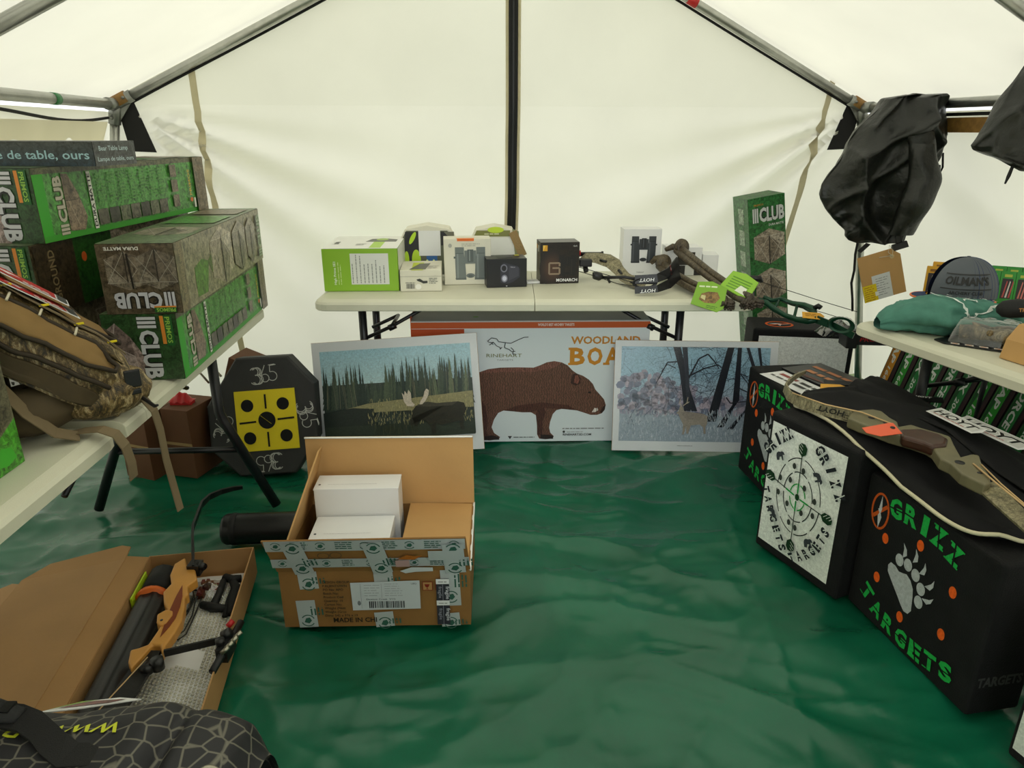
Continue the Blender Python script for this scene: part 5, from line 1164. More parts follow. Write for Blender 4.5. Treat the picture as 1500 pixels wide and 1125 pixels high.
# printed leaflet hanging tag
tl_ = thing('hang_tag', 'colourful folded paper hang tag between the honeycomb bag and the bow box', 'tag', (-.815, 1.074, .352), (-22, -2, 5))
k = MB(); k.prism([(-.10, -.01), (-.02, -.005), (.09, .015), (.04, .034), (-.03, .030)], 0, .002); k.obj('tag_card', 'white_card', tl_)
p = Pr(); p.poly([(-.08, .0), (-.03, .028), (.0, .030), (-.05, .012)], '#86a845'); p.poly([(-.06, .002), (.03, .008), (.06, .020), (.0, .025), (-.04, .014)], '#6a2a22', 1); p.build('tag_print', tl_, (0, 0, .002), (1, 0, 0), (0, 1, 0))
# ------------------------------------------------------------------ camouflage pack on the near left table
tp = thing('backpack', 'camouflage and tan hunting pack lying on its back across the left tables', 'backpack', (-1.10, 1.55, .738))
O_ = V((-1.10, 1.55, .738)); B0 = V((-1.035, 1.695, .742)); AXL = .66
ax = V((-.640, -.445, .626)).normalized(); px_ = V((.571, -.821, 0)).normalized(); pn_ = px_.cross(ax).normalized()
if pn_.z < 0: pn_ = -pn_
def pk(s, a, off=0.0):
    """pack surface: s 0 (bottom end at the table edge) .. 1, a angle 0 (aisle side) .. 180 (wall side) over the top"""
    e = min(1.0, s/.20); end = sqrt(max(0.0, 1-(1-e)**2)); end = .42+.58*end if s > 0 else .42
    hw = (.158+.012*sin(s*3))*end; hh = (.135+.03*min(1, s*1.2))*end
    c_, s_ = cos(R(a)), sin(R(a)); n_ = .55
    x = (abs(c_)**n_)*(1 if c_ > 0 else -1)*(hw+off); z = (abs(s_)**n_)*(hh+off)
    z += .010*noise.noise(V((s*6, a*.03, 2)))+.006*noise.noise(V((s*15, a*.08, 7)))*(1 if off < .02 else .3); x += .008*noise.noise(V((s*7, a*.04, 9)))
    return B0+ax*(s*AXL-.02)+px_*x+pn_*max(0, z)-O_
k = MB(); k.grid(lambda u, v: pk(v, 180*u), 40, 50); ring0 = [pk(0, 180*i/40) for i in range(41)]; k.add(ring0, [tuple(range(41))]); k.grid(lambda u, v: pk(v, 0).lerp(pk(v, 180), u), 4, 20); k.obj('pack_body', 'camo_pack', tp)
def patch(name, m, s0, s1, a0, a1, off, taper=.0, th_=True, nu=14, nv=26):
    k = MB()
    def f(u, v):
        w = 1-taper*(1-v); r = min(1, v/.16, 1); rr_ = sqrt(max(0, 1-(1-min(1, v/.14))**2)); am = (a0+a1)/2; a = am+(u-.5)*(a1-a0)*w*(.45+.55*rr_)
        edge = min(u, 1-u, v, 1-v); return pk(s0+(s1-s0)*v, a, off*min(1, .35+edge*9))
    k.grid(f, nu, nv); return k.obj(name, m, tp)
def pipe_on(name, m, pts, r, off):
    k = MB(); k.tube([pk(s, a, off) for s, a in pts], r, 6); return k.obj(name, m, tp)
patch('tan_panel', 'tan_cloth', .13, .97, 20, 58, .016, .20)
patch('tan_panel', 'tan_cloth', .13, .97, 74, 112, .016, .20)
patch('centre_panel', 'camo_pack', .10, .97, 58, 74, .010)
patch('lower_pocket', 'brown_cloth', .12, .98, -3, 8, .012, .1)
k = MB()
def blob(c, rx, ry, rz, rot, nz=.012):
    c = V(c)-O_; m_ = Matrix.Rotation(R(rot), 3, 'Z')
    def f(u, v):
        a, b = 2*pi*u, pi*(v-.5); d = V((cos(a)*max(.02, cos(b))**.7, sin(a)*max(.02, cos(b))**.7, sin(b)))
        r = 1+nz*8*noise.noise(d*2.3+c*9)
        p_ = m_ @ V((d.x*rx*r, d.y*ry*r, 0)); return c+V((p_.x, p_.y, max(-rz, d.z*rz*r)))
    return f
k.grid(blob((-1.005, 1.625, .798), .085, .115, .055, -35), 28, 16); k.obj('bottom_pocket', 'camo_pack', tp)
k = MB(); k.grid(blob((-1.10, 1.50, .800), .075, .10, .055, -35), 28, 16); k.obj('hip_belt', 'brown_cloth', tp)
k = MB(); k.grid(blob((-1.23, 1.50, .84), .08, .08, .095, -35), 28, 16); k.obj('side_pocket', 'brown_cloth', tp)
for a0, a1, s0 in ((20, 58, .13), (74, 112, .13)):
    am = (a0+a1)/2; P = []
    for i in range(26): t = i/25; P.append((.97-.84*t, am+(a1-a0)*.5*(1-.20*t)*(1 if t < .86 else max(.45, 1-((t-.86)/.14)**2*.55))))
    Q = [(s, 2*am-a) for s, a in P]
    pipe_on('edge_piping', 'dark_piping', P+Q[::-1], .0055, .014)
pipe_on('zip_line', 'dark_piping', [(.12+.02*i, 13-3*sin(i*.08)) for i in range(42)], .006, .014)
pipe_on('zip_line', 'dark_piping', [(.14+.02*i, 152) for i in range(41)], .006, .012)
k = MB(); P = [pk(.12+.03*i, 66, .024) for i in range(27)]; k.ribbon(P, tuple(px_), .016, .003); wbb = k.obj('centre_webbing', 'tan_web', tp)
k = MB()
for i in range(2, 26, 4): c_ = pk(.12+.03*i, 66, .028); k.box((-.010, -.003, -.002), (.010, .003, .002), 0, Matrix.Translation(c_) @ Matrix.Rotation(R(45), 4, 'Z'))
tag(k.obj('bar_tack', 'yellow_foam', wbb), kind='stuff')
for q_ in (.70, .755, .81): 
    k = MB(); k.ribbon([pk(q_, 24+6*i, .0215) for i in range(6)], tuple(ax), .014, .002); k.obj('webbing_loop', 'tan_web', tp)
for s0 in (.30, .42, .52):
    k = MB(); k.tube([pk(s0, 50+2.4*i, .022) for i in range(6)], .0028, 6); k.obj('cord_lock', 'twine', tp)
# straps over the table edge
def strap(pts, wd, w=.030):
    k = MB(); k.ribbon([V(q_)-O_ for q_ in pts], wd, w, .0028); return k.obj('webbing_strap', 'tan_web', tp)
strap([(-1.20, 1.50, .93), (-1.165, 1.45, .955), (-1.125, 1.43, .94), (-1.10, 1.42, .89), (-1.06, 1.43, .82), (-1.02, 1.45, .765), (-.985, 1.475, .745)], (0, 1, 0), .034)
strap([(-1.02, 1.49, .745), (-.985, 1.492, .752), (-.945, 1.494, .755), (-.915, 1.497, .742), (-.900, 1.50, .71), (-.895, 1.503, .66), (-.897, 1.503, .625)], (0, 1, 0), .034)
strap([(-.955, 1.66, .775), (-.925, 1.66, .765), (-.905, 1.66, .735), (-.898, 1.66, .68), (-.897, 1.66, .60), (-.890, 1.66, .52), (-.878, 1.65, .455)], (0, 1, 0), .030)
k = MB(); k.box((-.018, -.004, -.022), (.018, .004, .022), 0, Matrix.Translation(pk(.06, 40, .02)) @ Matrix.Rotation(R(40), 4, 'Z')); k.box((-.014, -.006, -.04), (.014, .002, -.026), 0, Matrix.Translation(pk(.06, 40, .02)) @ Matrix.Rotation(R(40), 4, 'Z')); k.obj('buckle', 'black_plastic', tp, bevel=.003)
k = MB(); k.tube([V(q_)-O_ for q_ in ((-.955, 1.655, .79), (-.915, 1.64, .775), (-.880, 1.62, .762), (-.868, 1.612, .768))], [.006, .005, .0045, .003], 8); k.obj('strap_hook', 'black_plastic', tp)
# red hang tags lying on the pack
for i, (s, a, rz) in enumerate(((.50, 84, 0), (.46, 76, 8))):
    o = pk(s, a, .034-.010*i)+O_
    tgx = thing('hang_tag', ['upper red and white hang tag lying on the camouflage pack', 'lower red and white hang tag under another, on the camouflage pack'][i], 'tag', mx=frame(o, ax*-1, px_*-1) @ Matrix.Rotation(R(rz), 4, 'Z'))
    k = MB(); k.box((-.10, -.035, 0), (.10, .035, .0015)); k.obj('tag_card', 'white_card', tgx)
    p = Pr(); p.rect(-.096, -.031, .070, .031, '#b3161c'); p.poly([(-.06, .0), (-.03, .014), (.0, .010), (-.02, .002), (-.03, -.012)], '#e8dede'); p.lines(.0, -.020, .06, 2, .014, '#e8dede', .007, 4, .2); p.rect(.074, -.03, .096, .03, '#3a3a3a'); p.build('tag_print', tgx, (0, 0, .0015), (1, 0, 0), (0, 1, 0))

# ------------------------------------------------------------------ things under the left table
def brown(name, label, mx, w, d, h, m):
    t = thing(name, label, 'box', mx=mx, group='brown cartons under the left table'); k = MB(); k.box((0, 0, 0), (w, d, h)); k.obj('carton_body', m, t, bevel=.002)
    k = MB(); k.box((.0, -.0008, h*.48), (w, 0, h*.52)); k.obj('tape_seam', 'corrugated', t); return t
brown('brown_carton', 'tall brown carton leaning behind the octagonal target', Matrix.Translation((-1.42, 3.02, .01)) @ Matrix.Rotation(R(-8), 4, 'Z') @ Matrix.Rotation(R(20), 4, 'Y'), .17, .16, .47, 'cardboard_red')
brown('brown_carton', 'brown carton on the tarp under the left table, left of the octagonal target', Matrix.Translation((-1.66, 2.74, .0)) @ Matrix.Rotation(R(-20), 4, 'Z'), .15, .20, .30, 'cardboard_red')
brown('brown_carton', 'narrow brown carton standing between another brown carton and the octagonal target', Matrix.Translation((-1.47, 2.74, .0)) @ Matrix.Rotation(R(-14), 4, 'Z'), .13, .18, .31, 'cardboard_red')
th2 = thing('twine_loop', 'loop of pale twine on the brown carton under the left table', 'twine', (-1.33, 2.86, .36))
k = MB(); k.tube([(.0, .06, .0), (-.02, .03, .06), (.01, .0, .10), (.06, -.01, .095), (.085, .0, .05)], .005, 8); k.obj('cord', 'twine', th2)
trd = thing('red_pouch', 'small red pouch half hidden under the left table', 'pouch', (-1.40, 2.80, .322))
k = MB(); k.grid(lambda u, v: V((.10*(u-.5), .05*(v-.5), .04*sin(pi*u)*sin(pi*v)+.004*sin(u*20))), 14, 8); k.box((-.045, -.02, -.012), (.045, .02, .004)); k.obj('pouch_body', 'red_plastic', trd)
# ------------------------------------------------------------------ camouflage compound bow on the back table
tcb = thing('compound_bow', 'camouflage compound bow with black limbs lying on the back table', 'bow', (0, 0, 0))
top = [(0.349, 3.36, 0.852), (0.413, 3.35, 0.853), (0.465, 3.33, 0.85), (0.504, 3.3, 0.83), (0.52, 3.27, 0.8), (0.54, 3.23, 0.779), (0.574, 3.18, 0.765), (0.599, 3.13, 0.760)]
bot = [(0.322, 3.34, 0.829), (0.391, 3.32, 0.82), (0.44, 3.29, 0.806), (0.474, 3.25, 0.781), (0.493, 3.2, 0.76), (0.523, 3.15, 0.748), (0.553, 3.1, 0.744), (0.577, 3.07, 0.746)]
def slab2(name, A, B, thick, m, parent, bev=.004, dirn=(0, 1, .3)):
    d = V(dirn).normalized()*thick/2; rings = [[V(a)-d, V(b)-d, V(b)+d, V(a)+d] for a, b in zip(A, B)]
    k = MB(); k.loft(rings, 0, True, False); return k.obj(name, m, parent, bevel=bev)
rs = slab2('riser', top, bot, .030, 'camo_bow', tcb)
k = MB()
for i in (1, 3, 5): a, b = V(top[i]).lerp(V(bot[i]), .5), V(top[i+1]).lerp(V(bot[i+1]), .5); k.tube([a.lerp(b, .2)+V((0, -.017, -.005)), a.lerp(b, .8)+V((0, -.017, -.005))], .0065, 8)
tag(k.obj('cutout', 'black_plastic', rs), kind='stuff')
k = MB(); k.tube([(.318, 3.39, .845), (.432, 3.39, .845)], .011, 10); k.tube([(.318, 3.39, .845), (.322, 3.39, .845)], .015, 10); k.tube([(.428, 3.39, .845), (.436, 3.39, .845)], .015, 10); k.obj('stabilizer_bar', 'black_plastic', tcb)
k = MB(); k.tube([(.312, 3.37, .855), (.326, 3.37, .855)], .012, 10); k.obj('red_ring', 'red_plastic', tcb)
k = MB(); k.box((.315, 3.30, .800), (.375, 3.345, .835)); k.tube([(.345, 3.33, .80), (.35, 3.31, .775)], .012, 10); k.obj('limb_pocket', 'black_plastic', tcb, bevel=.005)
k = MB(); k.tube([(.362, 3.15, .790), (.374, 3.15, .790), (.396, 3.15, .784), (.404, 3.15, .78)], [.014, .019, .019, .012], 14); k.tube([(.40, 3.15, .78), (.503, 3.13, .786), (.57, 3.11, .778)], .0075, 10); k.tube([(.43, 3.145, .778), (.44, 3.14, .758)], .006, 8); k.obj('stabilizer', 'black_plastic', tcb)
k = MB(); k.ribbon([(.532, 3.03, .795), (.626, 3.02, .803), (.681, 3.05, .820), (.735, 3.12, .850)], (0, .25, 1), [.036, .036, .045, .060], .006); l1 = k.obj('limb', 'black_plastic', tcb)
k = MB(); k.ribbon([(.526, 2.985, .757), (.621, 2.98, .765), (.679, 3.02, .778), (.735, 3.09, .812)], (0, .25, 1), [.030, .030, .040, .055], .006); l2 = k.obj('limb', 'black_plastic', tcb)
k = MB(); n = 24; k.loft([[V((.575+(r_)*cos(2*pi*j/n), 3.03-.3*r_*sin(2*pi*j/n)*0+dy, .780+.022*(r_/.05)*sin(2*pi*j/n))) for j in range(n)] for r_, dy in ((.052, -.005), (.056, 0), (.052, .006), (.040, .006), (.040, -.005), (.052, -.005))], 0, False); k.box((.53, 3.024, .776), (.62, 3.034, .784)); k.obj('cam_wheel', 'black_plastic', tcb)
k = MB(); k.tube([(.308, 3.3, .782), (.389, 3.2, .774), (.469, 3.1, .762), (.532, 3.02, .768)], .0018, 6); k.obj('bowstring', 'string_dark', tcb)
k = MB(); k.tube([(.315, 3.30, .80), (.41, 3.18, .792), (.55, 3.05, .772)], .0018, 6); k.obj('bowstring', 'string_dark', tcb)
for lm_, zz in ((l1, .792), (l2, .753)):
    p = Pr(); p.text('HOYT', 0, 0, .014, '#e4e4e4', .064, 180, .02, .2); p.build('limb_lettering', lm_, (.612, 3.012 if lm_ is l1 else 2.972, zz+.014), (1, -.02, .07), (-.05, .2, 1))
p = Pr(); p.rect(.0, .004, .02, .03, '#b3161c'); p.text('Pro', .03, .006, .014, '#e4e4e4', .025); p.rect(.0, -.03, .015, -.006, '#b3161c'); p.text('Pro', .02, -.028, .014, '#e4e4e4', .025); p.build('limb_lettering', l1, (.690, 3.05, .823), (.055, .06, .03), (-.2, .25, 1))
rebase(tcb, (.5, 3.2, ZT))

# ------------------------------------------------------------------ two tripod shooting sticks with green tags
def sticks(label, path, yoke, feet, tagc, tdir, face_back):
    t = thing('shooting_stick', label, 'shooting stick', (0, 0, 0), group='tripod shooting sticks')
    P = [V(q_) for q_ in path]
    for i, (dx, dz) in enumerate(((0, .012), (.024, -.004), (-.024, -.004))):
        sp = [p_+V((dx*(.55+.55*j/(len(P)-1)), dx*.2, dz+.004)) for j, p_ in enumerate(P)]
        k = MB(); rad = [.0155]*2+[.0135]*(len(P)-2); k.tube(sp, rad, 12); lg = k.obj('leg', 'camo_stick', t)
        f = V(feet[i]); d = (f-sp[-1]).normalized(); k = MB(); k.tube([sp[-1], f-d*.02], .011, 10)
        for j in range(7):
            a = 2*pi*j/7; u = d.cross(V((0, 0, 1))).normalized(); w = d.cross(u)
            k.tube([f-d*.03+u*cos(a)*.012+w*sin(a)*.012, f+u*cos(a)*.013+w*sin(a)*.013], .0055, 6)
        k.tube([f-d*.032, f-d*.004], .0125, 10); tag(k.obj('rubber_foot', 'brown_rubber', lg), kind='stuff')
    k = MB(); k.tube([P[0]+V((0, .02, .012)), P[0]+(P[1]-P[0])*.25], [.026, .026], 14); k.tube([P[1]-(P[1]-P[0])*.35, P[1]], [.024, .022], 14); k.obj('collar', 'brown_rubber', t)
    k = MB(); Y = [V(q_) for q_ in yoke]; k.tube(Y, [.010, .016, .018, .016, .012][:len(Y)], 10); k.tube([P[0]+V((0, .01, 0)), Y[len(Y)//2]], .016, 10)
    k.lathe([(.0, -.012), (.034, -.012), (.038, 0), (.034, .012), (.0, .012)], 16, 0, Matrix.Translation(P[0]+V((.01, -.01, .02))) @ Matrix.Rotation(R(70), 4, 'X') @ Matrix.Rotation(R(25), 4, 'Y'))
    k.obj('yoke', 'camo_stick', t)
    k = MB(); mx = frame(tagc, tdir[0], tdir[1]); k.prism([(-.062, -.045), (.045, -.058), (.068, -.04), (.062, .045), (.0, .062), (-.055, .05)], 0, .002, 0, mx); tg = k.obj('header_tag', 'lime_tag', t)
    p = Pr()
    p.poly([(-.06, -.043), (.045, -.056), (.066, -.038), (.060, .043), (.0, .06), (-.053, .048)], '#7fae2c' if not face_back else '#8cbd35')
    if not face_back:
        p.poly([(-.035, -.02), (-.01, -.03), (.03, -.025), (.045, .0), (.03, .022), (-.005, .018), (-.03, .005)], '#8a6a3a', 1); p.poly([(-.03, -.012), (-.01, -.02), (-.012, .0), (-.028, .0)], '#c9c28a'); p.lines(-.045, .030, .075, 1, .012, '#dfe8c0', .006, 3, .05, 8); p.lines(.0, -.04, .045, 2, .007, '#3f6a1e', .0025)
    else:
        for i in range(5): p.rect(-.04, -.035+.014*i, .045, -.029+.014*i, '#5d8f22')
        p.poly([(.0, -.04), (.045, -.045), (.04, -.01), (.01, -.005)], '#dfe3d0')
    p.build('tag_print', tg, mx.to_translation()+mx.to_3x3() @ V((0, 0, .002)), mx.to_3x3() @ V((1, 0, 0)), mx.to_3x3() @ V((0, 1, 0)))
    return t
M['lime_tag'] = mat('lime_tag', '#79a82a', .35)
s1 = sticks('camouflage tripod shooting stick with its tag showing the back, lying uppermost', [(.79, 3.36, .868), (.82, 3.2, .842), (.864, 3.06, .808), (.900, 2.95, .785), (.930, 2.83, .765), (.955, 2.775, .760)], [(.735, 3.40, .865), (.77, 3.41, .878), (.80, 3.40, .872), (.845, 3.36, .840), (.872, 3.37, .815)], [(.912, 2.725, .750), (.940, 2.715, .752), (.985, 2.72, .758)], (.925, 2.845, .812), ((.75, -.55, -.28), (.35, .62, .55)), True)
s2 = sticks('camouflage tripod shooting stick with its printed tag facing out, at the table edge', [(.705, 3.33, .800), (.730, 3.2, .779), (.776, 3.05, .765), (.821, 2.90, .758), (.845, 2.82, .752), (.858, 2.79, .748)], [(.668, 3.40, .800), (.69, 3.40, .822), (.715, 3.39, .828), (.745, 3.37, .805), (.752, 3.36, .785)], [(.846, 2.752, .740), (.868, 2.745, .742), (.882, 2.75, .748)], (.790, 2.790, .775), ((.90, -.35, -.12), (.10, .42, .85)), False)
rebase(s1, (.86, 3.05, ZT)); rebase(s2, (.78, 3.05, ZT))

# ------------------------------------------------------------------ green compound bow across the back block
tgb = thing('compound_bow', 'dark green compound bow resting on the rear white panelled target block', 'bow', (0, 0, 0))
def bar(name, pts, r, m, parent, flat=None): k = MB(); k.tube(pts, r, 10, flat=flat); return k.obj(name, m, parent)
bar('riser', [(1.155, 3.31, .648), (1.202, 3.28, .636), (1.233, 3.24, .612), (1.268, 3.2, .594), (1.311, 3.16, .583), (1.345, 3.12, .588), (1.375, 3.10, .600)], [.012, .015, .014, .012, .014, .018, .016], 'green_metal', tgb)
bar('riser_web', [(1.194, 3.3, .655), (1.234, 3.28, .645), (1.28, 3.31, .646), (1.326, 3.28, .632), (1.369, 3.24, .630), (1.392, 3.2, .622), (1.375, 3.12, .603)], [.012, .010, .010, .012, .016, .020, .014], 'green_metal', tgb)
k = MB(); k.tube([(1.233, 3.245, .615), (1.265, 3.29, .642)], .008, 8); k.tube([(1.30, 3.17, .588), (1.34, 3.25, .628)], .007, 8); k.obj('riser_strut', 'green_metal', tgb)
k = MB(); k.ribbon([(1.155, 3.31, .648), (1.145, 3.32, .69), (1.13, 3.31, .74)], (0, 1, 0), [.03, .03, .026], .006); k.obj('limb', 'black_plastic', tgb)
k = MB(); k.ribbon([(1.375, 3.10, .600), (1.43, 3.04, .585), (1.49, 2.97, .560)], (0, 0, 1), [.036, .032, .028], .008); k.obj('limb', 'green_metal', tgb)
bar('cam_wheel', [(1.118, 3.30, .752), (1.165, 3.30, .745), (1.18, 3.30, .73)], [.008, .016, .008], 'black_plastic', tgb)
k = MB(); n = 22; k.loft([[V((1.445+.045*q_*cos(2*pi*j/n), 3.01-.03*q_*cos(2*pi*j/n), .598+.036*q_*sin(2*pi*j/n))) + V((0, dy, 0)) for j in range(n)] for q_, dy in ((1, -.008), (1, .008), (.72, .008), (.72, -.008), (1, -.008))], 0, False); k.obj('cam_wheel', 'green_metal', tgb)
k = MB(); k.tube([(1.136, 3.3, .742), (1.254, 3.2, .715), (1.373, 3.1, .687), (1.503, 3.0, .659)], .0016, 6); k.obj('bowstring', 'string_dark', tgb)
k = MB(); k.tube([(1.25, 3.22, .655), (1.36, 3.12, .64), (1.48, 3.0, .618)], .0014, 6); k.obj('bowstring', 'string_dark', tgb)
k = MB(); k.tube([(1.392, 3.18, .632), (1.405, 3.17, .645), (1.412, 3.16, .638)], .012, 10); k.obj('arrow_rest', 'black_plastic', tgb)
rebase(tgb, (1.30, 3.2, .495))
tx_ = thing('price_tag', 'yellow orange price tag tied to the green compound bow', 'tag', mx=frame((1.345, 3.11, .615), (.95, -.10, -.05), (.1, .5, .25)))
k = MB(); k.prism([(-.035, -.02), (.045, -.024), (.065, .0), (.05, .022), (-.03, .022)], 0, .0015); k.obj('tag_card', mat('amber_card', '#e2a63a', .5), tx_)
p = Pr(); p.lines(-.02, .006, .05, 2, .011, '#7a4d10', .003); p.build('tag_print', tx_, (0, 0, .0015), (1, 0, 0), (0, 1, 0))
tpb = thing('plastic_bag', 'crumpled clear plastic bag behind the green compound bow', 'bag', (1.545, 3.22, .50))
k = MB(); k.grid(lambda u, v: V((.20*(u-.5), .10*(v-.5), .075*sin(pi*u)**.6*sin(pi*v)**.6+.022*noise.noise(V((u*7, v*7, 2)))*sin(pi*u)*sin(pi*v))), 26, 16); k.obj('bag_film', 'clear_plastic', tpb)
tpf = thing('arrow_box', 'slim black box with red and white lettering under the table corner', 'box', (1.585, 3.10, .478), (0, 0, -4))
k = MB(); k.box((-.04, 0, 0), (.26, .09, .055)); k.obj('carton_body', 'dark_card', tpf, bevel=.002)
p = Pr(); p.text('PRO', .0, .018, .018, '#b3202a', .07, 0, .02, .2); p.text('FORCE', .073, .018, .018, '#d8d8d8', .11, 0, .02, .2); p.build('front_print', tpf, (0, 0, 0), (1, 0, 0), (0, 0, 1))
k = MB(); k.box((-.06, -.01, -.015), (-.01, .09, .07)); k.obj('end_cap', 'black_plastic', tpf, bevel=.006)

# ------------------------------------------------------------------ arrow cartons leaning under the right table
dA = (V((1.760, 3.03, .66))-V((1.705, 3.205, 0))).normalized(); xA = V((.165, -.985, 0)); xA = (xA-dA*xA.dot(dA)).normalized()
kinds = [('VAP', '166', 'o'), ('VAP', '166', 'g'), ('XXX', '204', 'd'), ('VAP', '204', 'd'), ('FORCE', '24', 'd'), ('XXX', '204', 'd'), ('VAP', '166', 'g'), ('VAP', '166', 'g'), ('FORCE', '204', 'd'), ('XXX', '204', 'd')]
nth = ['first', 'second', 'third', 'fourth', 'fifth', 'sixth', 'seventh', 'eighth', 'ninth', 'tenth']
for i, (w1, w2, cc) in enumerate(kinds):
    o = V((1.700, 3.215, .003))+V((.0150, -.0825, 0))*i*.985
    mx = frame(o, xA, dA)
    lab = 'orange and black arrow carton leaning under the right table' if i == 0 else 'green and black arrow carton, %s after the orange one under the table' % nth[i-1]
    t = thing('arrow_carton', lab, 'carton', mx=mx, group='arrow cartons leaning under the table')
    k = MB(); k.box((0, 0, -.045), (.0745, .675, 0)); k.obj('carton_body', 'dark_card', t, bevel=.0015)
    main = {'o': '#d8901a', 'g': '#2f9a2c', 'd': '#1f7d38'}[cc]; p = Pr()
    p.rect(0, 0, .0745, .675, '#14100f'); p.rect(.060, 0, .0745, .675, '#35121a')
    p.poly([(.004, .22), (.012, .20), (.02, .215), (.030, .19), (.038, .21), (.048, .20), (.052, .23), (.052, .675), (.004, .675)], main); p.poly([(.006, .23), (.02, .235), (.024, .30), (.016, .36), (.022, .44), (.010, .52), (.006, .46)], tuple(x*.75 for x in (216, 144, 26)) if cc == 'o' else (22, 80, 34), 0)
    p.text(w1, .014, .575, .028, '#e4e7e3', .15 if w1 != 'FORCE' else .21, -90, .03, .15); p.text(w2, .020, .40 if w1 != 'FORCE' else .345, .019, '#e4e7e3', .075, -90, .02, .15)
    p.ring(.028, .14, .012, .014, .004, '#2f9a2c' if cc != 'o' else '#d8901a', 0, 14, 40, 330); p.text('C', .022, .11, .016, '#2f8a2c', None, -90)
    p.build('front_print', t, (0, 0, 0), (1, 0, 0), (0, 1, 0))

# ------------------------------------------------------------------ things on the right table
# low dark tray with rows of vane packs
P0, P1 = V((1.655, 2.800, 0)), V((2.055, 2.60, 0)); dP = (P1-P0).normalized(); nP = V((-dP.y, dP.x, 0))
ttr = thing('display_tray', 'low black display tray on the table behind the caps', 'tray', mx=frame((P0.x, P0.y, .7365), dP, nP))
k = MB(); k.box((-.02, -.005, 0), (.48, .105, .030)); k.obj('tray_body', 'dark_card', ttr, bevel=.002)
def pack(i, row, yellow, label):
    w, h, d = .049, .125, .026
    o = P0+dP*(i*.0505+row*.022)+nP*(.018+row*.045)+V((0, 0, .7675+row*.012)); mx = frame(o, dP, nP) @ Matrix.Rotation(R(-14), 4, 'X')
    t = thing('vane_pack', label, 'package', mx=mx, group='arrow vane packs in the display tray')
    m = 'yellow_pack' if yellow else 'green_pack'; k = MB()
    k.box((0, .001, 0), (w, d, h)); k.box((0, 0, 0), (.007, .001, h)); k.box((w-.007, 0, 0), (w, .001, h)); k.box((.007, 0, 0), (w-.007, .001, .020)); k.box((.007, 0, h-.028), (w-.007, .001, h)); k.obj('pack_card', m, t)
    p = Pr(); rnd = random.Random(i*7+row)
    p.rect(.007, .020, w-.007, h-.028, '#2a2226'); 
    for q_ in range(3):
        X = .013+.010*q_; c_ = rnd.choice(['#c96f6a', '#d9d5d0', '#b94a4a', '#d8cfc0']); p.poly([(X, .024), (X+.006, .024), (X+.012, h-.04), (X+.009, h-.036)], c_)
    p.rect(.012, h-.022, w-.012, h-.012, '#b9c04a' if not yellow else '#8a5a10'); p.build('window', t, (0, .0004, 0), (1, 0, 0), (0, 0, 1))
M['green_pack'] = mat('green_pack', '#2f9433', .45); M['yellow_pack'] = mat('yellow_pack', '#d8a01e', .45)
cnt = 0
for row in (1, 0):
    for i in range(9):
        y_ = (i == 0)
        if y_: lab = 'yellow vane pack at the end of the %s row in the black tray' % ('front', 'back')[row]
        else: lab = 'green vane pack, %s from the yellow one in the %s row of the tray' % (nth[i-1], ('front', 'back')[row])
        pack(i, row, y_, lab)
# stack of caps
def dome(u, v, s=1.0):
    a = 2*pi*u; b = pi/2*v; rx, ry, rz = .128*s, .102*s, .142*s
    return V((rx*cos(a)*cos(b)**.85, ry*sin(a)*cos(b)**.85, .012+rz*sin(b)**.92))
def brim(u, v):
    a = R(125+165*u); r = 1.0+.62*v*max(0, sin(pi*u))**.6; return V((.128*r*cos(a), .102*r*sin(a)*(1), .016-.030*v*v*0-.004*v+.010*(1-abs(2*u-1))*v))
def capw(a, b, l):
    ang = R(237)+a/.112; z = .062+b; t = min(.99, max(0, (z-.012)/.142)); vv = math.asin(min(.995, t**(1/.92)))/(pi/2)
    q_ = dome((ang/(2*pi)), vv, 1.0); return q_*(1+(.0016+l)/.12)
def make_cap(label, loc, rz):
    tcp = thing('cap', label, 'cap', loc, (0, 0, rz), 'stacked caps')
    k = MB()
    k.grid(lambda u, v: dome(.14-.0+ .0+u*.0+(.36+.37*u)-.02, v*.985), 26, 16); k.obj('front_panels', 'cap_grey', tcp)
    k = MB(); k.grid(lambda u, v: dome(.71+.65*u-.02, v*.985), 26, 16); k.obj('mesh_back', 'cap_navy', tcp)
    k = MB(); k.lathe([(0, 0), (.008, 0), (.006, .005), (0, .006)], 10, 0, Matrix.Translation((0, 0, .152))); k.obj('button', 'cap_grey', tcp)
    k = MB(); k.grid(brim, 22, 6); k.grid(lambda u, v: brim(u, v)-V((0, 0, .004)), 22, 6); k.obj('brim', 'cap_navy', tcp)
    k = MB(); k.tube([brim(i/22, 1)-V((0, 0, .002)) for i in range(23)], .0035, 6); k.obj('brim_edge', 'orange_plastic', tcp)
    p = Pr()
    p.text("OILMAN'S", 0, .004, .028, '#101114', .150, 0, .035, 0, 'c'); p.dline([(-.085, .040), (.085, .040)], .0035, '#17181b'); p.dline([(-.085, -.010), (.085, -.010)], .0035, '#17181b'); p.text('ARCHERY CLUB', 0, -.028, .011, '#17181b', .105, 0, .02, 0, 'c')
    p.build('front_print', tcp, warp=capw)
    return tcp
make_cap('lower cap of the stack, only its brim showing under the grey cap', (1.672, 2.60, .7365), 20)
make_cap('upper grey cap with black lettering and navy mesh back on the right table', (1.662, 2.575, .815), 14)
make_cap('middle cap of the stack, its brim showing above the teal shirt', (1.668, 2.585, .776), 24)
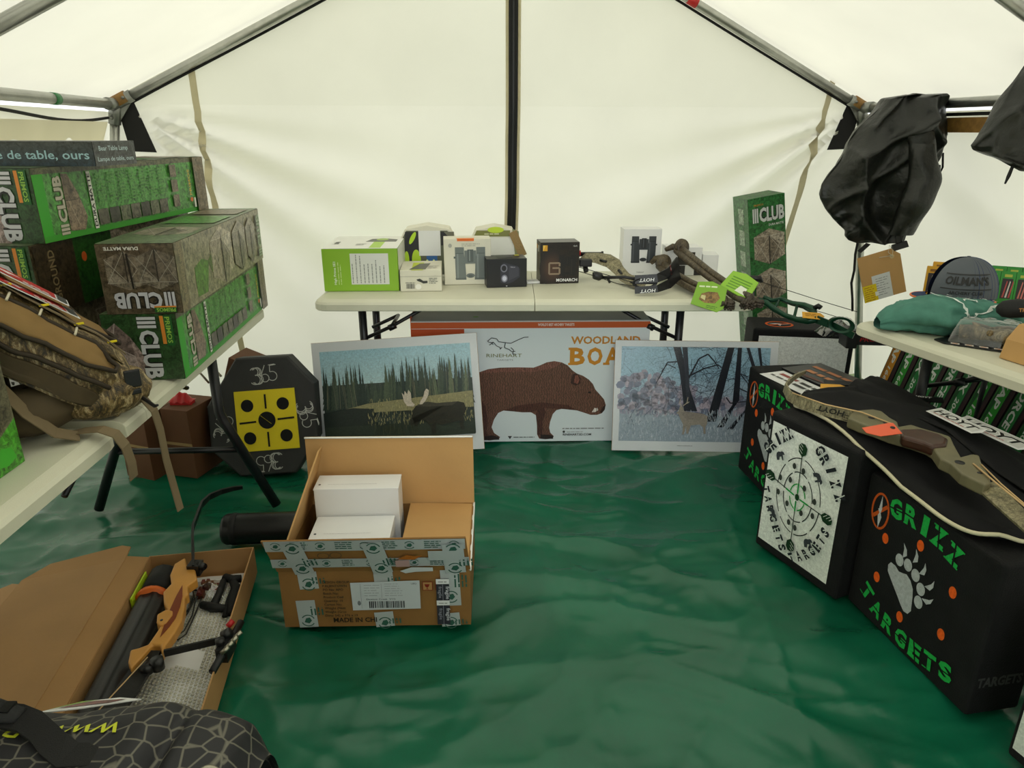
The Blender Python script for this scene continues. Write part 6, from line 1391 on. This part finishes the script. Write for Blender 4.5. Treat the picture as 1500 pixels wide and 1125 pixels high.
# teal shirt bundle
tsh = thing('folded_shirt', 'rolled teal shirt with white print lying on the right table in front of the cap', 'shirt', mx=frame((1.535, 2.405, .7365), (.96, -.05, 0), (.05, .96, 0)))
def shirt(u, v, off=0.0):
    a = 2*pi*u; x = -.235+.50*v; env = sin(pi*min(1, max(0, v*.97+.015)))**.42; ry = (.095+.03*sin(v*3.1))*env; rz = (.068-.018*v)*env
    c_, s_ = cos(a), sin(a); n1 = noise.noise(V((x*7, c_*1.1, s_*1.3)))*.35+noise.noise(V((x*19, c_*2, s_*2+4)))*.10
    n1 += .30*(1-abs(noise.noise(V((x*16, a*2.2, 3)))))**4-.1; n1 += .5*(abs(noise.noise(V((x*5, a*1.2, 8))))-.2); r = 1+n1*.6; yy = ry*c_*r-.06*v+.03; zz = rz*(1+s_*r)+off
    return V((x, yy, max(.002, zz)))
k = MB(); k.grid(shirt, 40, 46); k.obj('cloth_roll', 'teal_cloth', tsh)
p = Pr(); Wc = '#dfe6e2'
p.dline([(-.095, .055), (-.020, -.065), (.11, -.045), (.16, -.075)], .0045, Wc); 
for s_ in (1, -1): p.line([(-.005-.018, -.004-s_*.018), (-.005+.022, -.004+s_*.018)], .004, Wc)
for a_, b_ in ((-.024, .015), (.018, .015), (-.024, -.023), (.018, -.023)): p.line([(a_, b_), (a_+.006, b_)], .007, Wc)
p.text('ARCHERY CLUB', -.048, .040, .013, Wc, .125, -18, .02); p.text('S', .085, -.012, .022, Wc, None, -10, .05)
def shw(a, b, l):
    v = (a+.02+.235)/.50; best = 0; y_ = b-.034
    Q = [shirt(i/60*.5, v) for i in range(61)]
    for i in range(60):
        if (Q[i].y-y_)*(Q[i+1].y-y_) <= 0 and abs(Q[i].y-Q[i+1].y) > 1e-6: best = Q[i].z+(Q[i+1].z-Q[i].z)*(y_-Q[i].y)/(Q[i+1].y-Q[i].y)
    return V((a+.02, y_, (best or .05)+l+.0055))
p.build('chest_print', tsh, warp=shw)
# clear clamshell with optics
tcl = thing('clamshell_pack', 'clear clamshell pack holding dark camouflage scopes, front of the right table', 'package', mx=frame((1.44, 2.265, .7365), (.80, -.55, 0), (.55, .80, 0)))
k = MB(); k.prism([(-.03, .015), (.0, -.02), (.21, -.03), (.22, .12), (.03, .13)], 0, .004); k.obj('backing_card', 'black_plastic', tcl)
p = Pr(); 
for i in range(5): p.rect(.02+.04*i, -.022, .045+.04*i, -.006, '#d9d4cc'); p.rect(.024+.04*i, -.017, .040+.04*i, -.011, '#c8702c')
p.build('card_print', tcl, (0, 0, .004), (1, 0, 0), (0, 1, 0))
for i in range(2):
    k = MB(); y0 = .035+.045*i; k.tube([(.035, y0, .035), (.07, y0, .038), (.12, y0, .036), (.165, y0, .038), (.20, y0, .036)], [.024, .026, .019, .026, .023], 14); k.tube([(.12, y0-.02, .045), (.12, y0-.03, .05)], .01, 10); k.obj('scope', 'camo_brown', tcl)
k = MB(); k.grid(lambda u, v: V((.01+.205*u, .0+.115*v, .006+.074*min(1, min(u, 1-u)*9, min(v, 1-v)*7)**.7+.006*noise.noise(V((u*6, v*6, 1))))), 28, 18); k.obj('clear_shell', 'clear_plastic', tcl)
# brown box and black tube at the frame edge
tbb = thing('brown_carton', 'brown cardboard box on the right table, cut by the picture edge', 'box', mx=frame((1.512, 2.095, .7365), (.956, .293, 0), (-.293, .956, 0)))
k = MB(); k.prism([(0, 0), (.30, 0), (.30, .12), (.05, .105), (.012, .06)], -.30, 0, 0, Matrix(((1, 0, 0, 0), (0, 0, -1, 0), (0, 1, 0, 0), (0, 0, 0, 1))) @ Matrix.Translation((0, 0, .30))); 
tbb_b = k.obj('carton_body', 'cardboard_light', tbb, bevel=.003)
tbt = thing('scope_tube', 'black tube with orange lettering resting on the brown box at the picture edge', 'tube', (1.60, 2.22, .862), (0, -6, -16))
k = MB(); k.tube([(-.035, 0, 0), (-.02, 0, 0), (0, 0, 0), (.25, 0, 0)], [.012, .026, .030, .030], 18); k.obj('tube_body', 'black_rubber', tbt)
p = Pr(); p.text('TRU', 0, 0, .012, '#c88a4a', .03, 0, .02); p.build('lettering', tbt, (.015, -.0305, -.004), (1, 0, 0), (0, 0, 1))

# ------------------------------------------------------------------ gear lying across the target blocks
def zcov(x, y):
    t = min(1, max(0, (1.98-y)/.25)); b = .525*(1-t)+.474*t; d = max(0, x-1.34); b -= .22*max(0, min(1, d/.35))**1.6
    return b+.007*noise.noise(V((x*5, y*7, 1)))+.010*sin((x*.9+y*.30)*52+1.2*sin(y*7))*max(0, 1-abs((x-1.17)/.16))
tcv = thing('bow_case', 'soft black bow case with cream piping draped over the target blocks', 'case', (1.25, 1.9, .50))
Oc = V((1.25, 1.9, .50))
Lc = [(.962, 2.235), (.972, 2.20), (.992, 2.155), (1.03, 1.965), (1.055, 1.80), (1.075, 1.68), (1.100, 1.565), (1.137, 1.497), (1.20, 1.468), (1.28, 1.46)]
Rc = [(1.03, 2.33), (1.13, 2.37), (1.26, 2.39), (1.46, 2.24), (1.53, 2.05), (1.57, 1.85), (1.59, 1.70), (1.58, 1.58), (1.55, 1.50), (1.50, 1.47)]
rings = []
for (lx, ly_), (rx, ry_) in zip(Lc, Rc):
    tp_, bt_ = [], []
    for j in range(25):
        t = j/24; x, y = lx+(rx-lx)*t, ly_+(ry_-ly_)*t; e = min(1, t*9, (1-t)*9); tp_.append(V((x, y, zcov(x, y)+.004+.012*sqrt(e)))-Oc); bt_.append(V((x, y, zcov(x, y)-.002))-Oc)
    rings.append(tp_+bt_[::-1])
k = MB(); k.loft(rings); k.obj('case_body', 'black_cloth', tcv)
def smooth(L, n=5):
    out = []
    for i in range(len(L)-1):
        p0, p1, p2, p3 = [V((*L[max(0, min(len(L)-1, i+d_))], 0)) for d_ in (-1, 0, 1, 2)]
        for k_ in range(n):
            t = k_/n; out.append(.5*((2*p1)+(p2-p0)*t+(2*p0-5*p1+4*p2-p3)*t*t+(3*p1-p0-3*p2+p3)*t*t*t))
    out.append(V((*L[-1], 0))); return out
k = MB(); k.tube([V((q_.x-.002, q_.y, zcov(q_.x, q_.y)+.004))-Oc for q_ in smooth([(1.12, 2.365), (1.03, 2.325)]+Lc)], .0055, 8); k.obj('piping', 'cream_tape', tcv)
# flat black banner with two white decals
tbn = thing('black_banner', 'flat black cloth lying over the bow case beside the arrow cartons', 'cloth', (1.42, 2.0, .53))
Ob = V((1.42, 2.0, .53)); Lb = [(1.215, 2.40), (1.225, 2.33), (1.25, 2.22), (1.32, 1.98), (1.36, 1.78), (1.37, 1.62), (1.37, 1.50)]; Rb = [(1.37, 2.50), (1.41, 2.43), (1.47, 2.28), (1.56, 2.02), (1.60, 1.82), (1.61, 1.62), (1.60, 1.52)]
rings = []
for (lx, ly_), (rx, ry_) in zip(Lb, Rb):
    a_ = [V((lx+(rx-lx)*j/10, ly_+(ry_-ly_)*j/10, max(zcov(lx+(rx-lx)*j/10, ly_+(ry_-ly_)*j/10)+.018, .50-.06*max(0, j/10-.4))+.004*sin(j*1.3+lx*30)))-Ob for j in range(11)]
    rings.append(a_+[q_-V((0, 0, .004)) for q_ in a_[::-1]])
k = MB(); k.loft(rings); k.obj('cloth_panel', 'black_cloth', tbn)
def zban(x, y): return max(zcov(x, y)+.018, .495)+.008
def decal(label, c, ax_, w, h):
    mx = frame((c[0], c[1], zban(*c)+.004), ax_, (-ax_[1], ax_[0], .12)); t = thing('decal', label, 'sticker', mx=mx)
    k = MB(); k.prism([(0, 0), (w, 0), (w+.01, h*.5), (w, h), (.0, h)], 0, .001); k.obj('sticker_sheet', 'white_card', t)
    p = Pr(); p.rect(.006, .006, w-.004, h-.006, '#cfcfcc'); p.text('HOYT', .014, h*.25, h*.5, '#20201f', w-.03, 0, .03, .2, outline='#f0f0ee'); p.lines(.02, h*.15, w*.7, 1, .008, '#b0504a', .003); p.build('decal_print', t, (0, 0, .001), (1, 0, 0), (0, 1, 0))
decal('narrow white decal with black lettering on the black cloth, the farther of two', (1.325, 2.10), (.20, -.95, 0), .18, .055)
decal('white decal with black lettering on the black cloth, the nearer of two', (1.385, 2.055), (.24, -.95, 0), .23, .062)
# recurve bow on the case
tr2 = thing('recurve_bow', 'olive recurve bow with dark wood grip lying on the soft black case', 'bow', (0, 0, 0)); Z1 = .562
RR = [(1.064, 2.058), (1.100, 2.068), (1.139, 2.075), (1.161, 2.058), (1.159, 2.003), (1.165, 1.972), (1.151, 1.936), (1.194, 1.951), (1.214, 1.921), (1.245, 1.886), (1.261, 1.862), (1.229, 1.78), (1.212, 1.729), (1.25, 1.746), (1.267, 1.738), (1.242, 1.688), (1.22, 1.62), (1.195, 1.575), (1.175, 1.568), (1.165, 1.593), (1.153, 1.63), (1.16, 1.688), (1.149, 1.717), (1.166, 1.78), (1.162, 1.807), (1.141, 1.839), (1.119, 1.862), (1.096, 1.886), (1.075, 1.926), (1.047, 1.961), (1.029, 2.003)]
k = MB(); k.prism(RR, Z1-.022, Z1+.012); ri2 = k.obj('riser', 'olive_metal', tr2, bevel=.006, seg=3)
G = [(1.131, 1.900), (1.195, 1.905), (1.232, 1.865), (1.235, 1.83), (1.205, 1.785), (1.162, 1.778), (1.150, 1.805), (1.112, 1.845)]
k = MB(); k.prism(G, Z1-.014, Z1+.020); k.obj('wood_grip', 'wood_grip', tr2, bevel=.010, seg=3)
k = MB()
for x, y, r in ((1.10, 2.0, .010), (1.19, 1.90, .007), (1.185, 1.69, .012), (1.20, 1.63, .006), (1.125, 1.96, .009), (1.215, 1.885, .006)): k.tube([(x, y, Z1+.009), (x, y, Z1+.0135)], r, 12)
tag(k.obj('riser_hole', 'black_plastic', ri2), kind='stuff')
k = MB(); k.ribbon([(1.062, 2.045, .560), (.998, 2.105, .560), (.955, 2.17, .556), (.943, 2.25, .552), (.962, 2.34, .548), (1.005, 2.42, .540), (1.06, 2.505, .530), (1.125, 2.60, .512), (1.160, 2.648, .503)], (.15, .05, 1), [.040, .038, .036, .034, .030, .026, .022, .016, .012], .007); ul = k.obj('limb', 'camo_bow', tr2)
p = Pr(); p.text('HOYT', 0, 0, .018, '#17170f', .085, 180, .03, .15); p.lines(.0, -.012, .06, 3, .008, '#3a3626', .003, 3, .2); p.build('limb_lettering', ul, (1.045, 2.055, .573), (.72, -.68, 0), (.1, .06, 1), lift=.0045)
k = MB(); k.ribbon([(1.198, 1.600, .555), (1.192, 1.52, .553), (1.186, 1.44, .550), (1.18, 1.36, .546)], (1, 0, .35), [.046, .044, .040, .034], .008); k.obj('limb', 'camo_bow', tr2)
k = MB(); k.box((1.170, 1.585, Z1-.02), (1.192, 1.60, Z1+.01)); k.obj('limb_bolt', 'black_plastic', tr2)
k = MB(); k.tube([(1.214, 1.68, .576), (1.198, 1.562, .580), (1.18, 1.40, .585)], .0024, 6); k.obj('bowstring', 'string_pale', tr2)
k = MB(); k.tube([(1.232, 1.675, .576), (1.21, 1.562, .578), (1.185, 1.40, .584)], .0020, 6); k.obj('bowstring', 'string_pale', tr2)
k = MB(); k.tube([(.938, 2.215, .575), (.999, 2.095, .580), (1.083, 2.030, .580), (1.132, 1.945, .578)], .0024, 6); k.obj('bowstring', 'string_pale', tr2)
rebase(tr2, (1.15, 1.9, .545))
trt = thing('price_tag', 'orange red price tag lying on the grip of the olive recurve bow', 'tag', mx=frame((1.022, 1.846, .577), (.085, .005, .006), (.01, .05, .01)))
k = MB(); k.prism([(0, .022), (.03, .0), (.095, .004), (.098, .058), (.085, .06), (.0, .048)], 0, .0015); k.obj('tag_card', mat('coral_card', '#e5603c', .5), trt)
k = MB(); k.tube([(.084, .035, .0015), (.084, .035, .0022)], .007, 12); k.obj('tag_hole', 'black_plastic', trt)
# slim black limbs with white lettering by the arrow cartons
tlm = thing('limb_set', 'pair of slim black bow limbs with white lettering, against the arrow cartons', 'bow limbs', (1.33, 2.50, .49))
for i, (a_, b_) in enumerate((((-.13, .06, .0), (.10, -.02, .012)), ((.02, -.08, .0), (.20, -.16, .01)))):
    k = MB(); k.ribbon([a_, b_], (0, 1, .2), .03, .006); q_ = k.obj('limb', 'black_plastic', tlm); p = Pr(); p.rect(0, 0, .06, .016, '#2a2a2a'); p.text('HOYT', .004, .003, .010, '#e4e4e4', .05, 0, .03, .2); p.build('limb_lettering', q_, (b_[0]-.09, b_[1]+.015+.012, b_[2]+.003), (.9, -.4, 0), (.3, .6, .3))
# card and dark package on the far block
tkc = thing('label_card', 'white card with black and red lettering on the far black target block', 'card', mx=frame((1.005, 2.60, .4765), (.66, .75-.85*.0-1.32, 0), (.75, .66, 0)))
tkc.matrix_world = frame((1.112, 2.728, .4765), (.052, -.150, 0), (.150, .052, 0))
k = MB(); k.box((-.01, -.115, 0), (.235, -.0, .0012)); k.obj('card_sheet', 'white_card', tkc)
p = Pr(); p.lines(.02, -.045, .10, 1, .030, '#8a2a22', .020, 3, .05); p.lines(.01, -.080, .11, 1, .026, '#4a4a4a', .012, 4, .05); p.lines(.135, -.045, .085, 1, .024, '#2a2a2a', .018, 6, .05); p.lines(.135, -.080, .085, 1, .024, '#2a2a2a', .018, 8, .05); p.build('card_print', tkc, (0, 0, .0012), (1, 0, 0), (0, 1, 0))
tbk = thing('broadhead_pack', 'flat black package with copper outlined lettering on the far target block', 'package', mx=frame((1.205, 2.760, .4775), (.052, -.150, 0), (.150, .052, 0)))
k = MB(); k.box((-.03, -.09, 0), (.33, .105, .006)); k.obj('pack_card', 'dark_card', tbk)
p = Pr(); p.lines(.0, .035, .24, 1, .030, '#a8663c', .022, 5, .05); p.lines(.03, -.025, .22, 1, .034, '#b9774a', .024, 9, .05); p.poly([(.02, -.07), (.10, -.08), (.2, -.065), (.12, -.055)], '#5a2a1c'); p.ell(.05, -.06, .012, .010, '#8a8a92'); p.build('pack_print', tbk, (0, 0, .006), (1, 0, 0), (0, 1, 0))
tyt = thing('price_tag', 'amber price tag beside the white card on the far target block', 'tag', mx=frame((1.185, 2.455, .500), (.70, .12, 0), (-.1, .7, .1)))
k = MB(); k.prism([(-.05, .0), (.02, -.03), (.085, -.025), (.05, .03), (-.02, .045)], 0, .0015); k.obj('tag_card', 'amber_card', tyt) if 'amber_card' in M else k.obj('tag_card', bpy.data.materials['amber_card'], tyt)
p = Pr(); p.lines(-.01, .005, .05, 2, .012, '#7a4d10', .003); p.build('tag_print', tyt, (0, 0, .0015), (1, 0, 0), (0, 1, 0))

# ------------------------------------------------------------------ black garments hung on the frame
def hang(name, label, C, prof, depth, seed, m='jacket_cloth', folds=7, amp=.018):
    """prof: (z, x left, x right) from top to bottom; closed cloth shape with vertical folds"""
    t = thing(name, label, 'jacket', C); C = V(C); rings = []; n = 84; K = []
    for i in range(len(prof)-1):
        for s in range(6): f = s/6; K.append(tuple(prof[i][q_]*(1-f)+prof[i+1][q_]*f for q_ in range(3)))
    K.append(prof[-1])
    for i, (z, xl, xr) in enumerate(K):
        cx, hw = (xl+xr)/2, (xr-xl)/2; tt_ = i/(len(K)-1); d = depth*(.45+.55*sin(pi*min(1, tt_*1.15+.08))); ring = []
        for j in range(n):
            a = 2*pi*j/n; ca, sa = cos(a), sin(a); x = cx+hw*ca
            f = noise.noise(V((x*5.0+seed, z*3.2, 2*sa)))*.5+sin(ca*folds+z*7+seed)*.30+noise.noise(V((x*13, z*9, seed)))*.22
            rg = 1-abs(noise.noise(V((x*4.2+z*2.0+seed, z*2.6-x*1.5, .5*sa+seed)))); rg2 = 1-abs(noise.noise(V((x*7-z*6, z*3+seed, sa))))
            f += .9*rg**6+.55*rg2**8-.5
            y = d*sa*(1+.45*f)-amp*f*(1.0 if sa < 0 else -.3)*1.8; x += .010*noise.noise(V((z*11, sa*2, seed)))+.008*(rg2**6)*(1 if ca > 0 else -1)
            ring.append(V((x+.008*noise.noise(V((z*9, a, seed)))*2, C.y+y, z+.012*noise.noise(V((x*6, a, seed+3)))))-C)
        rings.append(ring)
    k = MB(); k.loft(rings); k.obj('cloth_body', m, t, subsurf=1); return t
kf = .943; f1 = lambda z, a, b: ((z-1.4)*kf+1.4, a*kf, b*kf)
j1 = hang('hanging_jacket', 'bunched black jacket hung over the right corner of the tent frame', (1.66, 3.27, .92), [f1(1.556, 1.80, 1.95), f1(1.544, 1.70, 1.968), f1(1.495, 1.665, 1.985), f1(1.42, 1.615, 2.0), f1(1.34, 1.565, 2.0), f1(1.25, 1.515, 1.98), f1(1.17, 1.475, 1.955), f1(1.11, 1.465, 1.938), f1(1.06, 1.495, 1.925), f1(1.0, 1.56, 1.918), f1(.95, 1.615, 1.912), f1(.905, 1.645, 1.90), f1(.892, 1.68, 1.89)], .115, 3)
k = MB()
def slv(u, v):
    a = 2*pi*u; z = .40-.40*v; cx = .075-.01*v+.02*sin(v*4); r = .050+.018*sin(pi*v)
    f = 1+.22*noise.noise(V((cos(a)*1.5, sin(a)*1.5, v*4)))
    return V((cx+r*cos(a)*f, -.115-.035*sin(pi*v)+r*.8*sin(a)*f, .05+z*.95))
k.grid(slv, 26, 22); k.obj('sleeve', 'jacket_cloth', j1)
k = MB()
def slv2(u, v):
    a = 2*pi*u; r = .055*(1-.35*v); f = 1+.2*noise.noise(V((cos(a)*1.5+4, sin(a)*1.5, v*3)))
    c_ = V((.065+.05*v, -.10-.04*v, .47-.17*v)); return c_+V((r*cos(a)*f, r*.6*sin(a)*f, r*.6*cos(a)*.4))
k.grid(slv2, 22, 14); k.obj('collar', 'jacket_cloth', j1)
k = MB(); k.ribbon([(.225, -.02, .39), (.23, -.03, .33), (.222, -.03, .30), (.215, -.03, .34)], (0, 1, 0), .012, .003); k.ribbon([(-.05, -.05, .0), (-.075, -.06, -.02), (-.09, -.06, -.035)], (0, 1, .5), .022, .004); k.obj('hanging_loop', 'black_web', j1)
j2 = hang('hanging_jacket', 'black garment hanging from the right eave pole, cut by the frame edge', (1.78, 2.60, 1.28), [(1.70, 1.80, 1.99), (1.66, 1.765, 2.02), (1.60, 1.725, 2.05), (1.53, 1.685, 2.07), (1.46, 1.65, 2.08), (1.40, 1.625, 2.08), (1.35, 1.605, 2.07), (1.335, 1.62, 2.05), (1.315, 1.69, 2.03), (1.285, 1.76, 2.0), (1.265, 1.80, 1.97)], .06, 8, folds=4)
k = MB(); k.ribbon([(-.015, 0, .01), (-.025, -.005, -.03), (-.034, -.005, -.055), (-.03, -.005, -.03), (-.018, 0, .008)], (0, 1, 0), .010, .003); k.obj('hanging_loop', 'black_web', j2)
tco = thing('rope', 'thin black twisted cord hanging beside the right rear frame leg', 'cord', (1.66, 3.42, .56))
k = MB(); k.tube([(0, 0, .36), (-.004, 0, .28), (.004, 0, .20), (.0, 0, .14), (.018, 0, .06), (.028, 0, .0)], .006, 8); k.obj('cord_body', 'black_web', tco)
# brown card tag on a binder clip
ten = thing('card_envelope', 'brown card with white and yellow labels clipped below the black jacket', 'card', mx=Matrix.Translation((1.622, 3.18, .655)) @ Matrix.Rotation(R(-4), 4, 'Z') @ Matrix.Rotation(R(-18.5), 4, 'Y'))
EW, EH = .182, .215
k = MB(); k.prism([(0, 0), (EW, 0), (EW, EH-.035), (EW-.035, EH), (.0, EH)], -.004, 0, 0, Matrix(((1, 0, 0, 0), (0, 0, -1, 0), (0, 1, 0, 0), (0, 0, 0, 1)))); k.obj('card_body', 'cardboard_light', ten)
p = Pr(); p.rect(.045, .0, .125, .115, '#d4d6d8'); p.rect(.0, .0, .06, .078, '#e3c81a'); p.lines(.06, .095, .06, 8, .011, '#8c8f92', .003, 4, .5); p.lines(.006, .066, .045, 7, .010, '#b06a1a', .003, 6, .3); p.rect(.05, .02, .065, .04, '#e8e8e4'); p.ell(.145, .180, .010, .010, '#c9b184'); p.build('labels', ten, (0, 0, 0), (1, 0, 0), (0, 0, 1))
k = MB(); k.tube([(.145, -.006, .180), (.13, -.008, .205), (.14, -.01, .235), (.15, -.008, .205), (.145, -.006, .185), (.09, -.007, .192)], .0016, 6); k.obj('tie_string', 'twine', ten)
tcl_ = thing('binder_clip', 'black binder clip holding the brown card under the jacket', 'clip', (1.738, 3.185, .905), (0, -18, 0))
k = MB(); k.prism([(-.016, 0), (.016, 0), (.005, .026), (-.005, .026)], -.032, .032, 0, Matrix(((0, 0, 1, 0), (1, 0, 0, 0), (0, 1, 0, 0), (0, 0, 0, 1)))); k.obj('clip_body', 'black_plastic', tcl_)
k = MB(); k.tube([(-.012, .0, .024), (-.012, .0, .06), (.012, .0, .06), (.012, .0, .024)], .002, 6); k.obj('wire_handle', 'black_steel', tcl_)
